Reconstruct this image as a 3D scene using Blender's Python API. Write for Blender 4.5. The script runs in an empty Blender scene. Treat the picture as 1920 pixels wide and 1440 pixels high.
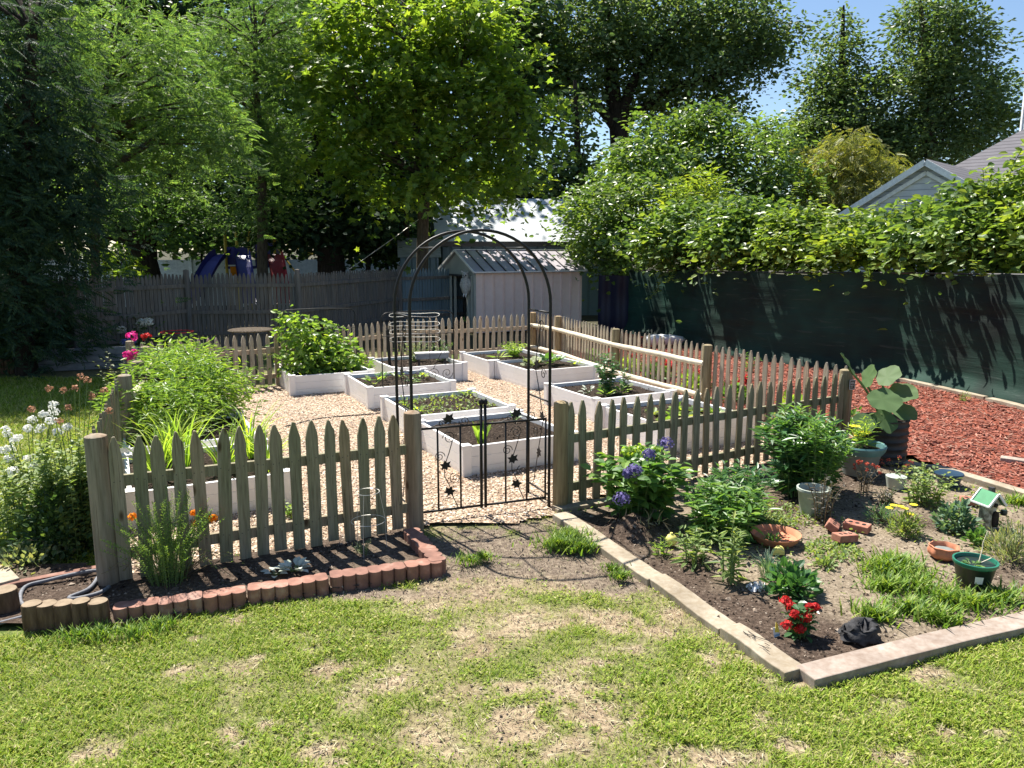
import bpy, math, random
import numpy as np
from mathutils import Vector, Matrix, Euler

random.seed(11)
rng = np.random.default_rng(11)
SC = bpy.context.scene
COL = SC.collection
PI = math.pi

# ------------------------------------------------------------------ camera model
FPX, CX, CY, CAMH, PITCH = 1442.0, 960.0, 720.0, 2.2, math.radians(10.0)
_cp, _sp = math.cos(PITCH), math.sin(PITCH)

def ray(px, py):
    u = (px - CX) / FPX
    v = (CY - py) / FPX
    return Vector((u, _cp + v * _sp, -_sp + v * _cp))

def G(px, py, z=0.0):
    """point of the level z that the photo shows at a pixel"""
    d = ray(px, py)
    t = (z - CAMH) / d.z
    return Vector((d.x * t, d.y * t, z))

def D(px, py, y):
    """point at distance y from the camera wall that the photo shows at a pixel"""
    d = ray(px, py)
    t = y / d.y
    return Vector((d.x * t, y, CAMH + d.z * t))

def HT(p, py):
    """height above ground at ground point p which reaches image row py"""
    d = ray(CX, py)
    return CAMH + d.z * p[1] / d.y

# ------------------------------------------------------------------ noise
def _hash(ix, iy, seed):
    h = (ix * 374761393 + iy * 668265263 + seed * 1442695041) & 0xffffffff
    h = ((h ^ (h >> 13)) * 1274126177) & 0xffffffff
    return ((h ^ (h >> 16)) & 0xffff) / 65535.0

def vnoise(x, y, seed=0):
    x = np.asarray(x, float); y = np.asarray(y, float)
    ix = np.floor(x).astype(np.int64); iy = np.floor(y).astype(np.int64)
    fx = x - ix; fy = y - iy
    fx = fx * fx * (3 - 2 * fx); fy = fy * fy * (3 - 2 * fy)
    a = _hash(ix, iy, seed); b = _hash(ix + 1, iy, seed)
    c = _hash(ix, iy + 1, seed); d = _hash(ix + 1, iy + 1, seed)
    return (a * (1 - fx) + b * fx) * (1 - fy) + (c * (1 - fx) + d * fx) * fy

def fbm(x, y, seed=0, octv=4):
    s = 0; a = .5; t = 0
    for o in range(octv):
        s = s + a * vnoise(np.asarray(x) * 2 ** o, np.asarray(y) * 2 ** o, seed + o * 7)
        t += a; a *= .5
    return s / t

def inpoly(x, y, poly):
    x = np.asarray(x, float); y = np.asarray(y, float)
    r = np.zeros(x.shape, bool)
    n = len(poly)
    for i in range(n):
        x0, y0 = poly[i][0], poly[i][1]; x1, y1 = poly[(i + 1) % n][0], poly[(i + 1) % n][1]
        if y0 == y1: continue
        c = ((y0 > y) != (y1 > y)) & (x < (x1 - x0) * (y - y0) / (y1 - y0) + x0)
        r ^= c
    return r

# ------------------------------------------------------------------ mesh builder
def nrm(a):
    return a / np.maximum(np.linalg.norm(a, axis=-1, keepdims=True), 1e-9)

class MB:
    def __init__(s):
        s.V = []; s.L = []; s.S = []; s.M = []; s.n = 0
    def raw(s, V, loops, sizes, mi=0):
        V = np.asarray(V, float).reshape(-1, 3)
        s.V.append(V); s.L.append(np.asarray(loops, np.int64).ravel() + s.n)
        s.S.append(np.asarray(sizes, np.int64).ravel())
        s.M.append(np.full(len(s.S[-1]), mi, np.int64)); s.n += len(V)
    def add(s, V, faces, mi=0):
        s.raw([tuple(v) for v in V], [i for f in faces for i in f], [len(f) for f in faces], mi)
    def box(s, c, size, rz=0.0, m=None, mi=0):
        x, y, z = [a / 2 for a in size]
        vs = [Vector((sx * x, sy * y, sz * z)) for sz in (-1, 1) for sx, sy in ((-1, -1), (1, -1), (1, 1), (-1, 1))]
        M = m if m is not None else Matrix.Rotation(rz, 3, 'Z')
        vs = [M @ v + Vector(c) for v in vs]
        s.add(vs, [(3, 2, 1, 0), (4, 5, 6, 7), (0, 1, 5, 4), (1, 2, 6, 5), (2, 3, 7, 6), (3, 0, 4, 7)], mi)
    def beam(s, a, b, w, h, mi=0, up=Vector((0, 0, 1))):
        a, b = Vector(a), Vector(b); d = b - a
        X = d.normalized(); Y = up.cross(X).normalized(); Z = X.cross(Y)
        M = Matrix((X, Y, Z)).transposed()
        s.box((a + b) / 2, (d.length, w, h), m=M, mi=mi)
    def tube(s, pts, rad, n=6, cap=True, mi=0):
        pts = [Vector(p) for p in pts]; k = len(pts)
        if not hasattr(rad, '__len__'): rad = [rad] * k
        vs = []
        ref = None
        for i, p in enumerate(pts):
            t = (pts[min(i + 1, k - 1)] - pts[max(i - 1, 0)])
            t = t.normalized() if t.length > 1e-9 else Vector((0, 0, 1))
            if ref is None:
                ref = Vector((1, 0, 0)) if abs(t.x) < .8 else Vector((0, 1, 0))
            b = (ref - t * ref.dot(t)).normalized(); ref = b
            c = t.cross(b)
            for j in range(n):
                a = 2 * PI * j / n
                vs.append(p + (b * math.cos(a) + c * math.sin(a)) * rad[i])
        fs = []
        for i in range(k - 1):
            for j in range(n):
                j2 = (j + 1) % n
                fs.append((i * n + j, i * n + j2, (i + 1) * n + j2, (i + 1) * n + j))
        if cap:
            fs.append(tuple(range(n - 1, -1, -1))); fs.append(tuple((k - 1) * n + j for j in range(n)))
        s.add(vs, fs, mi)
    def lathe(s, prof, n=20, c=(0, 0, 0), mi=0, wob=0.0, lobes=0, sx=1, sy=1):
        vs = []; c = Vector(c)
        for (r, z) in prof:
            for j in range(n):
                a = 2 * PI * j / n
                rr = r * (1 + wob * math.cos(lobes * a)) if lobes else r
                vs.append(c + Vector((rr * math.cos(a) * sx, rr * math.sin(a) * sy, z)))
        fs = []
        for i in range(len(prof) - 1):
            for j in range(n):
                j2 = (j + 1) % n
                fs.append((i * n + j, i * n + j2, (i + 1) * n + j2, (i + 1) * n + j))
        if prof[0][0] > 1e-6: fs.append(tuple(range(n - 1, -1, -1)))
        if prof[-1][0] > 1e-6: fs.append(tuple((len(prof) - 1) * n + j for j in range(n)))
        s.add(vs, fs, mi)
    def prism(s, poly, M, t, mi=0):
        """outline poly (x,z) extruded by t in y, mapped by 4x4 M"""
        k = len(poly)
        vs = [M @ Vector((x, -t / 2, z)) for x, z in poly] + [M @ Vector((x, t / 2, z)) for x, z in poly]
        fs = [tuple(range(k)), tuple(range(2 * k - 1, k - 1, -1))]
        for i in range(k):
            j = (i + 1) % k
            fs.append((i, k + i, k + j, j))
        s.add(vs, fs, mi)
    def leaves(s, tpl, P, T, N, sc, mi=0):
        """many copies of a leaf outline: P positions, T along the leaf, N its upper side"""
        tv, tf = TPL[tpl]
        P = np.asarray(P, float); T = nrm(np.asarray(T, float)); N = np.asarray(N, float)
        B = nrm(np.cross(N, T)); N = np.cross(T, B)
        n = len(P); k = len(tv)
        sc = np.broadcast_to(np.asarray(sc, float), (n,))
        V = (P[:, None] + sc[:, None, None] * (tv[None, :, 0:1] * T[:, None] + tv[None, :, 1:2] * B[:, None] + tv[None, :, 2:3] * N[:, None])).reshape(-1, 3)
        fl = np.array([i for f in tf for i in f]); fs = np.array([len(f) for f in tf])
        s.raw(V, (fl[None] + (np.arange(n) * k)[:, None]).ravel(), np.tile(fs, n), mi)
    def build(s, name, mats, parent=None, smooth=False, local=False):
        me = bpy.data.meshes.new(name)
        V = np.concatenate(s.V) if s.V else np.zeros((0, 3))
        if parent is not None and not local:
            V = V - np.array(root_loc(parent))
        L = np.concatenate(s.L); S = np.concatenate(s.S); Mi = np.concatenate(s.M)
        me.vertices.add(len(V)); me.vertices.foreach_set('co', V.astype(np.float32).ravel())
        me.loops.add(len(L)); me.loops.foreach_set('vertex_index', L.astype(np.int32))
        me.polygons.add(len(S))
        me.polygons.foreach_set('loop_start', np.concatenate([[0], np.cumsum(S)[:-1]]).astype(np.int32))
        me.polygons.foreach_set('material_index', Mi.astype(np.int32))
        me.polygons.foreach_set('use_smooth', np.full(len(S), smooth, bool))
        me.update(calc_edges=True)
        for m in (mats if isinstance(mats, (list, tuple)) else [mats]): me.materials.append(m)
        o = bpy.data.objects.new(name, me); COL.objects.link(o)
        if parent is not None: o.parent = parent
        return o

def root_loc(o):
    p = Vector((0, 0, 0))
    while o is not None:
        p += o.location; o = o.parent
    return p

def tag(o, label=None, cat=None, group=None, kind=None):
    if label: o['label'] = label
    if cat: o['category'] = cat
    if group: o['group'] = group
    if kind: o['kind'] = kind
    return o

def thing(name, label, cat, loc=(0, 0, 0), rz=0, group=None):
    o = bpy.data.objects.new(name, None); COL.objects.link(o)
    o.location = loc; o.rotation_euler = (0, 0, rz); o.empty_display_size = .1
    return tag(o, label, cat, group)

def copy_tree(o, parent=None):
    c = o.copy(); COL.objects.link(c); c.parent = parent
    for ch in [x for x in bpy.data.objects if x.parent == o]:
        copy_tree(ch, c)
    return c

def smooth_by_angle(o, ang=35):
    me = o.data
    me.polygons.foreach_set('use_smooth', np.full(len(me.polygons), True, bool))
    try: me.set_sharp_from_angle(angle=math.radians(ang))
    except Exception: pass
    return o

def bevel(o, w, seg=2):
    m = o.modifiers.new('bevel', 'BEVEL'); m.width = w; m.segments = seg; m.limit_method = 'ANGLE'
    return o

# leaf outlines: x along, y across, z up
def _fold(pts, z):
    return np.array([(x, y, (abs(y) * z - .12 * x * x)) for x, y in pts])
TPL = {
    'ovate': (_fold([(0, 0), (.3, .27), (.68, .24), (1, 0), (.68, -.24), (.3, -.27), (.5, 0)], .35), [(0, 6, 2, 1), (6, 3, 2), (0, 5, 4, 6), (6, 4, 3)]),
    'lance': (_fold([(0, 0), (.35, .12), (.7, .09), (1, 0), (.7, -.09), (.35, -.12)], .4), [(0, 3, 2, 1), (0, 5, 4, 3)]),
    'linear': (_fold([(0, 0), (.3, .06), (.7, .05), (1, 0), (.7, -.05), (.3, -.06)], .3), [(0, 3, 2, 1), (0, 5, 4, 3)]),
    'diam': (_fold([(0, 0), (.5, .25), (1, 0), (.5, -.25)], .3), [(0, 2, 1), (0, 3, 2)]),
    'maple': (_fold([(0, 0), (.12, .3), (.02, .5), (.35, .38), (.55, .62), (.62, .2), (1.05, 0), (.62, -.2), (.55, -.62), (.35, -.38), (.02, -.5), (.12, -.3)], .15), [(0, 6, 5, 3, 1), (1, 3, 2), (3, 5, 4), (0, 11, 9, 7, 6), (11, 10, 9), (9, 8, 7)]),
    'round': (np.array([(0, 0, 0)] + [(.5 - .56 * math.cos(a) * (1 + .07 * math.cos(5 * a)), .58 * math.sin(a) * (1 + .07 * math.cos(5 * a)), .07 - .13 * (1 - abs(math.sin(a / 2))) + .035 * math.cos(6 * a)) for a in [.4 + i * (2 * PI - .8) / 17 for i in range(18)]] + [(.42, 0, -.02)]), [(19, i, i + 1) for i in range(1, 18)] + [(19, 0, 1), (19, 18, 0)]),
    'blade': (np.array([(0, .035, 0), (0, -.035, 0), (.45, .03, .12), (.45, -.03, .12), (.8, .018, .1), (.8, -.018, .1), (1, 0, .0)]), [(0, 1, 3, 2), (2, 3, 5, 4), (4, 5, 6)]),
    'petal': (_fold([(0, 0), (.4, .26), (.85, .3), (1, .08), (1, -.08), (.85, -.3), (.4, -.26)], .2), [(0, 6, 5, 4, 3, 2, 1)]),
    'chip': (np.array([(-.5, -.13, -.05), (.5, -.1, -.05), (.45, .13, -.05), (-.5, .1, -.05), (-.5, -.11, .05), (.5, -.08, .05), (.42, .11, .05), (-.48, .1, .05)]), [(4, 5, 6, 7), (0, 1, 5, 4), (1, 2, 6, 5), (2, 3, 7, 6), (3, 0, 4, 7)]),
    'stone': (np.array([(1, 0, 0), (0, .8, 0), (-1, 0, 0), (0, -.8, 0), (.1, .1, .55), (0, 0, -.5), ]) * .5, [(0, 1, 4), (1, 2, 4), (2, 3, 4), (3, 0, 4)]),
}
def _feather():
    """compound leaf: a midrib with paired leaflets"""
    v = []; f = []
    for i in range(6):
        x = .15 + i * .14
        for sgn in (1, -1):
            b = len(v); L = .34 - .02 * i; w = .07
            dx, dy = .6 * L, .8 * L * sgn
            zz = -.25 * x * x
            v += [(x, 0, zz), (x + dx * .5 - w * .8, dy * .5 + sgn * w * .3, zz - .02), (x + dx, dy, zz - .09), (x + dx * .5 + w * .8, dy * .5 - sgn * w * .3, zz - .02)]
            f.append((b, b + 1, b + 2, b + 3) if sgn < 0 else (b, b + 3, b + 2, b + 1))
    b = len(v)
    v += [(.92, 0, -.22), (1.1, .07, -.3), (1.3, 0, -.42), (1.1, -.07, -.3)]; f.append((b, b + 3, b + 2, b + 1))
    return np.array(v), f
TPL['feather'] = _feather()

# ------------------------------------------------------------------ materials
def newmat(name):
    m = bpy.data.materials.new(name); m.use_nodes = True
    nt = m.node_tree
    return m, nt, nt.nodes['Principled BSDF'], nt.nodes['Material Output']

def nd(nt, t, **kw):
    n = nt.nodes.new(t)
    for k, v in kw.items(): setattr(n, k, v)
    return n

def ramp(nt, fac, cols):
    r = nd(nt, 'ShaderNodeValToRGB'); e = r.color_ramp.elements
    while len(e) > 1: e.remove(e[-1])
    for i, (p, c) in enumerate(cols):
        if i == 0: e[0].position = p; e[0].color = (*c, 1)
        else:
            x = e.new(p); x.color = (*c, 1)
    nt.links.new(fac, r.inputs[0]); return r.outputs[0]

def mixc(nt, fac, a, b, mode='MIX'):
    n = nd(nt, 'ShaderNodeMix', data_type='RGBA', blend_type=mode)
    for s, v in ((0, fac), (6, a), (7, b)):
        if hasattr(v, 'is_linked'): nt.links.new(v, n.inputs[s])
        elif isinstance(v, (int, float)): n.inputs[s].default_value = v
        else: n.inputs[s].default_value = (*v, 1)
    return n.outputs[2]

def coords(nt, stretch=(1, 1, 1), which='Object', jitter=False):
    t = nd(nt, 'ShaderNodeTexCoord'); m = nd(nt, 'ShaderNodeMapping')
    m.inputs['Scale'].default_value = stretch
    nt.links.new(t.outputs[which], m.inputs[0])
    if jitter:
        oi = nd(nt, 'ShaderNodeObjectInfo'); k = nd(nt, 'ShaderNodeMath', operation='MULTIPLY'); k.inputs[1].default_value = 37.0
        nt.links.new(oi.outputs['Random'], k.inputs[0])
        c = nd(nt, 'ShaderNodeCombineXYZ'); [nt.links.new(k.outputs[0], c.inputs[i]) for i in range(3)]
        nt.links.new(c.outputs[0], m.inputs['Location'])
    return m.outputs[0]

def noise(nt, vec, scale, detail=6, rough=.6, dist=0):
    n = nd(nt, 'ShaderNodeTexNoise'); n.inputs['Scale'].default_value = scale
    n.inputs['Detail'].default_value = detail; n.inputs['Roughness'].default_value = rough; n.inputs['Distortion'].default_value = dist
    nt.links.new(vec, n.inputs['Vector']); return n.outputs['Fac']

def bump(nt, bs, h, strength=.4, dist=.01):
    b = nd(nt, 'ShaderNodeBump'); b.inputs['Strength'].default_value = strength; b.inputs['Distance'].default_value = dist
    nt.links.new(h, b.inputs['Height']); nt.links.new(b.outputs[0], bs.inputs['Normal'])

def m_noise(name, cols, scale=8, stretch=(1, 1, 1), rough=.8, bs_=.4, bd=.01, spec=.3, metal=0, detail=6, jitter=False, objvar=None, fine=None):
    m, nt, b, out = newmat(name)
    v = coords(nt, stretch, jitter=jitter)
    f = noise(nt, v, scale, detail)
    c = ramp(nt, f, cols)
    if fine:
        f2 = noise(nt, v, fine[0], 3); c = mixc(nt, ramp(nt, f2, [(.35, (0, 0, 0)), (.65, (1, 1, 1))]), c, mixc(nt, 1.0, c, fine[1], 'MULTIPLY'))
    if objvar:
        oi = nd(nt, 'ShaderNodeObjectInfo')
        c = mixc(nt, 1.0, c, ramp(nt, oi.outputs['Random'], objvar), 'MULTIPLY')
    nt.links.new(c, b.inputs['Base Color']); b.inputs['Roughness'].default_value = rough
    b.inputs['Specular IOR Level'].default_value = spec; b.inputs['Metallic'].default_value = metal
    if bs_: bump(nt, b, f, bs_, bd)
    return m

def m_plain(name, col, rough=.6, spec=.4, metal=0, var=.15, scale=12):
    a = tuple(c * (1 - var) for c in col); z = tuple(min(1, c * (1 + var)) for c in col)
    return m_noise(name, [(.3, a), (.7, z)], scale, rough=rough, spec=spec, metal=metal, bs_=.08, bd=.003)

def m_leaf(name, cols, trans=.45, tcol=(1.5, 1.5, .6), rough=.45, spec=.35, big=None):
    """leaf: every leaf its own tint, light passes through it"""
    m, nt, b, out = newmat(name)
    g = nd(nt, 'ShaderNodeNewGeometry')
    n = len(cols)
    c = ramp(nt, g.outputs['Random Per Island'], [(i / (n - 1), k) for i, k in enumerate(cols)])
    if big:
        t = nd(nt, 'ShaderNodeTexCoord')
        f = noise(nt, t.outputs['Object'], big, 2)
        c = mixc(nt, 1.0, c, ramp(nt, f, [(.3, (.62, .68, .7)), (.7, (1.3, 1.25, 1.0))]), 'MULTIPLY')
    nt.links.new(c, b.inputs['Base Color'])
    b.inputs['Roughness'].default_value = rough; b.inputs['Specular IOR Level'].default_value = spec
    tr = nd(nt, 'ShaderNodeBsdfTranslucent'); nt.links.new(mixc(nt, 1.0, c, tcol, 'MULTIPLY'), tr.inputs['Color'])
    mx = nd(nt, 'ShaderNodeMixShader'); mx.inputs[0].default_value = trans
    nt.links.new(b.outputs[0], mx.inputs[1]); nt.links.new(tr.outputs[0], mx.inputs[2])
    nt.links.new(mx.outputs[0], out.inputs['Surface'])
    return m

def m_island(name, cols, rough=.8, spec=.2, bsc=0):
    m, nt, b, out = newmat(name)
    g = nd(nt, 'ShaderNodeNewGeometry'); n = len(cols)
    c = ramp(nt, g.outputs['Random Per Island'], [(i / (n - 1), k) for i, k in enumerate(cols)])
    if bsc:
        f = noise(nt, coords(nt), bsc, 4); c = mixc(nt, 1.0, c, ramp(nt, f, [(.3, (.7, .7, .7)), (.7, (1.2, 1.2, 1.2))]), 'MULTIPLY')
    nt.links.new(c, b.inputs['Base Color']); b.inputs['Roughness'].default_value = rough; b.inputs['Specular IOR Level'].default_value = spec
    return m
# ------------------------------------------------------------------ material library
def add_knots(m, scale=7.0, size=.085):
    nt = m.node_tree; b = nt.nodes['Principled BSDF']; src = b.inputs['Base Color'].links[0].from_socket
    v = coords(nt, (1, .2, .35), jitter=True)
    vo = nd(nt, 'ShaderNodeTexVoronoi'); vo.inputs['Scale'].default_value = scale; nt.links.new(v, vo.inputs['Vector'])
    k = ramp(nt, vo.outputs['Distance'], [(size * .6, (.30, .24, .2)), (size, (.62, .55, .48)), (size * 1.5, (1, 1, 1))])
    cr = noise(nt, coords(nt, (60, 60, .9), jitter=True), 1.6, 2)
    k2 = ramp(nt, cr, [(.30, (.45, .42, .38)), (.36, (1, 1, 1))])
    nt.links.new(mixc(nt, 1.0, mixc(nt, 1.0, src, k, 'MULTIPLY'), k2, 'MULTIPLY'), b.inputs['Base Color'])
M = {}
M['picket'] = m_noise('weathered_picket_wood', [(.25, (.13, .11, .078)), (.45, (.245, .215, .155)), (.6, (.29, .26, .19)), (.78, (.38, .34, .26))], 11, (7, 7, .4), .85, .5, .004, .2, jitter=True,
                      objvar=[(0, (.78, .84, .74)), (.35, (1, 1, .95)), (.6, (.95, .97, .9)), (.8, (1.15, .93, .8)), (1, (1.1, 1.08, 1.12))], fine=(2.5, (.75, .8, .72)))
M['picket_lit'] = m_noise('sunlit_picket_wood', [(.25, (.26, .22, .165)), (.5, (.39, .335, .255)), (.75, (.49, .435, .345))], 9, (6, 6, .45), .85, .5, .004, .2, jitter=True,
                      objvar=[(0, (.85, .85, .82)), (.5, (1, 1, 1)), (1, (1.12, 1, .92))])  # paler copy of the picket wood, sunlight put into its colour
M['post'] = m_noise('round_post_wood', [(.25, (.20, .14, .085)), (.5, (.34, .255, .165)), (.75, (.44, .345, .23))], 10, (3.5, 3.5, .3), .85, .5, .006, .2, jitter=True,
                    objvar=[(0, (.75, .8, .75)), (.5, (1, 1, 1)), (1, (1.1, 1, .9))], fine=(1.2, (.7, .76, .68)))
M['post_grey'] = m_noise('grey_post_wood', [(.25, (.13, .115, .085)), (.5, (.24, .215, .165)), (.75, (.33, .29, .23))], 10, (3.5, 3.5, .3), .88, .6, .008, .2, jitter=True, fine=(1.2, (1.0, .78, .66)))
M['rail_pale'] = m_noise('pale_rail_wood', [(.3, (.48, .41, .30)), (.7, (.70, .64, .50))], 8, (.6, .6, .6), .8, .3, .004)
M['stockade'] = m_noise('old_stockade_wood', [(.25, (.095, .082, .072)), (.5, (.17, .148, .13)), (.75, (.245, .213, .185))], 5, (5, 5, .4), .9, .5, .006, .15, fine=(.9, (.75, .85, .95)))
M['border_board'] = m_noise('border_board_wood', [(.25, (.20, .165, .12)), (.5, (.325, .28, .215)), (.72, (.42, .375, .305)), (.85, (.34, .35, .285))], 3.2, (1, 1, 1), .85, .35, .006, .2, fine=(28, (.82, .78, .72)))
M['board_pink'] = m_noise('pinkish_board_wood', [(.25, (.22, .175, .145)), (.5, (.31, .26, .22)), (.75, (.40, .345, .30))], 5, (1, 1, 1), .85, .35, .006, .2, fine=(24, (.78, .72, .68)))
M['timber_grey'] = m_noise('blue_grey_timber', [(.25, (.11, .125, .145)), (.5, (.18, .20, .225)), (.75, (.25, .27, .29))], 5, (.5, 3, 3), .9, .4, .006)
M['vinyl'] = m_noise('white_vinyl', [(.3, (.77, .755, .745)), (.6, (.83, .82, .81))], 1.6, rough=.45, bs_=.05, bd=.002, spec=.4, fine=(3.5, (.95, .94, .92)))
def add_splash(m):
    """brown soil splash along the foot of the boards"""
    nt = m.node_tree; b = nt.nodes['Principled BSDF']; src = b.inputs['Base Color'].links[0].from_socket
    t = nd(nt, 'ShaderNodeTexCoord'); s = nd(nt, 'ShaderNodeSeparateXYZ'); nt.links.new(t.outputs['Object'], s.inputs[0])
    n = noise(nt, coords(nt, (1, 1, .5), jitter=True), 9, 5)
    k = nd(nt, 'ShaderNodeMath', operation='MULTIPLY_ADD'); nt.links.new(n, k.inputs[0]); k.inputs[1].default_value = -.10; nt.links.new(s.outputs[2], k.inputs[2])
    f = ramp(nt, k.outputs[0], [(0, (.22, .22, .22)), (.012, (0, 0, 0))])
    nt.links.new(mixc(nt, f, src, (.42, .34, .26)), b.inputs['Base Color'])
add_splash(M['vinyl'])
M['black_metal'] = m_noise('black_painted_metal', [(.3, (.006, .006, .0065)), (.7, (.012, .0115, .012))], 30, rough=.5, bs_=.1, bd=.001, spec=.3)
M['wire'] = m_plain('galvanised_wire', (.62, .60, .55), .4, .5, .4)
for _k in ('picket', 'picket_lit', 'post', 'post_grey'): add_knots(M[_k])
M['bark'] = m_noise('tree_bark', [(.3, (.045, .035, .026)), (.7, (.13, .105, .08))], 7, (3, 3, .7), .95, .9, .04, .1)
M['bark_dark'] = m_noise('dark_bark', [(.3, (.018, .014, .011)), (.7, (.055, .043, .034))], 7, (3, 3, .7), .95, .9, .04, .1)
M['stem'] = m_plain('green_stem', (.13, .19, .06), .6, .3)
M['stem_brown'] = m_plain('brown_stem', (.16, .12, .07), .7, .2)

def leafset(name, base, **kw):
    r, g, b = [c * 1.5 for c in base]
    cols = [(r * .55, g * .6, b * .65), (r * .8, g * .85, b * .85), (r, g, b), (r * 1.2, g * 1.12, b * 1.0), (r * 1.65, g * 1.3, b * .95)]
    return m_leaf(name, cols, **kw)
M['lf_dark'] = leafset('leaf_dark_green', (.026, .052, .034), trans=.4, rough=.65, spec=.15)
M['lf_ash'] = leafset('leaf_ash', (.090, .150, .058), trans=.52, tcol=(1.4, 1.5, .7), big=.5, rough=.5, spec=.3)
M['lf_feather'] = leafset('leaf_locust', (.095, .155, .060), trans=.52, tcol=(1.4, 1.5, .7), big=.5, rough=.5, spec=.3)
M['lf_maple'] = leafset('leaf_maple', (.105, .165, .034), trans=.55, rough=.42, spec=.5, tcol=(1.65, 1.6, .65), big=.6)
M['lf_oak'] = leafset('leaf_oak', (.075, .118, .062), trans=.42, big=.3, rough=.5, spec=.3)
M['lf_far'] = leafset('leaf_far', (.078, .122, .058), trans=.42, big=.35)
M['lf_wood'] = leafset('leaf_woods', (.040, .074, .030), trans=.45, tcol=(1.4, 1.5, .7), big=.3)  # leaf colour darkened to carry the shade of the woods
M['lf_vine'] = leafset('leaf_vine', (.085, .140, .045), trans=.42, rough=.38, spec=.5, big=.7)
M['lf_vine_yellow'] = leafset('leaf_vine_yellow', (.14, .195, .042), trans=.48, rough=.4, spec=.45, big=.8)
M['lf_vine_mix'] = leafset('leaf_vine_mixed', (.115, .170, .042), trans=.45, rough=.4, spec=.45, big=1.1)
M['lf_sumac'] = leafset('leaf_sumac', (.15, .165, .055), trans=.45, big=.8)
M['lf_shade'] = leafset('leaf_shade_shrub', (.040, .075, .030), trans=.4)
M['lf_garden'] = leafset('leaf_garden', (.085, .165, .045), trans=.42, rough=.4, spec=.45)
M['lf_bean'] = leafset('leaf_bean', (.13, .21, .045), trans=.45, rough=.4, spec=.45)
M['lf_deep'] = leafset('leaf_deep_green', (.045, .110, .040), trans=.38, rough=.35, spec=.5)
M['lf_lime'] = leafset('leaf_lime', (.18, .27, .05), trans=.5, rough=.42)
M['lf_grey'] = leafset('leaf_grey_green', (.17, .20, .12), trans=.35, rough=.6)
M['lf_blue'] = leafset('leaf_blue_green', (.09, .15, .105), trans=.35, rough=.5)
M['lf_squash'] = m_leaf('leaf_squash', [(.07, .13, .05), (.09, .16, .06), (.12, .19, .08)], trans=.35, tcol=(1.3, 1.4, .6), rough=.6, spec=.2)
M['lf_silver'] = m_leaf('leaf_silver', [(.42, .46, .38), (.55, .58, .50), (.62, .64, .56)], trans=.2, tcol=(1, 1, .9), rough=.8, spec=.1)
M['lf_pale'] = leafset('leaf_pale_dull', (.15, .205, .075), trans=.42, rough=.5)
M['lf_purple'] = leafset('leaf_purple', (.06, .055, .05), trans=.35)
def petals(n, c, d=.25): return m_leaf(n, [tuple(x * (1 - d) for x in c), c, tuple(min(1, x * (1 + d)) for x in c)], trans=.35, tcol=(1.1, 1.1, 1.1), rough=.6, spec=.2)
M['fl_white'] = petals('petal_white', (.78, .78, .74), .1)
M['fl_rust'] = petals('petal_rusty', (.38, .20, .12), .4)
M['fl_orange'] = petals('petal_orange', (.85, .30, .012), .2)
M['fl_magenta'] = petals('petal_magenta', (.72, .04, .30), .25)
M['fl_red'] = petals('petal_red', (.50, .022, .022), .4)
M['fl_blue'] = petals('petal_blue', (.13, .18, .50), .3)
M['fl_violet'] = petals('petal_violet', (.15, .125, .31), .4)
M['fl_yellow'] = petals('petal_yellow', (.85, .72, .06), .15)
M['fl_scarlet'] = petals('petal_scarlet', (.42, .08, .05), .4)
M['soil'] = m_noise('dark_potting_soil', [(.3, (.012, .009, .007)), (.5, (.034, .024, .018)), (.64, (.075, .055, .04)), (.74, (.22, .175, .14))], 40, rough=.95, bs_=1.0, bd=.035, spec=.1)
M['terracotta'] = m_noise('terracotta', [(.3, (.40, .15, .08)), (.7, (.52, .23, .13))], 7, rough=.8, bs_=.15, bd=.003)
M['brick_edging'] = m_noise('red_concrete_edging', [(.3, (.16, .085, .065)), (.55, (.27, .14, .105)), (.75, (.40, .27, .22))], 9, rough=.9, bs_=.4, bd=.006, jitter=True, objvar=[(0, (.85, .85, .85)), (1, (1.1, 1.05, 1.0))])
M['brick'] = m_noise('old_red_brick', [(.3, (.24, .09, .06)), (.55, (.36, .16, .11)), (.75, (.46, .27, .21))], 14, rough=.92, bs_=.5, bd=.006, jitter=True)
M['log_bark'] = m_noise('log_bark', [(.3, (.075, .045, .028)), (.7, (.19, .12, .075))], 10, (3, 3, .6), .95, .8, .012, .1, jitter=True)
M['log_end'] = m_noise('log_end_wood', [(.3, (.17, .125, .08)), (.7, (.29, .225, .155))], 14, rough=.9, bs_=.3, bd=.005)
M['hose'] = m_noise('grey_hose', [(.3, (.10, .105, .12)), (.7, (.2, .205, .225))], 60, rough=.7, bs_=.3, bd=.003)
M['plastic_green'] = m_plain('dark_green_plastic', (.012, .022, .018), .38, .5)
M['plastic_rim'] = m_plain('green_rim_plastic', (.02, .15, .095), .35, .5)
M['plastic_teal'] = m_plain('teal_plastic', (.075, .17, .175), .45, .5)
M['plastic_grey'] = m_plain('grey_green_plastic', (.17, .19, .175), .55, .4)
M['plastic_white'] = m_plain('milky_plastic', (.38, .42, .37), .45, .4)
M['plastic_blue'] = m_plain('blue_plastic', (.015, .04, .075), .4, .5)
M['plastic_black'] = m_noise('black_plastic', [(.3, (.012, .012, .013)), (.7, (.03, .028, .027))], 10, rough=.5, bs_=.1, bd=.003)
M['yellow_plastic'] = m_plain('yellow_plastic', (.68, .62, .18), .5, .4)
M['cloth_black'] = m_noise('black_cloth', [(.3, (.012, .012, .014)), (.7, (.05, .05, .054))], 30, rough=.85, bs_=.5, bd=.01)
M['rag'] = m_noise('white_rag', [(.3, (.5, .5, .5)), (.7, (.75, .75, .74))], 20, rough=.9, bs_=.4, bd=.01)
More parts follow.
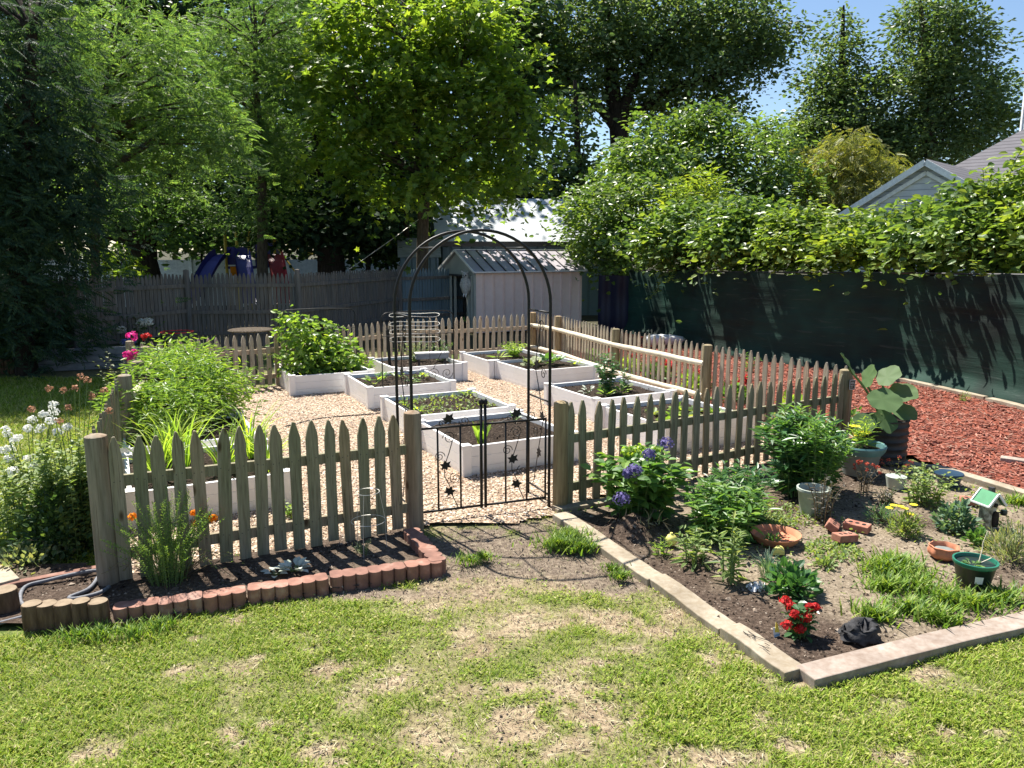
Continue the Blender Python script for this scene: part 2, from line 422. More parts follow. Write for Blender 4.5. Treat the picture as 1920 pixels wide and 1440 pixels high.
M['white'] = m_plain('white_paint', (.75, .74, .72), .6, .3)
M['shed_pink'] = m_noise('shed_panel_paint', [(.3, (.80, .62, .55)), (.7, (.85, .68, .61))], 1.2, rough=.6, bs_=.03, bd=.003, fine=(9, (.95, .93, .92)))
M['shed_roof'] = m_noise('shed_roof_metal', [(.3, (.36, .325, .365)), (.7, (.47, .43, .47))], 1.5, rough=.5, bs_=.05, bd=.003, spec=.5, fine=(14, (.85, .85, .87)))
M['shed_grey'] = m_noise('shed_gable_paint', [(.3, (.30, .325, .30)), (.7, (.40, .42, .385))], 2, rough=.6, bs_=.05, bd=.003)
M['dark_trim'] = m_plain('dark_trim', (.045, .042, .045), .5, .4)
M['inside_dark'] = m_plain('dark_inner_shade', (.025, .023, .022), .9, .1)  # near-black paint standing for the shade inside openings
M['barn_blue'] = m_noise('blue_grey_siding', [(.3, (.10, .155, .19)), (.7, (.15, .21, .25))], 2, (1, 1, .3), .8, .1, .004)
M['barn_roof'] = m_noise('silver_roof_sheet', [(.3, (.42, .45, .49)), (.7, (.54, .57, .61))], 1.0, rough=.55, bs_=.05, bd=.005)
M['vinyl_fence'] = m_plain('far_vinyl_fence', (.80, .81, .76), .6, .3)
M['play_blue'] = m_plain('play_blue', (.03, .03, .22), .4, .5)
M['play_yellow'] = m_plain('play_yellow', (.62, .45, .06), .5, .4)
M['play_red'] = m_plain('play_red', (.40, .03, .04), .4, .4)
M['owl'] = m_noise('owl_plastic', [(.3, (.22, .22, .21)), (.5, (.42, .42, .40)), (.75, (.6, .6, .57))], 14, (1, 1, 2.5), .6, .3, .01)
M['owl_dark'] = m_plain('owl_dark', (.03, .03, .03), .5, .4)
M['bird_roof'] = m_plain('birdhouse_roof_green', (.05, .22, .10), .6, .3)
M['bird_body'] = m_noise('birdhouse_bark', [(.35, (.10, .085, .06)), (.5, (.30, .28, .20)), (.62, (.55, .53, .42))], 22, rough=.9, bs_=.6, bd=.012)
M['house_trim'] = m_plain('house_trim_white', (.86, .87, .88), .6, .3)
M['tag_yellow'] = m_plain('tag_yellow', (.8, .66, .1), .5, .3)
M['tag_blue'] = m_plain('tag_blue', (.25, .45, .6), .5, .3)
M['sign_black'] = m_plain('sign_black', (.012, .012, .013), .35, .5)
M['sign_line'] = m_plain('sign_line', (.6, .62, .6), .5, .3)
M['grass'] = m_leaf('grass_blade', [(.09, .165, .014), (.17, .27, .022), (.25, .345, .036), (.32, .40, .05), (.38, .39, .10), (.48, .43, .22)], trans=.35, tcol=(1.25, 1.25, .7), rough=.6, spec=.2)
M['grass_tall'] = m_leaf('tall_grass_blade', [(.06, .13, .02), (.12, .22, .03), (.2, .31, .045), (.3, .37, .07)], trans=.4, tcol=(1.3, 1.3, .6), rough=.5, spec=.3)
M['pebble'] = m_island('pebble', [(.30, .22, .15), (.45, .34, .24), (.58, .45, .32), (.66, .54, .41), (.74, .66, .56), (.50, .36, .28)], .7, .3)
M['chip'] = m_island('red_bark_chip', [(.12, .042, .03), (.22, .068, .046), (.30, .105, .072), (.38, .18, .13), (.26, .085, .06), (.28, .18, .135)], .85, .2)
M['clod'] = m_island('soil_clod', [(.02, .015, .012), (.05, .037, .028), (.09, .065, .048), (.17, .13, .10), (.34, .28, .22)], .95, .1)

def m_gravel():
    m, nt, b, out = newmat('pea_gravel')
    v = coords(nt)
    vo = nd(nt, 'ShaderNodeTexVoronoi'); vo.inputs['Scale'].default_value = 42; nt.links.new(v, vo.inputs['Vector'])
    sep = nd(nt, 'ShaderNodeSeparateColor'); nt.links.new(vo.outputs['Color'], sep.inputs[0])
    c = ramp(nt, sep.outputs[0], [(0, (.20, .14, .10)), (.3, (.36, .27, .19)), (.6, (.49, .38, .285)), (.85, (.60, .50, .39)), (1, (.72, .65, .56))])
    big = noise(nt, v, 1.1, 4)
    c = mixc(nt, 1.0, c, ramp(nt, big, [(.35, (.88, .80, .74)), (.65, (1.05, 1.03, .98))]), 'MULTIPLY')
    edge = ramp(nt, vo.outputs['Distance'], [(.25, (1, 1, 1)), (.8, (.35, .3, .26))])
    c = mixc(nt, 1.0, c, edge, 'MULTIPLY')
    nt.links.new(c, b.inputs['Base Color']); b.inputs['Roughness'].default_value = .8; b.inputs['Specular IOR Level'].default_value = .3
    inv = nd(nt, 'ShaderNodeMath', operation='SUBTRACT'); inv.inputs[0].default_value = 1; nt.links.new(vo.outputs['Distance'], inv.inputs[1])
    bump(nt, b, inv.outputs[0], .8, .012)
    return m
M['gravel'] = m_gravel()

def m_lawn():
    """dry soil and thatch, greener where the turf is dense (vertex value 'turf')"""
    m, nt, b, out = newmat('lawn_soil')
    v = coords(nt)
    f = noise(nt, v, 26, 8, .7); f2 = noise(nt, v, 2.2, 4)
    dry = ramp(nt, f, [(.28, (.10, .078, .052)), (.5, (.30, .24, .165)), (.72, (.48, .40, .29))])
    dry = mixc(nt, 1.0, dry, ramp(nt, f2, [(.35, (.8, .74, .68)), (.65, (1.08, 1.05, 1.0))]), 'MULTIPLY')
    pa = nd(nt, 'ShaderNodeAttribute', attribute_name='path')
    worn = ramp(nt, f, [(.28, (.06, .045, .034)), (.5, (.165, .128, .097)), (.72, (.32, .26, .20))])
    dry = mixc(nt, pa.outputs['Fac'], dry, worn)
    grn = ramp(nt, f, [(.3, (.03, .045, .01)), (.5, (.09, .125, .03)), (.72, (.22, .24, .08))])
    at = nd(nt, 'ShaderNodeAttribute', attribute_name='turf')
    k = nd(nt, 'ShaderNodeMath', operation='ADD', use_clamp=True)
    s = nd(nt, 'ShaderNodeMath', operation='MULTIPLY_ADD'); s.inputs[1].default_value = .7; s.inputs[2].default_value = -.35
    nt.links.new(f, s.inputs[0]); nt.links.new(s.outputs[0], k.inputs[0]); nt.links.new(at.outputs['Fac'], k.inputs[1])
    c = mixc(nt, k.outputs[0], dry, grn)
    nt.links.new(c, b.inputs['Base Color']); b.inputs['Roughness'].default_value = .95; b.inputs['Specular IOR Level'].default_value = .1
    bump(nt, b, f, .8, .02)
    return m
M['lawn'] = m_lawn()

def m_bedsoil():
    m, nt, b, out = newmat('garden_bed_soil')
    v = coords(nt)
    f = noise(nt, v, 34, 8, .72); f2 = noise(nt, v, 1.6, 4)
    dry = ramp(nt, f, [(.3, (.09, .07, .05)), (.5, (.245, .195, .14)), (.72, (.44, .37, .28))])
    wet = ramp(nt, f, [(.3, (.03, .022, .017)), (.52, (.085, .06, .045)), (.7, (.2, .155, .12))])
    at = nd(nt, 'ShaderNodeAttribute', attribute_name='moist')
    c = mixc(nt, at.outputs['Fac'], dry, wet)
    nt.links.new(c, b.inputs['Base Color']); b.inputs['Roughness'].default_value = .95; b.inputs['Specular IOR Level'].default_value = .1
    bump(nt, b, f, .9, .025)
    return m
M['bedsoil'] = m_bedsoil()
M['mulch'] = m_noise('red_mulch', [(.28, (.08, .025, .016)), (.5, (.24, .07, .045)), (.72, (.38, .15, .10))], 26, rough=.95, bs_=1.0, bd=.03, spec=.1, detail=8)
M['forest_floor'] = m_noise('forest_floor', [(.3, (.02, .018, .01)), (.7, (.07, .065, .03))], 2, rough=1, bs_=.6, bd=.05)

def m_tarp():
    m, nt, b, out = newmat('black_green_sunlit_screen_fabric')
    v = coords(nt, (.25, .25, 3.0)); f = noise(nt, v, 7, 6, .65, .6)
    v2 = coords(nt); f2 = noise(nt, v2, .7, 3)
    c = mixc(nt, ramp(nt, f2, [(.35, (0, 0, 0)), (.7, (1, 1, 1))]), (.013, .017, .016), (.021, .060, .045))  # greener tone in soft patches puts sunlit areas into the fabric colour
    c = mixc(nt, ramp(nt, f, [(.58, (0, 0, 0)), (.78, (1, 1, 1))]), c, (.06, .08, .072))
    nt.links.new(c, b.inputs['Base Color']); b.inputs['Roughness'].default_value = .7; b.inputs['Specular IOR Level'].default_value = .12
    bump(nt, b, f, .35, .02)
    return m
M['tarp'] = m_tarp()

def m_stripes(name, c0, c1, axis, scale, rough=.7, width=.12):
    """thin dark joint lines every 1/scale metre along an axis (siding laps, shingle courses)"""
    m, nt, b, out = newmat(name)
    t = nd(nt, 'ShaderNodeTexCoord'); s = nd(nt, 'ShaderNodeSeparateXYZ'); nt.links.new(t.outputs['Object'], s.inputs[0])
    k = nd(nt, 'ShaderNodeMath', operation='MULTIPLY'); k.inputs[1].default_value = scale; nt.links.new(s.outputs[axis], k.inputs[0])
    fr = nd(nt, 'ShaderNodeMath', operation='FRACT'); nt.links.new(k.outputs[0], fr.inputs[0])
    n = noise(nt, coords(nt), 3, 5)
    base = ramp(nt, n, [(.3, tuple(x * .85 for x in c0)), (.7, tuple(min(1, x * 1.12) for x in c0))])
    c = mixc(nt, ramp(nt, fr.outputs[0], [(0, (1, 1, 1)), (width, (1, 1, 1)), (width + .03, (0, 0, 0))]), base, c1)
    nt.links.new(c, b.inputs['Base Color']); b.inputs['Roughness'].default_value = rough
    bump(nt, b, fr.outputs[0], .5, .02)
    return m
M['siding'] = m_stripes('house_siding', (.64, .67, .72), (.34, .36, .41), 2, 6.5)
M['shingle'] = m_stripes('roof_shingles', (.125, .12, .135), (.06, .057, .066), 2, 9.0, .9, .22)
# ------------------------------------------------------------------ projection back to the photo (used to space pickets)
def proj(p):
    x, y, z = p[0], p[1], p[2] - CAMH
    dep = y * _cp - z * _sp
    return CX + FPX * x / dep, CY - FPX * (y * _sp + z * _cp) / dep

def at_px(a, b, px, z):
    """point of the line a-b whose height-z point shows in image column px"""
    lo, hi = -.3, 1.3
    f = lambda t: proj((a[0] + (b[0] - a[0]) * t, a[1] + (b[1] - a[1]) * t, z))[0] - px
    for _ in range(40):
        m = (lo + hi) / 2
        if f(lo) * f(m) <= 0: hi = m
        else: lo = m
    return lo

# ------------------------------------------------------------------ layout
P_LF = G(206, 1098); P_GL = G(778, 994); P_GR = G(1050, 955)
P_RC = Vector((3.69, 8.40, 0))
A27 = math.radians(27)
U = Vector((math.cos(A27), math.sin(A27), 0)); Vv = Vector((-math.sin(A27), math.cos(A27), 0))
RIGHT_POSTS = [(1595, 693, .88), (1327, 647, .9), (1155, 617, .9), (1047, 593, .9), (1000, 586, .9)]
def by_top(px, py, h):
    p = G(px, py, h); p.z = 0; return p
RP = [by_top(*a) for a in RIGHT_POSTS]
LP = [P_LF] + [by_top(233, 703, .95), by_top(258, 677, .95), by_top(272, 650, .95)]
BKL = [by_top(300, 638, .89), by_top(507, 622, .89), by_top(665, 605, .89), by_top(787, 595, .89)]
BACK = [Vector((-5.45, 10.9, 0))] + BKL[1:] + [RP[4]]

# ------------------------------------------------------------------ lawn and ground
BARE = [(960, 1035, .75, .42, 1.2), (880, 1075, .45, .3, .9), (1120, 1075, .4, .3, .9), (1010, 1005, .5, .3, 1.2), (1130, 1160, .28, .2, .7), (1180, 1100, .2, .2, .6),
        (880, 1222, .3, .13, .75), (1130, 1290, .35, .14, .8), (800, 1385, .25, .12, .7), (560, 1195, .25, .12, .6), (1000, 1180, .25, .12, .5),
        (250, 1375, .3, .12, .55), (130, 1395, .25, .1, .5), (1480, 1410, .4, .12, .5), (1060, 1395, .3, .1, .5), (1250, 1240, .22, .15, .5), (700, 1290, .2, .1, .4),
        (1400, 1340, .3, .1, .4), (1700, 1340, .3, .1, .4), (620, 1110, .5, .12, .5)]
BARE = [(G(a, b).x, G(a, b).y, c * .75, d * .7, e * .62) for a, b, c, d, e in BARE]
_r = random.Random(5)
for _i in range(110):
    _q = _r.uniform(.025, .085); BARE.append((_r.gauss(.45, 1.3), _r.uniform(3.0, 5.0), _q * 1.5, _q, _r.uniform(.6, 1.4)))
def pathmask(x, y):
    t = 0 * x
    for px, py, rx, ry in ((970, 1020, .80, .36), (870, 1062, .45, .22), (1110, 1062, .45, .26), (1010, 1000, .6, .30), (1160, 1095, .22, .18), (620, 1112, .8, .10)):
        c = G(px, py); t = t + np.exp(-(((x - c.x) / rx) ** 2 + ((y - c.y) / ry) ** 2))
    return np.clip(1.25 * t, 0, 1)
def turf(x, y):
    t = .84 + 1.3 * (fbm(x * 1.3, y * 1.9, 3) - .5) + 1.3 * (fbm(x * 5, y * 7, 9, 3) - .5)
    rag = np.clip(-1.3 + 4.4 * fbm(x * 13, y * 17, 5, 3), 0, 1.8)
    for bx, by, rx, ry, k in BARE:
        d = ((x - bx) / rx) ** 2 + ((y - by) / ry) ** 2
        t = t - .95 * k * np.exp(-d) * rag
    t = t - 1.3 * pathmask(x, y) * (.4 + .9 * vnoise(x * 6, y * 8, 15))
    t = t + .25 * np.clip((-.6 - x) / 2, 0, 1) * (y < 5)
    return np.clip(t, 0, 1)

def grid_sheet(name, xs, ys, zf, mat, keep=None, attr=None):
    X, Y = np.meshgrid(xs, ys)
    Z = zf(X, Y)
    V = np.stack([X, Y, Z], -1).reshape(-1, 3)
    nx, ny = len(xs), len(ys)
    i = np.arange(nx - 1)[None] + np.arange(ny - 1)[:, None] * nx
    Q = np.stack([i, i + 1, i + 1 + nx, i + nx], -1).reshape(-1, 4)
    if keep is not None:
        c = V[Q].mean(1); Q = Q[keep(c[:, 0], c[:, 1])]
        used = np.unique(Q); mp = np.full(len(V), -1); mp[used] = np.arange(len(used)); V = V[used]; Q = mp[Q]
    mb = MB(); mb.raw(V, Q.ravel(), np.full(len(Q), 4))
    o = mb.build(name, mat, smooth=True)
    if attr:
        at = o.data.attributes.new(attr[0], 'FLOAT', 'POINT')
        at.data.foreach_set('value', attr[1](V[:, 0], V[:, 1]).astype(np.float32))
    return tag(o, kind='structure')

big = MB(); big.add([(-400, -200, -.05), (400, -200, -.05), (400, 600, -.05), (-400, 600, -.05)], [(0, 1, 2, 3)])
tag(big.build('ground', M['forest_floor']), kind='structure')
xs = np.concatenate([np.arange(-45, -7, 1.2), np.arange(-7, 6, .055), np.arange(6, 46, 1.2)])
ys = np.concatenate([np.arange(-20, 2.4, 1.2), np.arange(2.4, 6.6, .055), np.arange(6.6, 14.5, .3), np.arange(14.5, 17.5, 1)])
tag(grid_sheet('lawn', xs, ys, lambda x, y: -.012 + .014 * fbm(x * 2.2, y * 2.2, 21, 3), M['lawn'], attr=('turf', turf)), kind='structure')
_o = bpy.data.objects['lawn']; _c = np.zeros(len(_o.data.vertices) * 3, np.float32); _o.data.vertices.foreach_get('co', _c); _c = _c.reshape(-1, 3)
_o.data.attributes.new('path', 'FLOAT', 'POINT').data.foreach_set('value', pathmask(_c[:, 0], _c[:, 1]).astype(np.float32))

# pea gravel inside the picket fence, spilling out through the gate
GRAVEL = [P_LF + Vector((.05, .05, 0)), P_GL + Vector((0, .02, 0)), G(800, 990), G(870, 988), G(935, 985), G(1000, 975), G(1040, 962), P_GR + Vector((0, .03, 0)), P_RC, RP[1] + Vector((.1, 0, 0)), RP[2] + Vector((.1, 0, 0)), RP[3], RP[4] + Vector((.05, .1, 0)),
          BACK[3], BACK[2], BACK[1], BACK[0], LP[3], LP[2], LP[1]]
def rough_edge(poly, amp=.05, s=5):
    def k(x, y):
        return inpoly(x + amp * (vnoise(x * s, y * s, 31) - .5) * 2, y + amp * (vnoise(x * s, y * s, 57) - .5) * 2, poly)
    return k
grid_sheet('gravel', np.arange(-6, 4.2, .06), np.arange(4.9, 16.2, .06), lambda x, y: .012 + .012 * fbm(x * 3, y * 3, 5, 3), M['gravel'], keep=rough_edge(GRAVEL, .06))
_n = 60000
gx = rng.uniform(-5.8, 4, _n); gy = 5.0 + 11 * rng.random(_n) ** 1.6
k = rough_edge(GRAVEL, .10)(gx, gy); gx = gx[k]; gy = gy[k]
mb = MB(); n = len(gx); T = rng.normal(size=(n, 3)); T[:, 2] *= .3; N = rng.normal(size=(n, 3)) * .3 + (0, 0, 1)
mb.leaves('stone', np.stack([gx, gy, .018 + .012 * fbm(gx * 3, gy * 3, 5, 3) + rng.uniform(-.002, .005, n)], -1), T, N, rng.uniform(.014, .032, n))
tag(mb.build('gravel_stones', M['pebble']), 'loose tan pea gravel stones between the white raised beds', 'gravel', kind='stuff')

# soil bed in front of the left fence
LBED = [G(-60, 1060), G(150, 1065), P_LF + Vector((0, .1, 0)), P_GL + Vector((0, .05, 0)), G(800, 1020), G(832, 1070), G(700, 1098), G(400, 1148), G(215, 1180), G(-60, 1195)]
def moist_l(x, y): return np.clip(.75 + .9 * (fbm(x * 2, y * 2, 77) - .4), 0, 1)
grid_sheet('soil_bed', np.arange(-4.2, -.3, .04), np.arange(4.2, 6.2, .04), lambda x, y: .015 + .03 * fbm(x * 5, y * 5, 8, 3), M['bedsoil'], keep=rough_edge(LBED, .02), attr=('moist', moist_l))

# big planting bed on the right
B0, B1, B2, B3 = G(1042, 962), G(1500, 1282), G(1925, 1172), G(2150, 1115)
BK0, BK1, BK2 = G(1600, 850), G(1705, 868), G(1925, 938)
RBED = [B0, B1, B2, B3, G(2150, 1010), BK2, BK1, BK0, P_RC + Vector((-.05, -.05, 0)), P_GR + Vector((.1, -.03, 0))]
WET = [(1180, 1010, .45), (1330, 1150, .45), (1480, 1215, .42), (1270, 1080, .35), (1140, 985, .4), (1540, 900, .7), (1450, 950, .5), (1790, 985, .3), (1870, 1075, .3), (1700, 985, .2), (1420, 1190, .35), (1600, 1210, .2), (1480, 860, .6)]
WET = [(G(a, b).x, G(a, b).y, r * .85) for a, b, r in WET]
def moist_r(x, y):
    t = .9 * (fbm(x * 2.4, y * 2.4, 41) - .48)
    for wx, wy, r in WET: t = t + .95 * np.exp(-((x - wx) ** 2 + (y - wy) ** 2) / r ** 2)
    return np.clip(t * 1.1, 0, 1)
MOUND = G(1185, 1005)
def zr(x, y):
    return .006 + .034 * fbm(x * 3.5, y * 3.5, 13, 4) + .14 * np.exp(-((x - MOUND.x) ** 2 + (y - MOUND.y) ** 2) / .035) * (.6 + .8 * vnoise(x * 16, y * 16, 3))
grid_sheet('garden_soil', np.arange(.2, 6.2, .035), np.arange(3.7, 8.7, .035), zr, M['bedsoil'], keep=rough_edge(RBED, .01), attr=('moist', moist_r))
# red bark mulch
WALL = [Vector((3.05, 20.2, 0)), Vector((3.6, 18.7, 0)), Vector((4.4, 15.9, 0)), Vector((5.12, 14.7, 0)), Vector((5.93, 13.7, 0)), Vector((6.5, 13.0, 0)), Vector((7.2, 10.4, 0)), Vector((7.8, 8.2, 0))]
MULCH = [RP[0] + Vector((.08, -.1, 0)), BK1 + Vector((.1, .1, 0)), BK2 + Vector((.1, .1, 0)), Vector((7.2, 5.5, 0)), Vector((8.2, 6.5, 0))] + [w + Vector((.05, 0, 0)) for w in WALL[::-1]] + [RP[4] + Vector((.3, .3, 0)), RP[3] + Vector((.08, 0, 0)), RP[2] + Vector((.08, 0, 0)), RP[1] + Vector((.08, 0, 0))]
grid_sheet('mulch_bed', np.arange(.4, 8.3, .08), np.arange(5.2, 21, .08), lambda x, y: .018 + .03 * fbm(x * 3, y * 3, 4, 3), M['mulch'], keep=rough_edge(MULCH, .03))
_n = 46000
cx = rng.uniform(.5, 8, _n); cy = 5.6 + 13 * rng.random(_n) ** 1.5
k = rough_edge(MULCH, .05)(cx, cy); cx = cx[k]; cy = cy[k]; n = len(cx)
mb = MB(); a = rng.uniform(0, 2 * PI, n)
T = np.stack([np.cos(a), np.sin(a), rng.normal(0, .22, n)], -1); N = rng.normal(size=(n, 3)) * .35 + (0, 0, 1)
mb.leaves('chip', np.stack([cx, cy, .032 + .03 * fbm(cx * 3, cy * 3, 4, 3)], -1), T, N, rng.uniform(.03, .085, n))
tag(mb.build('bark_mulch', M['chip']), 'loose red bark mulch chips covering the ground beside the black screen wall', 'mulch', kind='stuff')
# clods on the dark soil
_n = 26000
cx = rng.uniform(.2, 6, _n); cy = rng.uniform(3.8, 8.5, _n)
k = inpoly(cx, cy, RBED) & (rng.random(_n) < .25 + .75 * moist_r(cx, cy)); x1, y1 = cx[k], cy[k]; z1 = zr(x1, y1)
cx = rng.uniform(-4, -.4, 9000); cy = rng.uniform(4.3, 6.1, 9000); k = inpoly(cx, cy, LBED)
x1 = np.concatenate([x1, cx[k]]); y1 = np.concatenate([y1, cy[k]]); z1 = np.concatenate([z1, .025 + 0 * cx[k]])
n = len(x1); mb = MB()
mb.leaves('stone', np.stack([x1, y1, z1], -1), rng.normal(size=(n, 3)), rng.normal(size=(n, 3)) * .3 + (0, 0, 1), rng.uniform(.008, .03, n) * (1 + (rng.random(n) < .05)))
tag(mb.build('soil_clods', M['clod']), 'crumbs of dark soil and wood mulch on the planting beds', 'soil crumbs', kind='stuff')

# ------------------------------------------------------------------ grass
TPL['grassb'] = (np.array([(0, .05, 0), (0, -.05, 0), (.55, .045, .1), (.55, -.045, .1), (1, 0, .02)]), [(0, 1, 3, 2), (2, 3, 4)])
def blades(x, y, z0, L, up, mb, tpl='grassb', wide=1.0):
    n = len(x); a = rng.uniform(0, 2 * PI, n)
    T = np.stack([np.cos(a), np.sin(a), up * rng.uniform(.5, 1.5, n)], -1)
    N = np.stack([-np.cos(a) * up, -np.sin(a) * up, np.ones(n)], -1)
    mb.leaves(tpl, np.stack([x, y, z0], -1), T, N, L)
mb = MB()
n = 600000
x = rng.uniform(-6.5, 6.5, n); y = 2.7 + 3.6 * rng.random(n) ** 1.25
t = turf(x, y)
k = (rng.random(n) < .10 + .9 * t ** 1.6) & ~inpoly(x, y, LBED) & ~inpoly(x, y, RBED) & ~inpoly(x, y, GRAVEL) & (np.abs(x) < .72 * y + .5) & ((t > .12) | (rng.random(n) < .15))
x, y, t = x[k], y[k], t[k]
blades(x, y, np.full(len(x), -.004), rng.uniform(.016, .044, len(x)) * (.65 + .5 * t) * (.75 + .6 * fbm(x * 4, y * 4, 71, 2)), .75, mb)
n = 150000
x = rng.uniform(-10, -2.6, n); y = rng.uniform(5.2, 13.0, n)
LEFTOF = [LP[0], LP[1], LP[2], LP[3], BACK[0], Vector((-6, 13, 0)), Vector((-11, 13, 0)), Vector((-11, 5.2, 0)), Vector((-3.4, 5.2, 0))]
k = inpoly(x, y, LEFTOF) & (x > -.75 * y - .3); x, y = x[k], y[k]
blades(x, y, np.full(len(x), -.004), rng.uniform(.05, .10, len(x)), .9, mb)
n = 90000
x = rng.uniform(-5, 5, n); y = 2.7 + 3.4 * rng.random(n) ** 1.2; t = turf(x, y)
k = (rng.random(n) < t * np.clip(2.2 * fbm(x * 3, y * 3, 91, 3) - .6, 0.05, 1)) & ~inpoly(x, y, LBED) & ~inpoly(x, y, RBED) & ~inpoly(x, y, GRAVEL) & (np.abs(x) < .72 * y + .4); x, y = x[k], y[k]; n = len(x)
mb.leaves('ovate', np.stack([x, y, rng.uniform(.004, .022, n)], -1), rng.normal(size=(n, 3)) * (1, 1, .35), rng.normal(size=(n, 3)) * .35 + (0, 0, 1), rng.uniform(.010, .026, n))
tag(mb.build('lawn_grass', M['grass']), 'short patchy lawn grass in the foreground and left of the picket fence', 'grass', kind='stuff')

# crumbs of dry soil, straw and small stones where the turf is worn
n = 130000
x = rng.uniform(-3.5, 4, n); y = 2.8 + 3.8 * rng.random(n) ** 1.1; t = turf(x, y)
k = (rng.random(n) < np.clip(1.0 - 1.5 * t, .04, 1) ** 1.5) & ~inpoly(x, y, LBED) & ~inpoly(x, y, RBED) & ~inpoly(x, y, GRAVEL) & (np.abs(x) < .72 * y + .4); x, y = x[k], y[k]; n = len(x)
mb = MB(); z = -.006 + .014 * fbm(x * 2.2, y * 2.2, 21, 3)
mb.leaves('stone', np.stack([x, y, z], -1), rng.normal(size=(n, 3)), rng.normal(size=(n, 3)) * .3 + (0, 0, 1), rng.uniform(.003, .011, n) * (1 + 1.2 * (rng.random(n) < .04)))
tag(mb.build('path_crumbs', m_island('dry_crumb', [(.08, .06, .045), (.17, .135, .10), (.27, .215, .16), (.42, .35, .27)])), 'crumbs of dry soil on the worn lawn patches and dirt path', 'soil crumbs', kind='stuff')
q = rng.random(n) < .30 * (1 - .93 * np.clip(1.6 * pathmask(x, y), 0, 1)); x, y, z = x[q], y[q], z[q]; n = len(x); mb = MB(); a = rng.uniform(0, 2 * PI, n)
mb.leaves('grassb', np.stack([x, y, z + .006], -1), np.stack([np.cos(a), np.sin(a), rng.normal(0, .15, n)], -1), rng.normal(size=(n, 3)) * .3 + (0, 0, 1), rng.uniform(.015, .05, n))
tag(mb.build('dry_straw', m_island('dry_straw', [(.24, .20, .11), (.36, .31, .19), (.46, .40, .27), (.22, .26, .08)])), 'dry straw-coloured clippings scattered over the worn lawn patches', 'straw', kind='stuff')

# ------------------------------------------------------------------ picket fences
def picket_mesh(w, h, t, seed):
    r = random.Random(seed); q = .5 * w
    j = lambda: r.uniform(-.004, .004); sk = r.uniform(-.16, .16) * q; dp = r.uniform(-.015, .02)
    poly = [(-q, 0), (q, 0), (q + j(), h * .5), (q + j(), h - .135), (q * .86, h - .095 + dp), (q * .6 + sk, h - .05 + j()), (q * .24 + sk, h - .006 + j()), (sk, h - .001), (-q * .22 + sk, h - .004 + j()), (-q * .6 + sk, h - .05 + j()), (-q * .86, h - .095 - dp), (-q + j(), h - .135), (-q + j(), h * .5)]
    mb = MB(); mb.prism(poly, Matrix.Identity(4), t)
    for z in (.70, .21):
        for x in (-.26, .24): mb.box(((x + r.uniform(-.06, .06)) * w, -t / 2 - .0005, h * z + r.uniform(-.01, .01)), (.0065, .003, .0065), mi=1)
    return mb

def fence(name, label, pts, posts, npk, htop, gap0, gap1, side, rails, pmat, postmat, pw=.066, postr=.068, post_top=None, group=None, lean=.012):
    """pts: ground polyline; posts: list of (point, height); pickets stand `side` metres off the post line"""
    root = thing(name, label, 'fence', (pts[0].x, pts[0].y, 0), group='picket fence runs round the raised beds')
    for p, h in posts:
        mb = MB(); r = postr
        q = random.uniform(-.006, .006)
        mb.lathe([(r * 1.0, -.1), (r * 1.02, .05), (r, h * .5), (r * .98, h - .03), (r * .94, h - .006), (r * .6, h + .004), (0, h + .006)], 18, (p.x, p.y, 0))
        smooth_by_angle(mb.build('post', postmat, root), 30)
    L = [0]
    for a, b in zip(pts, pts[1:]): L.append(L[-1] + (b - a).length)
    def along(s):
        for i in range(len(pts) - 1):
            if s <= L[i + 1] or i == len(pts) - 2:
                k = (s - L[i]) / (L[i + 1] - L[i]); d = (pts[i + 1] - pts[i]).normalized()
                return pts[i].lerp(pts[i + 1], k), d
    protos = []
    for v in range(9):
        o = picket_mesh(pw * (1 + .05 * ((v % 3) - 1)), 1.0, .019, v + 5).build('picket', [pmat, M['dark_trim']], root, local=True); protos.append(o)
    for i in range(npk):
        s = gap0 + (L[-1] - gap0 - gap1) * i / (npk - 1) + random.uniform(-.006, .006)
        p, d = along(s)
        nrm_ = Vector((d.y, -d.x, 0))
        h = htop(s / L[-1]) + random.uniform(-.012, .010)
        o = protos[i] if i < 9 else protos[random.randrange(9)].copy()
        if i >= 9: COL.objects.link(o); o.parent = root
        z0 = .035 + random.uniform(-.01, .015)
        o.location = p + nrm_ * side + Vector((0, 0, z0)) - root.location
        o.rotation_euler = (random.gauss(0, .008), random.gauss(0, lean), math.atan2(d.y, d.x) + random.gauss(0, .02))
        o.scale = (1, 1, h - z0)
    for kind, zf, off, sz in rails:
        mb = MB()
        segs = [(posts[i][0], posts[i + 1][0]) for i in range(len(posts) - 1)] if kind == 'round' else list(zip(pts, pts[1:]))
        for i, (a, b) in enumerate(segs):
            d = (b - a).normalized(); nn = Vector((d.y, -d.x, 0)) * off
            za = zf * htop(L[min(i, len(L) - 1)] / L[-1]); zb = zf * htop(L[min(i + 1, len(L) - 1)] / L[-1])
            A = a + nn + Vector((0, 0, za)); B = b + nn + Vector((0, 0, zb))
            if kind == 'round':
                q = [A.lerp(B, k / 8) + Vector((0, 0, random.uniform(-.004, .004))) for k in range(9)]
                mb.tube(q, [sz * random.uniform(.93, 1.05) * (.8 if k in (0, 8) else 1) for k in range(9)], 10)
            else:
                mb.beam(A, B, sz[0], sz[1])
        o = mb.build('rail', M['rail_pale'] if kind == 'round' else pmat, root)
        if kind == 'round': smooth_by_angle(o, 40)
    return root

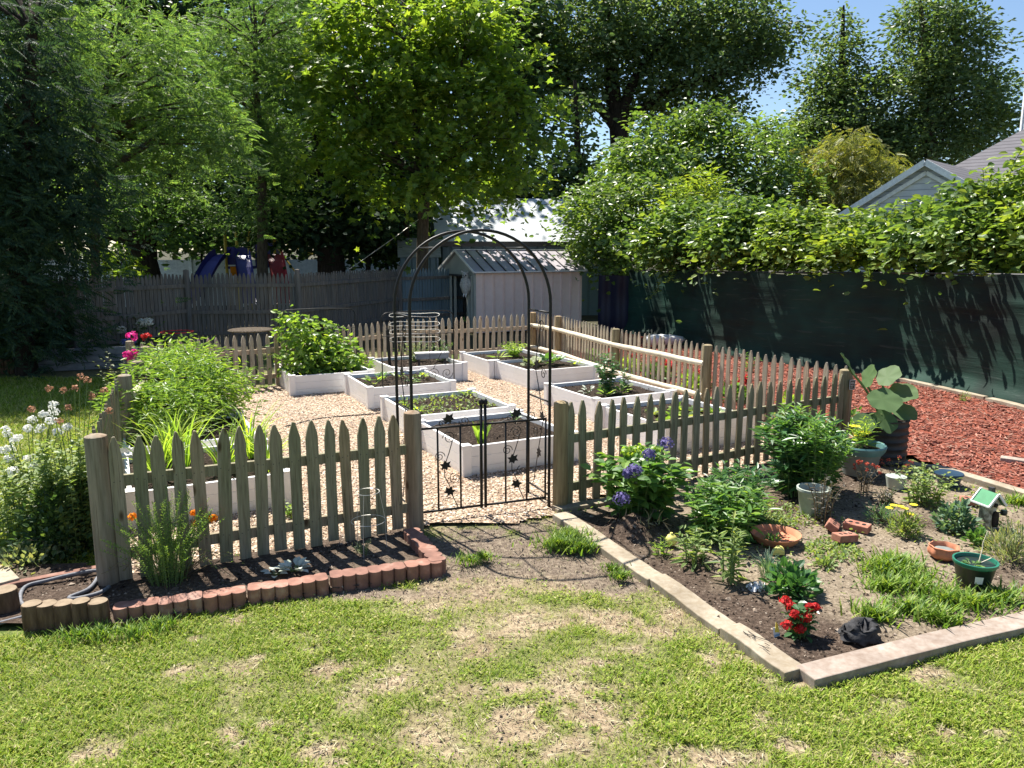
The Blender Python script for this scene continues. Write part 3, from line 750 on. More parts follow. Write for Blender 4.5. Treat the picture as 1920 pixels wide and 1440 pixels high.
hLF = HT(P_LF, 816); hGL = HT(P_GL, 772); hGR = HT(P_GR, 753); hRC = HT(P_RC, 693)
ta, tb = at_px(P_LF, P_GL, 212, .95), at_px(P_LF, P_GL, 738, .95)
LFL = (P_GL - P_LF).length
fence('picket_fence', 'grey-green picket fence run from the big left corner post to the black gate', [P_LF, P_GL], [(P_LF, hLF), (P_GL, hGL)], 16,
      lambda t: (hLF - .01) * (1 - t) + (hGL - .005) * t, ta * LFL, (1 - tb) * LFL, .035, [('flat', .70, .005, (.035, .075)), ('flat', .21, .005, (.035, .075))], M['picket'], M['post_grey'], pw=.082, postr=.07)
ta, tb = at_px(P_GR, P_RC, 1065, .9), at_px(P_GR, P_RC, 1590, .85)
RFL = (P_RC - P_GR).length
fence('picket_fence', 'grey-green picket fence run from the black gate to the signed corner post', [P_GR, P_RC], [(P_GR, hGR), (P_RC, hRC)], 27,
      lambda t: (hGR - .01) * (1 - t) + (hRC - .03) * t, ta * RFL, (1 - tb) * RFL, .035, [('flat', .66, .005, (.035, .075)), ('flat', .2, .005, (.035, .075))], M['picket'], M['post'], pw=.074, postr=.064)
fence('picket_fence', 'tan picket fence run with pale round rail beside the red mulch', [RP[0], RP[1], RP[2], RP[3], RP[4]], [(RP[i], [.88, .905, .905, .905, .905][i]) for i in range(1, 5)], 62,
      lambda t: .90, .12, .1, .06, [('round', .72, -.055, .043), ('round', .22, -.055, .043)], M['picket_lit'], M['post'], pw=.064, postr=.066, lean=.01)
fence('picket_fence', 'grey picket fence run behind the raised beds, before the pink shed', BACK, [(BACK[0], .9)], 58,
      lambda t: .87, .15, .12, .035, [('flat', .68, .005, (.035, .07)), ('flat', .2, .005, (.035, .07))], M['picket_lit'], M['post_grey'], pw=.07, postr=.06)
fence('picket_fence', 'grey picket fence run seen almost edge on behind the white phlox', LP[0:4] + [BACK[0]], [(LP[1], .95), (LP[2], .95), (LP[3], .95)], 44,
      lambda t: .95 - .05 * t, .25, .1, -.06, [('round', .78, .06, .043), ('round', .3, .06, .043)], M['picket'], M['post_grey'], pw=.07, postr=.066)

# small sign on the corner post
root = thing('post_sign', 'small black sign with white edging on the right corner fence post', 'sign', (P_RC.x, P_RC.y, .7))
c = G(1608, 719, .75); dv = Vector((P_RC.x * .0 + .35, -1, 0)).normalized()
zc = HT(P_RC, 719); base = P_RC + dv * .072 + Vector((.028, 0, zc))
rt = Vector((-dv.y, dv.x, 0)); ang = math.atan2(rt.y, rt.x)
mb = MB(); mb.box(base, (.075, .006, .105), ang); mb.build('plate', M['sign_black'], root)
mb = MB()
for dx, dz, w, h in ((0, .05, .075, .006), (0, -.05, .075, .006), (-.035, 0, .005, .1), (.035, 0, .005, .1)):
    mb.box(base + rt * dx + Vector((0, 0, dz)) + dv * .004, (w, .004, h), ang)
mb.build('border', M['sign_line'], root)
mb = MB()
for dz, w in ((.026, .04), (.012, .046), (-.008, .042), (-.027, .03)):
    for q in range(4):
        mb.box(base + rt * (-.018 + q * w / 3.6) + Vector((0, 0, dz)) + dv * .004, (w / 5.5, .002, .007), ang)
mb.build('lettering', M['sign_line'], root)

# ------------------------------------------------------------------ garden arch with its gate
nl, nr = G(777, 985), G(1029, 953)
offv = Vector((-.17, .375, 0))
fl, fr = nl + offv, nr + offv
AH = 2.34
arch = thing('garden_arch', 'tall black metal garden arch with ivy scrolls over the entrance', 'garden arch', (nl + nr) / 2)
def hoop(a, b):
    mid = (a + b) / 2; hw = (b - a).length / 2; d = (b - a).normalized()
    zs = AH - hw
    pts = [a + Vector((0, 0, z)) for z in (-.08, .5, 1.0, zs)] + [mid + d * (-hw * math.cos(t)) + Vector((0, 0, zs + hw * math.sin(t))) for t in [PI * i / 28 for i in range(1, 28)]] + [b + Vector((0, 0, z)) for z in (zs, 1.0, .5, -.08)]
    mb = MB(); mb.tube(pts, .0125, 8); return mb, mid, hw, d, zs
for a, b in ((nl, nr), (fl, fr)):
    mb, mid, hw, d, zs = hoop(a, b); mb.build('hoop', M['black_metal'], arch, smooth=True)
def bar(a, b, r=.008):
    mb = MB(); mb.tube([a, b], r, 6); mb.build('crossbar', M['black_metal'], arch, smooth=True)
for a, b in ((nl, fl), (nr, fr)):
    for z in (.12, .93, 1.68): bar(a + Vector((0, 0, z)), b + Vector((0, 0, z)))
mid = (nl + nr) / 2; hw = (nr - nl).length / 2; d = (nr - nl).normalized()
for t in (.28, .72):
    p = mid + d * (-hw * math.cos(PI * t)) + Vector((0, 0, AH - hw + hw * math.sin(PI * t))); bar(p, p + offv, .007)

def spiral(c, r, turns, a0, ex, ez, n=22):
    return [c + ex * (r * (1 - .85 * i / n) * math.cos(a0 + turns * 2 * PI * i / n)) + ez * (r * (1 - .85 * i / n) * math.sin(a0 + turns * 2 * PI * i / n)) for i in range(n + 1)]
EZ = Vector((0, 0, 1))
IVY = [(0, -.5), (.16, -.22), (.5, -.3), (.36, 0), (.55, .3), (.2, .25), (0, .55), (-.2, .25), (-.55, .3), (-.36, 0), (-.5, -.3), (-.16, -.22)]
def ivy_leaf(mb, c, ex, s, rot):
    ca, sa = math.cos(rot), math.sin(rot)
    ey = EZ.cross(ex)
    Mx = Matrix((ex, ey, EZ)).transposed().to_4x4(); Mx.translation = c
    mb.prism([((x * ca - z * sa) * s, (x * sa + z * ca) * s) for x, z in IVY], Mx, .006)
def vine(mb, lf, o, ex, pts, spirals, leaves, rad=.004):
    P = lambda q: o + ex * q[0] + EZ * q[1]
    mb.tube([P(q) for q in pts], rad, 5)
    for cx_, cz_, r, a0, tr in spirals: mb.tube(spiral(P((cx_, cz_)), r, tr, a0, ex, EZ), rad * .85, 5)
    for x_, z_, s_, ro in leaves:
        b_ = MB(); ivy_leaf(b_, P((x_, z_)), ex, s_, ro); b_.build('ivy_leaf', M['black_metal'], lf)
vm, vl = MB(), arch
for a in (nl, nr):
    ex = offv.normalized()
    vine(vm, vl, a, ex, [(.3, .15), (.2, .5), (.12, .75), (.2, 1.0), (.28, 1.2), (.2, 1.5), (.18, 1.6)],
         [(.16, 1.55, .06, 0, 1.6), (.27, .62, .05, 2, 1.5), (.12, 1.15, .05, 3, -1.5)], [(.14, .78, .085, .3), (.25, 1.22, .085, -.4), (.2, .45, .08, 2.2)])
vm.build('vine_scroll', M['black_metal'], arch)

def gate_leaf(label, a, b, flip):
    d = (b - a); w = d.length; ex = d.normalized()
    root = thing('garden_gate', label, 'gate', a, group='pair of black wrought gate leaves')
    P = lambda x, z: a + ex * x + EZ * z
    mb = MB(); r = .010
    mb.tube([P(.02, .79), P(w, .79)], r, 6); mb.tube([P(.02, .10), P(w, .10)], r, 6)
    mb.tube([P(.02, .08), P(.02, .80)], r * .9, 6); 
    mb.tube([P(w - .012, .08), P(w - .012, .955)], .0125, 8)
    for t in (1 / 3, 2 / 3): mb.tube([P(w * t, .10), P(w * t, .79)], .008, 6)
    mb.build('frame', M['black_metal'], root, smooth=True)
    mb = MB(); mb.lathe([(.012, .95), (.02, .96), (.022, .975), (.015, .995), (0, 1.0)], 12, P(w - .012, 0)); mb.build('finial', M['black_metal'], root, smooth=True)
    vm, vl = MB(), root; f = -1 if flip else 1; o = P(w / 2, 0)
    e = ex * f
    vine(vm, vl, o, e, [(.07, .11), (.02, .22), (.0, .3), (-.04, .38), (-.04, .47), (.0, .58), (.03, .68)],
         [(-.08, .55, .045, 0, 1.7), (-.0, .70, .055, PI, -1.8), (.05, .36, .05, 2, 1.7), (.13, .83, .045, PI, 1.6), (-.06, .82, .03, 0, 1.2)],
         [(-.03, .47, .085, .2), (.0, .25, .085, -.4), (-.0, .855, .09, .4)])
    vm.tube([P(.12, .79), P(w * .45, .845), P(w * .72, .80)], .0035, 5)
    vm.build('vine_scroll', M['black_metal'], root)
mid = nl.lerp(nr, .5)
gate_leaf('left leaf of the black wrought metal garden gate, by the left gate post', nl + d * .015, mid - d * .006, False)
gate_leaf('right leaf of the black wrought metal garden gate, by the right gate post', nr - d * .015, mid + d * .006, True)

# ------------------------------------------------------------------ white raised beds
BH, BS = .312, 1.22
def make_bed(n=BS, m_=BS):
    root = thing('raised_bed', '', 'raised bed', group='white vinyl raised beds on the gravel')
    for (x, y) in ((0, 0), (n, 0), (n, m_), (0, m_)):
        mb = MB(); mb.box((x, y, (BH + .008) / 2 - .005), (.092, .092, BH + .018)); p = bevel(mb.build('corner_post', M['vinyl'], root, local=True), .008)
        c = MB(); c.box((x, y, BH + .012), (.1, .1, .012)); bevel(c.build('cap', M['vinyl'], p, local=True), .004)
    hb = BH / 3
    for a, b in (((0.044, 0), (n - .044, 0)), ((n, .044), (n, m_ - .044)), ((n - .044, m_), (.044, m_)), ((0, m_ - .044), (0, .044))):
        mb = MB()
        for k in range(3):
            mb.beam(Vector((*a, hb * (k + .5) - .002)), Vector((*b, hb * (k + .5) - .002)), .036, hb - .0015)
        bevel(mb.build('side_board', M['vinyl'], root, local=True), .002, 1)
    xs_ = np.linspace(.025, n - .025, 34); ys_ = np.linspace(.025, m_ - .025, 34)
    X, Y = np.meshgrid(xs_, ys_); Z = BH - .075 + .04 * fbm(X * 6, Y * 6, 3, 3)
    i = np.arange(33)[None] + np.arange(33)[:, None] * 34
    Q = np.stack([i, i + 1, i + 35, i + 34], -1).reshape(-1, 4)
    mb = MB(); mb.raw(np.stack([X, Y, Z], -1).reshape(-1, 3), Q.ravel(), np.full(len(Q), 4)); mb.build('soil', M['soil'], root, local=True, smooth=True)
    return root
BEDS = {}
bed_list = [
    ('A', (873, 837), 'white raised bed of bare soil right behind the black gate'),
    ('B', (780, 779), 'white raised bed of dark soil with scattered seedlings, second behind the gate'),
    ('C', (693, 727), 'white raised bed with the black scroll trellis and yellow-green squash seedlings'),
    ('D', (547, 705), 'white raised bed filled by the tall climbing bean vines'),
    ('E', (740, 690), 'white raised bed holding the round wire plant cage and a herb tray'),
    ('F', (920, 677), 'white raised bed in the far corner below the pink shed with leafy greens'),
    ('G', (995, 695), 'white raised bed with pale green squash behind the right arch leg'),
    ('H', (1118, 748), 'white raised bed with dark upright leafy bushes before the round-rail fence'),
    ('I', (1250, 799), 'white raised bed of pale lettuce, half hidden behind the right front pickets'),
]
jn = G(540, 885, BH); jn.z = 0; jn = jn - U * BS
proto = None
def bed_at(key, n, label):
    global proto
    if proto is None: proto = o = make_bed()
    else: o = copy_tree(proto)
    o.location = (n.x, n.y, 0); o.rotation_euler = (0, 0, A27 + random.gauss(0, .012)); o['label'] = label
    BEDS[key] = (Vector((n.x, n.y, 0)), o); return o
for key, px, label in bed_list:
    n = G(px[0], px[1], BH); bed_at(key, n, label)
bed_at('J', jn, 'white raised bed of arching daylily leaves behind the left front pickets')
bed_at('K', jn + Vv * 1.52 + U * -.02, 'white raised bed under the big bushy plant, behind the daylilies')
bed_at('L', jn + Vv * 3.0 + U * -.06, 'white raised bed farthest along the left fence, mostly hidden by leaves')
def inbed(key, u, v, z=BH - .05):
    return BEDS[key][0] + U * (u * BS) + Vv * (v * BS) + Vector((0, 0, z))

# ------------------------------------------------------------------ edging, logs, hose, boards
def scallop_block():
    root = thing('edging_block', '', 'garden edging', group='scalloped red edging blocks of the left bed')
    mb = MB(); w, dpt, h = .248, .095, .10
    outl = []
    for k in range(3):
        cx_ = -w / 2 + w / 6 + k * w / 3; r = w / 6
        for i in range(7):
            a = PI + PI * i / 6
            outl.append((cx_ + r * math.cos(a), r * .75 * math.sin(a)))
    top = []
    for k in range(3):
        cx_ = w / 2 - w / 6 - k * w / 3; r = w / 6
        for i in range(7):
            a = PI * i / 6
            top.append((cx_ + r * math.cos(a), dpt + r * .5 * math.sin(a) - .02))
    o2 = outl + top; k = len(o2)
    vs = [(x, y, -.03) for x, y in o2] + [(x, y, h) for x, y in o2]
    fs = [tuple(range(k - 1, -1, -1)), tuple(range(k, 2 * k))] + [(i, (i + 1) % k, k + (i + 1) % k, k + i) for i in range(k)]
    mb.add(vs, fs); bevel(mb.build('block', M['brick_edging'], root, local=True), .005)
    return root
epts = [G(212, 1172), G(830, 1078)]
sb = None; el = (epts[1] - epts[0]).length; nblk = int(el / .245)
names_e = ['by the log posts', 'below the wispy green bush', 'in front of the wispy green bush', 'right of the wispy green bush', 'below the picket shadows', 'left below the silver plant', 'below the silver lamb ears plant', 'right below the silver plant', 'below the wire ring support', 'just left of the front corner', 'at the front right corner', 'next to the corner']
nblk = min(nblk, 12)
def eblock(p, ang, label):
    global sb
    if sb is None: sb = o = scallop_block()
    else: o = copy_tree(sb)
    o.location = p; o.rotation_euler = (random.gauss(0, .02), random.gauss(0, .02), ang); o['label'] = label
for i in range(nblk):
    p = epts[0].lerp(epts[1], (i + .5) / nblk); d_ = epts[1] - epts[0]
    eblock(p + Vector((0, random.uniform(-.012, .012), 0)), math.atan2(d_.y, d_.x) + random.gauss(0, .03), 'scalloped red edging block of the front row, ' + names_e[i])
e2 = [G(828, 1072), G(778, 1012)]
for i in range(3):
    p = e2[0].lerp(e2[1], (i + .4) / 3); d_ = e2[1] - e2[0]
    eblock(p, math.atan2(d_.y, d_.x), 'scalloped red edging block of the side row, ' + ['nearest the front corner', 'middle of the side row', 'nearest the left gate post'][i])

lg = thing('log_edging', 'row of five short round log stubs at the left end of the red edging', 'log edging', G(135, 1180))
for i, px in enumerate((65, 93, 124, 156, 188)):
    p = G(px, 1180 - i * 2); mb = MB(); r = random.uniform(.051, .058); h = .155 + random.uniform(-.012, .012)
    mb.lathe([(r, -.05), (r * 1.02, h * .5), (r, h - .006), (r * .93, h)], 16, p, wob=.03, lobes=3, mi=0)
    mb.M[-1][-1] = 1
    smooth_by_angle(mb.build('log', [M['log_bark'], M['log_end']], lg), 35)
p = G(12, 1150); lg2 = thing('log_stub', 'single thick log stub standing at the far left edge of the soil', 'log', p)
mb = MB(); mb.lathe([(.075, -.05), (.077, .07), (.075, .15), (.07, .157)], 18, p, wob=.03, lobes=4); mb.M[-1][-1] = 1
smooth_by_angle(mb.build('log', [M['log_bark'], M['log_end']], lg2), 35)

hp = [(-40, 1178), (30, 1160), (55, 1150), (38, 1125), (48, 1100), (90, 1088), (140, 1076), (185, 1070), (182, 1085), (165, 1105), (130, 1120), (145, 1122), (185, 1112), (205, 1100)]
def smoothpath(pts, n=6):
    out = []
    for i in range(len(pts) - 1):
        p0, p1, p2, p3 = pts[max(i - 1, 0)], pts[i], pts[i + 1], pts[min(i + 2, len(pts) - 1)]
        for k in range(n):
            t = k / n
            out.append(.5 * ((2 * p1) + (p2 - p0) * t + (2 * p0 - 5 * p1 + 4 * p2 - p3) * t * t + (3 * p1 - p0 - 3 * p2 + p3) * t ** 3))
    return out + [pts[-1]]
hz = [.03, .03, .035, .035, .035, .05, .06, .055, .045, .05, .05, .05, .05, .045]
mb = MB(); mb.tube(smoothpath([G(a, b, z) for (a, b), z in zip(hp, hz)]), .0125, 8)
tag(mb.build('garden_hose', M['hose'], smooth=True), 'grey soaker hose looped on the soil by the left corner post', 'hose')
mb = MB(); mb.tube(smoothpath([G(160, 1082, .035), G(120, 1085, .03), G(60, 1092, .03), G(-20, 1105, .03)]), .016, 8)
mb = MB(); mb.beam(G(-30, 1108, .03), G(195, 1066, .03), .06, .05)
tag(bevel(mb.build('brick_strip', M['brick_edging']), .006), 'low red brick strip behind the hose by the left corner post', 'garden edging')
mb = MB(); mb.beam(G(-60, 1098, .045), G(24, 1076, .045), .34, .05)
tag(bevel(mb.build('paving_slab', M['border_board']), .006), 'pale square paving slab at the far left edge', 'paving slab')
# low brown hose across the gravel
mb = MB(); mb.tube(smoothpath([G(535, 800, .02), G(600, 785, .02), G(690, 777, .02), G(735, 772, .02)]), .012, 6)
tag(mb.build('drip_hose', M['plastic_black']), 'thin dark hose lying across the gravel', 'hose')

def plank(name, a, b, w, h, mat, label, group, z=0.0, warp=.006, tilt=0):
    """a board on edge of the bed, slightly warped and chipped"""
    d_ = (b - a); L_ = d_.length; ex = d_.normalized(); ey = Vector((-ex.y, ex.x, 0)); n_ = 12
    mb = MB(); vs = []
    for i in range(n_ + 1):
        t = i / n_; j = random.uniform(-.002, .002)
        zz = z + warp * math.sin(t * PI * 1.7 + .4)
        for sy, sz in ((-1, 0), (1, 0), (1, 1), (-1, 1)):
            vs.append(a + ex * (t * L_) + ey * (sy * w / 2 + j + random.uniform(-.0015, .0015)) + Vector((0, 0, (zz + tilt * sy + h) if sz else -.03)))
    fs = [(0, 1, 2, 3), tuple(4 * n_ + q for q in (3, 2, 1, 0))]
    for i in range(n_):
        for q in range(4):
            fs.append((4 * i + q, 4 * i + 4 + q, 4 * i + 4 + (q + 1) % 4, 4 * i + (q + 1) % 4))
    mb.add(vs, fs); o = bevel(mb.build(name, mat), .006)
    return tag(o, label, 'border board', group)
BG = 'timber border boards of the right planting bed'
def lerp(a, b, t): return a.lerp(b, t)
BW = .145
# the light boards along the lawn: three in a line, then the pinkish one to the right
q0, q1 = G(1050, 972), G(1492, 1273)
c1, c2 = lerp(q0, q1, .53), lerp(q0, q1, .79)
plank('border_board', q0, lerp(q0, q1, .525), BW, .05, M['border_board'], 'long pale border board running from the right gate post, with a chipped end', BG, 0)
plank('border_board', lerp(q0, q1, .50) + Vector((.03, -.02, 0)), lerp(q0, q1, .80), BW, .048, M['border_board'], 'pale border board in the middle of the lawn edge, beside the dark soil', BG, -.004)
plank('border_board', lerp(q0, q1, .803), q1, BW, .055, M['border_board'], 'pale border board with pencil scribbles at the front corner of the planting bed', BG, 0)
plank('border_board', G(1508, 1278), G(2100, 1128), .15, .05, M['board_pink'], 'pinkish grey border board along the front right of the planting bed', BG, 0)
plank('border_board', P_GR + Vector((-.05, -.1, 0)), P_GR + Vector((.55, .18, 0)), .12, .05, M['border_board'], 'short grey border board under the pickets beside the right gate post', BG, 0, .003)
# pencil scribble on the corner board
mb = MB(); ex = (q1 - q0).normalized(); ey = Vector((-ex.y, ex.x, 0)); sc0 = lerp(q0, q1, .875)
for i in range(9):
    a_ = sc0 + ex * random.uniform(-.09, .1) + ey * random.uniform(-.03, .05) + Vector((0, 0, .067)); an = random.uniform(-.5, .5)
    mb.beam(a_, a_ + (ex * math.cos(an) + ey * math.sin(an)) * random.uniform(.03, .09), .003, .002)
tag(mb.build('pencil_scribble', M['sign_black']), 'dark pencil scribble on the pale corner board', 'scribble')
plank('border_board', G(1640, 868), G(1790, 890), .12, .06, M['border_board'], 'weathered border board between the red mulch and the teal pot', BG, 0)
plank('border_board', G(1745, 885), G(2000, 958), .12, .075, M['border_board'], 'pale border board between the red mulch and the birdhouse', BG, 0)
plank('border_board', G(1625, 705), G(1850, 754), .13, .09, M['border_board'], 'pale border board at the foot of the black screen wall', BG, 0)
plank('border_board', G(1853, 757), G(1990, 790), .13, .09, M['border_board'], 'short grey border board at the foot of the black screen wall, right edge', BG, 0)
plank('wood_block', G(1875, 868), G(1960, 880), .12, .07, M['board_pink'], 'dark offcut of timber lying on the red mulch', None, .0, .002)
o = bpy.data.objects['wood_block']; o['category'] = 'timber offcut'
plank('border_board', G(1447, 677), G(1612, 703), .13, .08, M['border_board'], 'far border board at the foot of the black screen wall, behind the tan pickets', BG, 0)
# ------------------------------------------------------------------ black screen wall
root = thing('screen_wall', 'tall black and green fabric screen wall under the leafy hedge', 'screen fence', WALL[2])
def wall_at(t):
    L = [0]
    for a, b in zip(WALL, WALL[1:]): L.append(L[-1] + (b - a).length)
    s = t * L[-1]
    for i in range(len(WALL) - 1):
        if s <= L[i + 1] or i == len(WALL) - 2:
            return WALL[i].lerp(WALL[i + 1], (s - L[i]) / (L[i + 1] - L[i]))
nu, nv_ = 260, 44
V = []
for i in range(nu + 1):
    p = wall_at(i / nu); q = wall_at(min(1, i / nu + .01)) - wall_at(max(0, i / nu - .01)); q.normalize(); out_ = Vector((q.y, -q.x, 0))
    if out_.x > 0: out_ = -out_
    for j in range(nv_ + 1):
        v = j / nv_; s = i / nu * 12.5
        bul = .05 * (float(fbm(s * .8, v * 9, 4, 3)) - .5) + .035 * math.sin(s * 2.6) * (1 - v) + (.14 * math.exp(-(v / .09) ** 2) * (.6 + .8 * float(vnoise(s * .5, .5, 9))))
        z = .03 + (1.62 + .25 * i / nu) * v - .05 * v * abs(math.sin(s * 1.3))
        V.append(p + out_ * bul + Vector((0, 0, z)))
ii = np.arange(nu)[:, None] * (nv_ + 1) + np.arange(nv_)[None]
Q = np.stack([ii, ii + nv_ + 1, ii + nv_ + 2, ii + 1], -1).reshape(-1, 4)
mb = MB(); mb.raw([tuple(v) for v in V], Q.ravel(), np.full(len(Q), 4)); mb.build('fabric', M['tarp'], root, smooth=True)
for i in range(6):
    p = wall_at(i / 5) + Vector((.06, .03, 0)); mb = MB(); zz_ = 1.70 + .25 * i / 5; mb.lathe([(.03, -.1), (.03, zz_), (0, zz_ + .02)], 8, p); mb.build('post', M['dark_trim'], root)
mb = MB(); mb.tube([wall_at(i / 20) + Vector((.05, .02, 1.64 + .25 * i / 20)) for i in range(21)], .018, 6); mb.build('rail', M['dark_trim'], root)

# dark blue tarp hanging in the far corner between the shed and the wall
mb = MB(); a, b = Vector((2.3, 20.6, 0)), Vector((3.1, 20.2, 0)); vs = []
for i in range(13):
    for j in range(9):
        p = a.lerp(b, i / 12); vs.append(p + Vector((0, -.05 * math.sin(i * 1.1) - .03 * math.sin(j), 1.5 * j / 8)))
fs = [(i * 9 + j, i * 9 + 9 + j, i * 9 + 10 + j, i * 9 + 1 + j) for i in range(12) for j in range(8)]
mb.add(vs, fs); o = mb.build('blue_tarp', m_plain('navy_tarp', (.008, .008, .03), .5, .4), smooth=True)
tag(o, 'dark blue tarp hanging in the shadow right of the pink shed', 'tarp')

# ------------------------------------------------------------------ pink metal shed
SA = math.radians(27); su, sv = Vector((math.cos(SA), math.sin(SA), 0)), Vector((-math.sin(SA), math.cos(SA), 0))
S0 = Vector((-.94, 20.2, 0)); SL, SW, SE, SR = 3.25, 2.35, 1.60, 2.12
shed = thing('garden_shed', 'pale pink metal garden shed with a ribbed grey roof and open dark doorway', 'shed', S0)
sp = lambda u, v, z: S0 + su * u + sv * v + Vector((0, 0, z))
def ribbed(mb, a, b, z0, z1, n, dep=.03):
    d_ = (b - a); L_ = d_.length; ex = d_.normalized(); nn = Vector((ex.y, -ex.x, 0)); prof = []
    for i in range(n):
        s = L_ * i / n; w = L_ / n
        prof += [(s, 0), (s + w * .62, 0), (s + w * .68, dep), (s + w * .74, .002), (s + w * .80, dep), (s + w * .86, 0)]
    prof.append((L_, 0)); vs = []
    for s, o_ in prof:
        p = a + ex * s + nn * o_; zt = z1(s / L_) if callable(z1) else z1
        vs += [p + Vector((0, 0, z0)), p + Vector((0, 0, zt))]
    mb.add(vs, [(2 * i, 2 * i + 2, 2 * i + 3, 2 * i + 1) for i in range(len(prof) - 1)])
mb = MB(); ribbed(mb, sp(0, 0, 0), sp(SL, 0, 0), .0, SE, 11); mb.build('wall', M['shed_pink'], shed)
mb = MB(); ribbed(mb, sp(SL, 0, 0), sp(SL, SW, 0), 0, SE, 8); ribbed(mb, sp(SL, SW, 0), sp(0, SW, 0), 0, SE, 11)
mb.add([sp(SL, 0, SE), sp(SL, SW, SE), sp(SL, SW / 2, SR)], [(0, 1, 2)]); mb.build('wall', M['shed_grey'], shed)
# gable end with the doorway: strips left and right, header and gable
mb = MB(); ribbed(mb, sp(0, SW, 0), sp(0, 1.62, 0), 0, SE - .1, 3); ribbed(mb, sp(0, .62, 0), sp(0, 0, 0), 0, SE - .1, 3)
mb.add([sp(0, SW, SE - .1), sp(0, 0, SE - .1), sp(0, 0, SE), sp(0, SW / 2, SR), sp(0, SW, SE)], [(0, 1, 2, 3, 4)])
mb.build('gable_wall', M['shed_grey'], shed)
mb = MB(); mb.beam(sp(-.03, .55, SE - .12), sp(-.03, 1.7, SE - .12), .05, .05); mb.beam(sp(-.02, 1.62, 0), sp(-.02, 1.62, SE - .14), .04, .05); mb.beam(sp(-.02, .62, 0), sp(-.02, .62, SE - .14), .04, .05)
mb.build('door_frame', M['dark_trim'], shed)
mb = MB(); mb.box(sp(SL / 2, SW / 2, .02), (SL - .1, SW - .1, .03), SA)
mb.add([sp(.9, .05, 0), sp(.9, SW - .05, 0), sp(.9, SW - .05, SE), sp(.9, .05, SE)], [(0, 1, 2, 3)]); mb.build('interior_shade', M['inside_dark'], shed)  # dark sheet across the inside paints the shade behind the doorway
mb = MB(); ribbed(mb, sp(.06, 1.62, 0), sp(.06, 1.45, 0), .05, SE - .16, 2); mb.build('sliding_door', M['shed_grey'], shed)
ov = .10; rv = []
mb = MB(); sl = (SR - SE) / (SW / 2)
for sgn in (0, 1):
    v0, v1 = (-ov, SW / 2) if sgn == 0 else (SW + ov, SW / 2)
    za, zb = SE - ov * sl + .03, SR + .03
    mb.add([sp(-ov, v0, za), sp(SL + ov, v0, za), sp(SL + ov, v1, zb), sp(-ov, v1, zb), sp(-ov, v0, za - .025), sp(SL + ov, v0, za - .025), sp(SL + ov, v1, zb - .025), sp(-ov, v1, zb - .025)],
           [(0, 1, 2, 3), (7, 6, 5, 4), (0, 4, 5, 1), (0, 3, 7, 4), (1, 5, 6, 2)])
rf = mb.build('roof', M['shed_roof'], shed)
mb = MB()
for i in range(1, 11):
    u = -ov + (SL + 2 * ov) * i / 11
    for v0, v1 in ((-ov, SW / 2), (SW + ov, SW / 2)): mb.beam(sp(u, v0, SE - ov * sl + .045), sp(u, v1, SR + .045), .022, .03)
mb.build('roof_seam', M['dark_trim'], rf)
mb = MB()
mb.beam(sp(-ov, -ov, SE - ov * sl + .03), sp(-ov, SW / 2, SR + .03), .03, .05); mb.beam(sp(-ov, SW + ov, SE - ov * sl + .03), sp(-ov, SW / 2, SR + .03), .03, .05)
mb.beam(sp(SL + ov, -ov, SE - ov * sl + .03), sp(SL + ov, SW / 2, SR + .03), .03, .05)
mb.beam(sp(-ov, -ov, SE - ov * sl + .035), sp(SL + ov, -ov, SE - ov * sl + .035), .03, .03); mb.beam(sp(-ov, SW / 2, SR + .045), sp(SL + ov, SW / 2, SR + .045), .06, .02)
mb.build('roof_trim', M['white'], shed)
# owl figure hanging at the doorway
op0 = sp(-.14, .36, 1.45); owl = thing('owl_figure', 'grey plastic owl figure with ear tufts hanging by the shed doorway', 'owl figure', op0); owl.scale = (.66, .66, .78); op = Vector((0, 0, 0))
mb = MB(); mb.lathe([(.03, -.62), (.10, -.56), (.155, -.40), (.165, -.25), (.14, -.10), (.115, -.03), (.135, .04), (.125, .12), (.07, .17), (0, .18)], 18, op, sx=1, sy=.85); ob = mb.build('body', M['owl'], owl, smooth=True, local=True)
fd = Vector((-.35, -.94, 0)); fr_ = Vector((.94, -.35, 0))
for s in (-1, 1):
    mb = MB(); mb.tube([op + fr_ * (.07 * s) + Vector((0, 0, .13)), op + fr_ * (.13 * s) + fd * .03 + Vector((0, 0, .19)), op + fr_ * (.19 * s) + fd * .02 + Vector((0, 0, .22))], [.05, .03, .006], 8); mb.build('ear_tuft', M['owl'], owl, smooth=True, local=True)
    mb = MB(); mb.tube([op + fr_ * (.05 * s) + fd * .09 + Vector((0, 0, .06)), op + fr_ * (.05 * s) + fd * .125 + Vector((0, 0, .06))], [.035, .02], 10); mb.build('eye', M['owl_dark'], owl, local=True)
    mb = MB(); mb.tube([op + fr_ * (.13 * s) + Vector((0, 0, -.05)), op + fr_ * (.19 * s) + Vector((0, 0, -.25)), op + fr_ * (.13 * s) - fd * .03 + Vector((0, 0, -.55))], [.05, .06, .012], 8); mb.build('wing', M['owl'], owl, smooth=True, local=True)
    mb = MB(); mb.tube([op + fr_ * (.05 * s) + fd * .05 + Vector((0, 0, -.55)), op + fr_ * (.05 * s) + fd * .12 + Vector((0, 0, -.66))], [.03, .012], 8); mb.build('claw', M['white'], owl, local=True)
mb = MB(); mb.tube([op + fd * .11 + Vector((0, 0, .03)), op + fd * .16 + Vector((0, 0, .0)), op + fd * .14 + Vector((0, 0, -.04))], [.02, .014, .003], 6); mb.build('beak', M['owl_dark'], owl, local=True)

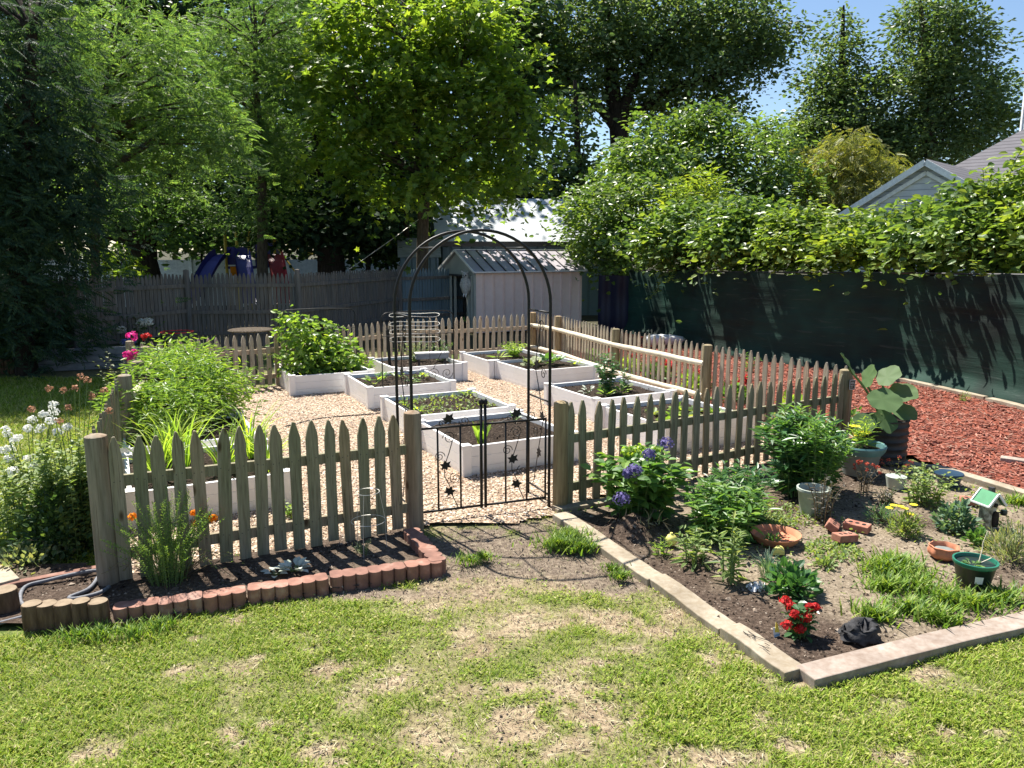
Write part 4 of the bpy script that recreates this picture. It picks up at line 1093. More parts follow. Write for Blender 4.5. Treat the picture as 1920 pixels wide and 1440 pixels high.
# ------------------------------------------------------------------ big blue-grey outbuilding with the silver roof
bz = lambda p: p
BA = math.radians(8); bu, bv = Vector((math.cos(BA), math.sin(BA), 0)), Vector((-math.sin(BA), math.cos(BA), 0))
E0 = D(830, 447, 25.0); bx0 = Vector((E0.x, E0.y, 0)); BE = E0.z; BL, BWd = 5.6, 4.4; BR = BE + 1.35
barn = thing('outbuilding', 'blue-grey wooden outbuilding with a bright silver roof behind the pink shed', 'outbuilding', bx0)
bp = lambda u, v, z: bx0 + bu * u + bv * v + Vector((0, 0, z))
mb = MB(); ribbed(mb, bp(0, 0, 0), bp(BL, 0, 0), 0, BE, 16, .02); ribbed(mb, bp(BL, 0, 0), bp(BL, BWd, 0), 0, BE, 12, .02); ribbed(mb, bp(0, BWd, 0), bp(0, 0, 0), 0, BE, 12, .02)
mb.add([bp(0, 0, BE), bp(0, BWd, BE), bp(0, BWd / 2, BR)], [(0, 1, 2)]); mb.add([bp(BL, 0, BE), bp(BL, BWd, BE), bp(BL, BWd / 2, BR)], [(0, 1, 2)])
mb.build('wall', M['barn_blue'], barn)
mb = MB(); o_ = .25; sl2 = (BR - BE) / (BWd / 2)
for v0 in (-o_, BWd + o_):
    za = BE - o_ * sl2 + .05
    mb.add([bp(-o_, v0, za), bp(BL + o_, v0, za), bp(BL + o_, BWd / 2, BR + .05), bp(-o_, BWd / 2, BR + .05), bp(-o_, v0, za - .05), bp(BL + o_, v0, za - .05), bp(BL + o_, BWd / 2, BR), bp(-o_, BWd / 2, BR)], [(0, 1, 2, 3), (7, 6, 5, 4), (0, 4, 5, 1), (0, 3, 7, 4), (1, 5, 6, 2)])
mb.build('roof', M['barn_roof'], barn)
mb = MB(); mb.beam(bp(-o_, -o_ - .03, BE - o_ * sl2 - .02), bp(BL + o_, -o_ - .03, BE - o_ * sl2 - .02), .04, .16); mb.build('fascia', M['dark_trim'], barn)
# small blue playhouse at the fence
h0 = D(752, 480, 23.5); hx = Vector((h0.x, h0.y, 0)); HB = h0.z
ph = thing('playhouse', 'small blue-grey playhouse with a pitched roof left of the outbuilding', 'playhouse', hx)
hp_ = lambda u, v, z: hx + bu * u + bv * v + Vector((0, 0, z))
mb = MB(); ribbed(mb, hp_(0, 0, 0), hp_(1.1, 0, 0), 0, HB, 6); ribbed(mb, hp_(0, 1.2, 0), hp_(0, 0, 0), 0, HB, 6); ribbed(mb, hp_(1.1, 0, 0), hp_(1.1, 1.2, 0), 0, HB, 6)
mb.add([hp_(0, 0, HB), hp_(0, 1.2, HB), hp_(0, .6, HB + .5)], [(0, 1, 2)]); mb.build('wall', M['barn_blue'], ph)
mb = MB()
for v0 in (-.1, 1.3): mb.add([hp_(-.1, v0, HB - .04), hp_(1.2, v0, HB - .04), hp_(1.2, .6, HB + .54), hp_(-.1, .6, HB + .54)], [(0, 1, 2, 3)])
mb.build('roof', M['timber_grey'], ph)

# ------------------------------------------------------------------ stockade fence at the back
STK = [Vector((-12.6, 16.0, 0)), by_top(130, 520, 1.66), by_top(348, 513, 1.66), by_top(556, 512, 1.66), Vector((-3.05, 20.9, 0)), Vector((-1.4, 22.1, 0))]
root = thing('stockade_fence', 'old grey stockade fence of pointed boards in the shade at the back', 'fence', STK[2])
for i in range(len(STK) - 1):
    a, b = STK[i], STK[i + 1]; d_ = (b - a); L_ = d_.length; ex = d_.normalized(); n_ = int(L_ / .088); mb = MB()
    Mx = Matrix((ex, Vector((-ex.y, ex.x, 0)), EZ)).transposed().to_4x4()
    for k in range(n_):
        w = .080 * random.uniform(.86, 1.0); h = 1.66 + random.uniform(-.03, .02); q = w / 2
        Mx.translation = a + ex * ((k + .5) * L_ / n_) + Vector((0, 0, .04)) + Vector((-ex.y, ex.x, 0)) * random.uniform(-.004, .004)
        mb.prism([(-q, 0), (q, 0), (q, h - .16), (q * .75, h - .1), (q * .3, h - .04), (-q * .3, h - .04), (-q * .75, h - .1), (-q, h - .16)], Mx, .02)
    mb.build('board_panel', M['stockade'] if i < 4 else M['barn_blue'], root)
    mb = MB(); nn = Vector((ex.y, -ex.x, 0)) * .035
    for z in (.35, .82, 1.40): mb.beam(a + nn + EZ * z, b + nn + EZ * (z + random.uniform(-.02, .04)), .04, .08)
    mb.build('rail', M['stockade'], root)
for i in (1, 2, 3, 4):
    mb = MB(); p = STK[i] + Vector((.03, -.05, 0)); mb.lathe([(.06, -.1), (.06, 1.72), (.055, 1.74), (0, 1.75)], 12, p); smooth_by_angle(mb.build('post', M['stockade'], root), 35)

# pale vinyl fence far behind
root = thing('vinyl_fence', 'long pale vinyl fence beyond the stockade fence under the trees', 'fence', (-9, 30, 0))
fa, fb = D(60, 470, 28.0), D(800, 470, 31.0)
for i in range(9):
    a = Vector((fa.x, fa.y, 0)).lerp(Vector((fb.x, fb.y, 0)), i / 8); b = Vector((fa.x, fa.y, 0)).lerp(Vector((fb.x, fb.y, 0)), (i + 1) / 8)
    mb = MB(); mb.box(a + EZ * .93, (.13, .13, 1.86)); mb.build('post', M['vinyl_fence'], root)
    if i < 8:
        mb = MB(); mb.beam(a + EZ * .92, b + EZ * .92, .05, 1.72); mb.build('panel', M['vinyl_fence'], root)

# play set behind the fence
pc = D(450, 500, 26.5); pc = Vector((pc.x, pc.y, 0))
ps = thing('play_set', 'blue and yellow climbing play set with slides seen over the stockade fence', 'play set', pc)
for k, (dx, dy) in enumerate(((-.45, 0), (.35, 0), (-.45, 1.1), (.35, 1.1), (1.15, .2))):
    mb = MB(); mb.lathe([(.055, 0), (.055, 2.75), (0, 2.8)], 10, pc + Vector((dx, dy, 0))); mb.build('post', M['play_yellow'], ps)
mb = MB(); mb.box(pc + Vector((-.05, .55, 1.55)), (.95, 1.15, .08)); mb.box(pc + Vector((-.05, .0, 1.95)), (.75, .04, .6)); mb.box(pc + Vector((.8, .5, 2.0)), (.7, .5, .9)); mb.build('deck', M['play_blue'], ps)
for s, m_, x0 in ((-1, 'play_blue', -.5), (1, 'play_blue', .1), (1, 'play_red', 1.2)):
    mb = MB(); vs = []
    for i in range(10):
        t = i / 9; y_ = -.1 - 1.6 * t; z_ = 2.0 - 1.55 * t + .12 * math.sin(t * PI * 2); x_ = x0 + s * .75 * t
        for xx, zz in ((-.28, .2), (-.24, 0), (.24, 0), (.28, .2)): vs.append(pc + Vector((x_ + xx, y_, z_ + zz)))
    mb.add(vs, [(4 * i + q, 4 * i + 4 + q, 4 * i + 5 + q, 4 * i + 1 + q) for i in range(9) for q in range(3)]); mb.build('slide', M[m_], ps)
mb = MB(); mb.tube([pc + Vector((1.15, .1, 2.4)), pc + Vector((2.2, -.6, 1.2))], .025, 6); mb.tube([pc + Vector((1.0, .1, 2.6)), pc + Vector((2.6, -.4, 2.0))], .025, 6); mb.build('handrail', M['play_yellow'], ps)
mb = MB(); mb.box(pc + Vector((-.05, -.4, 1.45)), (.25, .1, .3)); mb.build('panel', M['fl_orange'], ps)
# playground cable from the maple to the fence
# ------------------------------------------------------------------ low timber wall in the left shade
ta_, tb_ = G(28, 699), G(262, 688)
root = thing('timber_wall', 'low blue-grey timber retaining wall in the shade at the left', 'retaining wall', ta_)
for k in range(3):
    mb = MB(); mb.beam(ta_ + EZ * (.065 + .135 * k), tb_ + EZ * (.065 + .135 * k), .12, .128); bevel(mb.build('plank', M['timber_grey'], root), .008)
mb = MB(); d_ = (tb_ - ta_).normalized(); bk = Vector((-d_.y, d_.x, 0)); mb.beam(ta_ + bk * .8 + EZ * .17, tb_ + bk * .8 + EZ * .17, 1.45, .3); mb.build('soil', M['forest_floor'], root)
mb = MB(); mb.beam(ta_ + d_ * .06 + bk * .07 + EZ * .2, ta_ + d_ * .06 + bk * 1.4 + EZ * .2, .1, .4); mb.build('end_plank', M['timber_grey'], root)
for i in range(3):
    p = G(6 + i * 9, 700); mb = MB(); mb.lathe([(.04, -.02), (.04, .25), (0, .26)], 10, p)
    tag(mb.build('log_stub', M['log_bark']), ['dark log stub at the far left', 'dark log stub between the two others', 'dark log stub against the timber wall'][i] + ' end in the shade', 'log', 'log stubs by the timber wall')

# ------------------------------------------------------------------ neighbour house
f1, f2 = Vector((.71, -.70, 0)), Vector((.70, .71, 0))       # along the gable face, along the ridge away
pk = D(1740, 303, 20.5); px0 = Vector((pk.x, pk.y, 0)); PZ = pk.z; GW = 2.4; GE = PZ - GW * .62
house = thing('neighbour_house', 'pale blue sided house with a grey shingle roof behind the hedge', 'house', px0)
hq = lambda a, b, z: px0 + f1 * a + f2 * b + EZ * z
mb = MB(); mb.add([hq(-GW, 0, 0), hq(GW, 0, 0), hq(GW, 0, GE), hq(0, 0, PZ), hq(-GW, 0, GE)], [(0, 1, 2, 3, 4)])
mb.add([hq(-GW, 0, 0), hq(-GW, 7, 0), hq(-GW, 7, GE), hq(-GW, 0, GE)], [(3, 2, 1, 0)]); mb.add([hq(GW, 0, 0), hq(GW, 3, 0), hq(GW, 3, GE), hq(GW, 0, GE)], [(0, 1, 2, 3)])
mb.add([hq(GW, 3, 0), hq(9, 3, 0), hq(9, 3, GE), hq(GW, 3, GE)], [(0, 1, 2, 3)])
mb.build('wall', M['siding'], house)
mb = MB(); o_ = .28; z_ = -o_ * .62
for s in (-1, 1):
    mb.add([hq(s * (GW + o_), -.2, GE + z_ + .06), hq(0, -.2, PZ + .06), hq(0, 6.5, PZ + .06), hq(s * (GW + o_), 6.5, GE + z_ + .06)], [(0, 1, 2, 3)])
MR = PZ + 1.75                                             # main roof
mb.add([hq(-3.3, 2.6, GE - .1), hq(10, 2.6, GE - .1), hq(10, 7.2, MR), hq(1.0, 7.2, MR)], [(0, 1, 2, 3)])
mb.add([hq(-3.3, 2.6, GE - .1), hq(1.0, 7.2, MR), hq(-3.3, 11.8, GE - .1)], [(0, 1, 2)])
mb.build('roof', M['shingle'], house)
mb = MB()
for s in (-1, 1): mb.beam(hq(s * (GW + o_), -.22, GE + z_ - .03), hq(0, -.22, PZ - .03), .05, .15)
for s in (-1, 1): mb.beam(hq(s * (GW - .15), -.05, GE - .16), hq(0, -.05, PZ - .28), .05, .1)
mb.build('rake_trim', M['house_trim'], house)
tw = D(1978, 300, 25.0); t0 = Vector((tw.x, tw.y, 0)); TZ = D(1918, 112, 25.0).z
mb = MB(); mb.box(t0 + Vector((2.0, .9, TZ / 2)), (4.0, 1.8, TZ)); tw_ = mb.build('tower_wall', M['siding'], house)
mb = MB(); mb.box(t0 + Vector((.04, 1.82, TZ / 2)), (.16, .08, TZ + .02)); mb.build('corner_trim', M['house_trim'], tw_)
mb = MB(); mb.add([t0 + Vector(v) for v in ((-.15, -.2, TZ), (4.2, -.2, TZ), (4.2, 2.0, TZ), (-.15, 2.0, TZ), (2, .9, TZ + 1.4))], [(0, 1, 4), (1, 2, 4), (2, 3, 4), (3, 0, 4), (3, 2, 1, 0)]); mb.build('tower_roof', M['shingle'], house)
# ------------------------------------------------------------------ trees and hedges
def clump_leaves(mb, lobes, per_area, nl, rc, shape, size, tilt=.95, droop=.25, flat=.4, hang=0.0, shell=.55, mi=0, maxn=99999):
    """leaf clumps through the volume of ellipsoid lobes; returns clump centres"""
    cents = []
    for c, r in lobes:
        area = 4 * PI * (r[0] * r[2] + r[0] * r[1] + r[1] * r[2]) / 3
        nc = max(4, int(area * per_area))
        d = nrm(rng.normal(size=(nc, 3))); rad = (shell + (1.05 - shell) * rng.random(nc) ** .7)
        rad = rad * (.66 + .62 * vnoise(d[:, 0] * 2.6 + c[0], d[:, 2] * 2.6 + d[:, 1] * 1.9 + c[2], 17))
        cc = np.array(c) + d * rad[:, None] * np.array(r)
        cents.append(cc)
        n = nc * nl
        idx = np.repeat(np.arange(nc), nl)
        off = rng.normal(size=(n, 3)) * rc * np.array([1, 1, flat])
        outd = np.repeat(d, nl, 0)
        P = cc[idx] + off
        P[:, 2] -= droop * (off[:, 0] ** 2 + off[:, 1] ** 2) / max(rc, .01)
        T = off / rc * .6 + outd * .35 + rng.normal(size=(n, 3)) * .85; T[:, 2] = T[:, 2] * .4 - hang - .15
        Nc = rng.normal(size=(nc, 3)) * (.75 * tilt) + (0, 0, .9) + d * .45
        N = rng.normal(size=(n, 3)) * (.42 * tilt) + np.repeat(nrm(Nc), nl, 0)
        ok = P[:, 2] > .05
        mb.leaves(shape, P[ok], T[ok], N[ok], (size * rng.uniform(.65, 1.25, n))[ok], mi)
    return np.concatenate(cents)

def lobe(px, py, y, rx, ry, ry_m=None):
    c = D(px, py, y); a = rx * y / FPX; b = ry * y / FPX
    return ((c.x, c.y, c.z), (a, ry_m if ry_m else (a + b) / 2, b))

def limbs(mb, trunk, cents, n, r0=.05, n_side=6):
    """branches from the trunk out to leaf clumps"""
    tp = [Vector(p) for p, r in trunk]
    for q in cents[rng.choice(len(cents), min(n, len(cents)), replace=False)]:
        q = Vector(q); best = None
        for i in range(len(tp) - 1):
            for k in (0, .5):
                p = tp[i].lerp(tp[i + 1], k); s = (q - p).length + (2.5 if p.z > q.z - .15 * (q - p).length else 0) + (1 if i == 0 else 0) * 3
                if best is None or s < best[0]: best = (s, p, trunk[i][1] * (1 - k) + trunk[i + 1][1] * k)
        p = best[1]; L_ = (q - p).length; m_ = p.lerp(q, .5) + Vector((random.gauss(0, .06), random.gauss(0, .06), .12)) * L_
        ra = min(best[2] * .55, .012 * L_ + .012)
        mb.tube([p, p.lerp(m_, .5) + Vector((0, 0, .02 * L_)), m_, m_.lerp(q, .55), q], [ra, ra * .85, ra * .65, ra * .4, ra * .15], n_side, cap=False)

def tree(name, label, cat, group, trunks, lobes, leafmat, shape, size, per_area, nl, rc, nlimb=40, barkmat='bark', **kw):
    base = Vector(trunks[0][0][0]); base.z = 0
    root = thing(name, label, cat, base, group=group)
    cr = MB(); cents = clump_leaves(cr, lobes, per_area, nl, rc, shape, size, **kw)
    cr.build('crown', M[leafmat], root)
    tr = MB(); spine = []
    for t in trunks:
        pts = [Vector(p) for p, r in t]; rs = [r for p, r in t]
        tr.tube(smoothpath(pts, 4), list(np.interp(np.linspace(0, len(rs) - 1, (len(rs) - 1) * 4 + 1), range(len(rs)), rs)), 10, cap=False)
    limbs(tr, [s for t in trunks for s in t], cents, nlimb)
    tr.build('trunk', M[barkmat], root, smooth=True)
    return root
def tk(y, *pts):
    """trunk from photo points (px, py, radius m) at distance y, first point dropped to the ground"""
    out = []
    for i, (a, b, r) in enumerate(pts):
        p = D(a, b, y)
        if i == 0: out.append((Vector((p.x, y, -.1)), r * 1.25)); out.append((Vector((p.x, y, .4)), r * 1.05))
        out.append((p, r))
    return out
TG = 'trees standing beyond the stockade fence'

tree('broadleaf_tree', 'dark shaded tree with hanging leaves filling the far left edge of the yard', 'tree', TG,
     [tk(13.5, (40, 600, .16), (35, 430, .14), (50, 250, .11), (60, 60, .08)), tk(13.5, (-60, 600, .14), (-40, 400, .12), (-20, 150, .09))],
     [lobe(20, 130, 13.5, 120, 190, 1.5), lobe(-160, 200, 15.5, 110, 200, 1.6), lobe(-60, -100, 16, 150, 120, 1.8), lobe(-40, 330, 13.3, 120, 150, 1.4), lobe(70, 420, 13.6, 85, 90, 1.2), lobe(20, 540, 13.4, 110, 70, 1.2), lobe(60, 610, 13.6, 70, 50, .8), lobe(110, 300, 13.8, 60, 90, 1.0)],  # out-of-view lobes on the left are added to shade the lawn
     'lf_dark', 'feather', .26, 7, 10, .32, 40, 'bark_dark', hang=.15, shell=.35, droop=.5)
tree('locust_tree', 'slender tree with a thin straight trunk and feathery drooping leaf sprays at the left', 'tree', TG,
     [tk(18.0, (180, 515, .10), (179, 400, .09), (184, 280, .075), (205, 130, .05), (230, 20, .03)), [(D(184, 300, 18), .05), (D(150, 200, 17.8), .035), (D(120, 90, 17.6), .02)]],
     [lobe(240, 60, 18, 150, 95, 1.6), lobe(330, 190, 17.6, 115, 80, 1.3), lobe(180, 190, 18, 110, 110, 1.6), lobe(110, 90, 18.2, 90, 90, 1.4), lobe(390, 235, 17.4, 65, 35, .7), lobe(280, 300, 18, 110, 55, 1.2), lobe(420, 255, 17.3, 35, 25, .5)],
     'lf_feather', 'feather', .21, 1.5, 40, .29, 50, hang=.15, droop=.6, shell=.35)
tree('leaning_tree', 'thick dark trunk leaning left over the pale vinyl fence with low dappled foliage', 'tree', TG,
     [tk(23.5, (278, 530, .42), (262, 470, .36), (225, 425, .26), (195, 360, .16)), [(D(272, 470, 23.5), .25), (D(300, 400, 23.5), .16), (D(330, 300, 23.3), .1)]],
     [lobe(300, 330, 23, 140, 70, 1.8), lobe(180, 380, 23, 90, 80, 1.5), lobe(330, 405, 23, 110, 45, 1.3)],
     'lf_ash', 'ovate', .16, 1.6, 34, .30, 40, 'bark_dark', shell=.4)
tree('ash_tree', 'tall pale green feathery tree between the slender left tree and the big maple', 'tree', TG,
     [tk(22.5, (492, 500, .16), (492, 400, .14), (488, 280, .11), (480, 150, .08), (478, 20, .05))],
     [lobe(470, 60, 22.5, 105, 110, 1.9), lobe(500, 180, 22.2, 95, 75, 1.5), lobe(440, 250, 22.2, 80, 75, 1.4), lobe(520, 300, 22.4, 70, 60, 1.3), lobe(400, 120, 22.8, 80, 90, 1.5), lobe(570, 60, 22.8, 90, 90, 1.6), lobe(480, 380, 22.6, 95, 45, 1.2)],
     'lf_ash', 'feather', .19, 1.5, 42, .29, 50, hang=.05, shell=.4)
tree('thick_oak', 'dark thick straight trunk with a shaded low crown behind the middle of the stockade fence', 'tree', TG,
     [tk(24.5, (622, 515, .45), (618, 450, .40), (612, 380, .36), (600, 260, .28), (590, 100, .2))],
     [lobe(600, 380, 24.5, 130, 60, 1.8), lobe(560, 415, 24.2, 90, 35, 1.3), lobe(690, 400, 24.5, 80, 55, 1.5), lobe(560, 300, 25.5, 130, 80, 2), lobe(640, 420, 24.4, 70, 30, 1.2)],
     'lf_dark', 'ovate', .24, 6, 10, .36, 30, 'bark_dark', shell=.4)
tree('maple_tree', 'bright yellow-green maple with layered leaf sprays in the centre above the sheds', 'tree', TG,
     [tk(21.8, (792, 510, .17), (793, 420, .16), (795, 350, .15), (782, 260, .11), (776, 150, .09), (770, 20, .06)),
      [(D(795, 365, 21.8), .12), (D(812, 290, 21.9), .09), (D(850, 180, 22), .06), (D(880, 60, 22), .04)], [(D(796, 360, 21.8), .09), (D(840, 300, 21.4), .06), (D(910, 240, 21.2), .035)], [(D(790, 330, 21.8), .09), (D(740, 260, 21.4), .06), (D(660, 220, 21), .03)]],
     [lobe(760, 30, 21.8, 155, 80, 2.0), lobe(880, 50, 22, 120, 85, 1.8), lobe(700, 140, 21.4, 140, 60, 1.8), lobe(640, 215, 21, 85, 42, 1.2), lobe(630, 290, 21, 85, 32, 1.1), lobe(740, 240, 20.9, 90, 35, 1.2), lobe(850, 170, 21.2, 130, 60, 1.6),
      lobe(950, 190, 21.4, 85, 45, 1.2), lobe(960, 260, 21.4, 85, 38, 1.2), lobe(880, 270, 21, 95, 40, 1.3), lobe(950, 330, 21.6, 80, 36, 1.1), lobe(720, 335, 21, 110, 30, 1.3), lobe(850, 350, 21.2, 110, 34, 1.3), lobe(600, 130, 21.8, 60, 50, 1.1), lobe(640, 40, 22, 80, 60, 1.3), lobe(950, 100, 22, 60, 50, 1.1)],
     'lf_maple', 'maple', .185, 1.35, 38, .29, 70, tilt=.6, flat=.25, droop=.45, shell=.45)
tree('shaded_trunk_tree', 'pair of thin dark trunks beside the maple under its shade', 'tree', TG,
     [tk(24.5, (763, 480, .10), (760, 400, .09), (752, 300, .07)), tk(25, (690, 480, .08), (692, 420, .07), (700, 330, .05))],
     [lobe(740, 330, 25.5, 110, 60, 1.5), lobe(680, 440, 25.5, 60, 40, 1.0), lobe(740, 455, 26, 60, 40, 1.0), lobe(720, 250, 26, 120, 80, 1.5)], 'lf_wood', 'ovate', .26, 5, 9, .4, 20, 'bark_dark', shell=.3)

# big dark oak rising behind
tree('oak_tree', 'huge dark oak with a forked trunk and wide spreading limbs against the sky', 'tree', TG,
     [tk(36, (1165, 420, .52), (1162, 260, .44), (1150, 180, .36), (1140, 60, .24), (1130, -60, .15)),
      [(D(1160, 235, 36), .30), (D(1185, 160, 35.6), .22), (D(1230, 90, 35.4), .2), (D(1290, 20, 35), .1)], [(D(1155, 240, 36), .26), (D(1110, 185, 35.5), .18), (D(1060, 150, 35), .15), (D(1000, 120, 35), .08)],
      [(D(1170, 230, 36), .24), (D(1260, 165, 35.4), .17), (D(1340, 145, 35), .15), (D(1440, 100, 35), .08)]],
     [lobe(1090, 40, 36, 130, 80, 3.2), lobe(1230, 40, 36, 130, 75, 3.2), lobe(1360, 40, 35.5, 100, 60, 2.6), lobe(1440, 60, 35.5, 52, 48, 1.8), lobe(990, 60, 36, 75, 75, 2.6), lobe(1010, 140, 36, 60, 40, 2.0), lobe(1100, 130, 35.4, 80, 36, 2), lobe(1330, 125, 35, 90, 36, 2), lobe(1230, 130, 35.5, 70, 34, 2), lobe(1420, 130, 35, 36, 28, 1.2), lobe(1070, 190, 35, 40, 26, 1.2), lobe(1230, 190, 36.5, 70, 24, 1.5), lobe(1340, 190, 36.5, 70, 24, 1.5)],
     'lf_oak', 'ovate', .22, 1.25, 60, .46, 80, 'bark_dark', shell=.4, flat=.5)
tree('birch_tree', 'tall dark green pointed tree right of the big oak', 'tree', TG,
     [tk(38, (1575, 380, .30), (1578, 200, .22), (1580, 60, .1), (1582, 10, .04))],
     [lobe(1582, 45, 38, 18, 34, .8), lobe(1572, 105, 38, 42, 44, 1.5), lobe(1545, 170, 38, 50, 40, 1.8), lobe(1600, 180, 37.8, 50, 46, 1.8), lobe(1575, 240, 38, 100, 52, 2.6), lobe(1530, 260, 37.6, 60, 50, 2), lobe(1630, 270, 38, 60, 50, 2)],
     'lf_far', 'ovate', .20, 1.7, 50, .38, 60, 'bark_dark', shell=.4, flat=.6)
tree('poplar_tree', 'broad airy light-leaved tree behind the house at the upper right', 'tree', TG,
     [tk(36, (1745, 350, .30), (1742, 220, .22), (1735, 100, .14), (1725, 0, .07)), [(D(1742, 230, 36), .16), (D(1780, 130, 36), .1), (D(1800, 20, 36), .05)]],
     [lobe(1745, 30, 36, 76, 56, 2.2), lobe(1800, 85, 36, 60, 56, 2), lobe(1710, 140, 36, 70, 50, 2), lobe(1790, 180, 36, 90, 56, 2.4), lobe(1740, 260, 36, 100, 50, 2.4), lobe(1840, 235, 36.4, 62, 48, 2), lobe(1680, 260, 36.4, 46, 50, 1.6), lobe(1870, 190, 36.4, 24, 50, 1.2)],
     'lf_far', 'diam', .24, 1.8, 50, .40, 70, 'bark', shell=.35, flat=.7)

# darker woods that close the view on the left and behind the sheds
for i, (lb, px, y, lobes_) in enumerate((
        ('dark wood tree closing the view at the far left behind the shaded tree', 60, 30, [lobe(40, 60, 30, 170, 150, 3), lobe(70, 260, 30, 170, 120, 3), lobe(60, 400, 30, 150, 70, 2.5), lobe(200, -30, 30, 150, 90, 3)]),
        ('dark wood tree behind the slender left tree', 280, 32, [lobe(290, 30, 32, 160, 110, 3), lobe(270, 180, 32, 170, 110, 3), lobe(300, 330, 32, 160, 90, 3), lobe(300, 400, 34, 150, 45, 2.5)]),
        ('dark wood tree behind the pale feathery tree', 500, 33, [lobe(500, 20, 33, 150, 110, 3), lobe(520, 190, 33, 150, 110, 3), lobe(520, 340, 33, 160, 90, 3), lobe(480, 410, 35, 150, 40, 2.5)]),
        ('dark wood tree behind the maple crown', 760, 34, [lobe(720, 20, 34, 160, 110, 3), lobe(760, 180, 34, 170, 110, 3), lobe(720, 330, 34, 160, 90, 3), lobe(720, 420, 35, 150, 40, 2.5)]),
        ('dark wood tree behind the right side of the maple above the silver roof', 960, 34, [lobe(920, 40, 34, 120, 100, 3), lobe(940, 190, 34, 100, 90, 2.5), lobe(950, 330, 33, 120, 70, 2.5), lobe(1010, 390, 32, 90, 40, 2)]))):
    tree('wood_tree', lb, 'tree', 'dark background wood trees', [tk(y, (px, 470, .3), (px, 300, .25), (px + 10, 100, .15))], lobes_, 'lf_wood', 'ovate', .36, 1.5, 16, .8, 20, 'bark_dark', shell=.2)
tree('vine_draped_snag', 'narrow vine-draped trunk showing against a patch of sky left of the oak trunk', 'tree', TG,
     [tk(30, (1085, 420, .16), (1082, 250, .12), (1078, 150, .06))], [lobe(1082, 210, 30, 22, 50, .6), lobe(1078, 290, 30, 36, 40, .9), lobe(1035, 340, 30, 34, 40, .9), lobe(1090, 340, 30, 50, 36, 1.1)], 'lf_far', 'ovate', .24, 5, 10, .3, 12, 'bark_dark', shell=.2)

# vine covered mass and hedge on the right
def shrub(name, label, cat, group, lobes, leafmat, shape, size, per_area, nl, rc, nlimb=14, **kw):
    cs = np.array([l[0] for l in lobes]).mean(0); b = Vector((cs[0], cs[1], 0))
    root = thing(name, label, cat, b, group=group)
    cr = MB(); cents = clump_leaves(cr, lobes, per_area, nl, rc, shape, size, **kw)
    cr.build('foliage', M[leafmat], root)
    tr = MB(); zt = max(l[0][2] for l in lobes)
    trunk = [(b + Vector((0, 0, -.1)), .07), (b + Vector((.1, 0, zt * .5)), .05), (b + Vector((0, .1, zt)), .02)]
    tr.tube([p for p, r in trunk], [r for p, r in trunk], 7, cap=False)
    limbs(tr, trunk, cents, nlimb, n_side=5)
    tr.build('stem', M['bark_dark'], root, smooth=True)
    return root
HG = 'vines and shrubs of the hedge'
shrub('vine_thicket', 'tall heap of vines rising to a peak in front of the oak trunk', 'vine thicket', HG,
      [lobe(1265, 255, 25, 65, 45, 1.5), lobe(1320, 215, 25, 38, 34, .8), lobe(1210, 300, 25, 75, 40, 1.6), lobe(1330, 270, 25, 80, 60, 1.6), lobe(1240, 320, 24, 120, 50, 1.8), lobe(1205, 235, 25, 14, 22, .3)],
      'lf_vine', 'ovate', .18, 4.4, 22, .30, 20, shell=.5, tilt=.8)
shrub('vine_thicket', 'dark glossy vine bank beside the silver roof and above the pink shed corner', 'vine thicket', HG,
      [lobe(1150, 400, 22.5, 85, 62, 1.5), lobe(1230, 390, 22, 90, 60, 1.5), lobe(1120, 450, 22, 55, 55, 1.1), lobe(1190, 460, 21, 80, 50, 1.1), lobe(1075, 400, 23.5, 24, 14, .4), lobe(1100, 370, 23.5, 40, 30, .8)],
      'lf_vine', 'ovate', .17, 6.5, 18, .26, 18, shell=.6, tilt=.6)
shrub('vine_thicket', 'shadowy vine mound between the peaked vines and the yellow sumac', 'vine thicket', HG,
      [lobe(1410, 300, 24, 70, 60, 1.5), lobe(1450, 250, 26, 60, 36, 1.2), lobe(1400, 370, 23, 80, 50, 1.4), lobe(1470, 350, 23.5, 60, 60, 1.3)],
      'lf_vine', 'ovate', .18, 5, 18, .28, 16, shell=.6, tilt=.6)
shrub('yellow_shrub', 'yellow-green upright shrub growing out of the hedge left of the middle', 'shrub', HG,
      [lobe(1300, 360, 20.5, 52, 30, .7), lobe(1290, 395, 20.3, 58, 38, .8), lobe(1320, 340, 20.6, 22, 34, .3)], 'lf_vine_yellow', 'lance', .22, 15, 9, .2, 14, shell=.5, hang=-.3)
shrub('sumac_bush', 'tall yellowish sumac bush with drooping leaf sprays left of the house gable', 'sumac bush', HG,
      [lobe(1600, 262, 24, 44, 28, .8), lobe(1570, 300, 24, 70, 36, 1.1), lobe(1630, 310, 24, 62, 40, 1.1), lobe(1590, 360, 23.6, 85, 44, 1.4), lobe(1520, 310, 24.5, 40, 36, .8), lobe(1670, 350, 23.8, 24, 30, .5)],
      'lf_sumac', 'feather', .26, 6, 14, .24, 20, shell=.5, hang=.4, droop=.7)
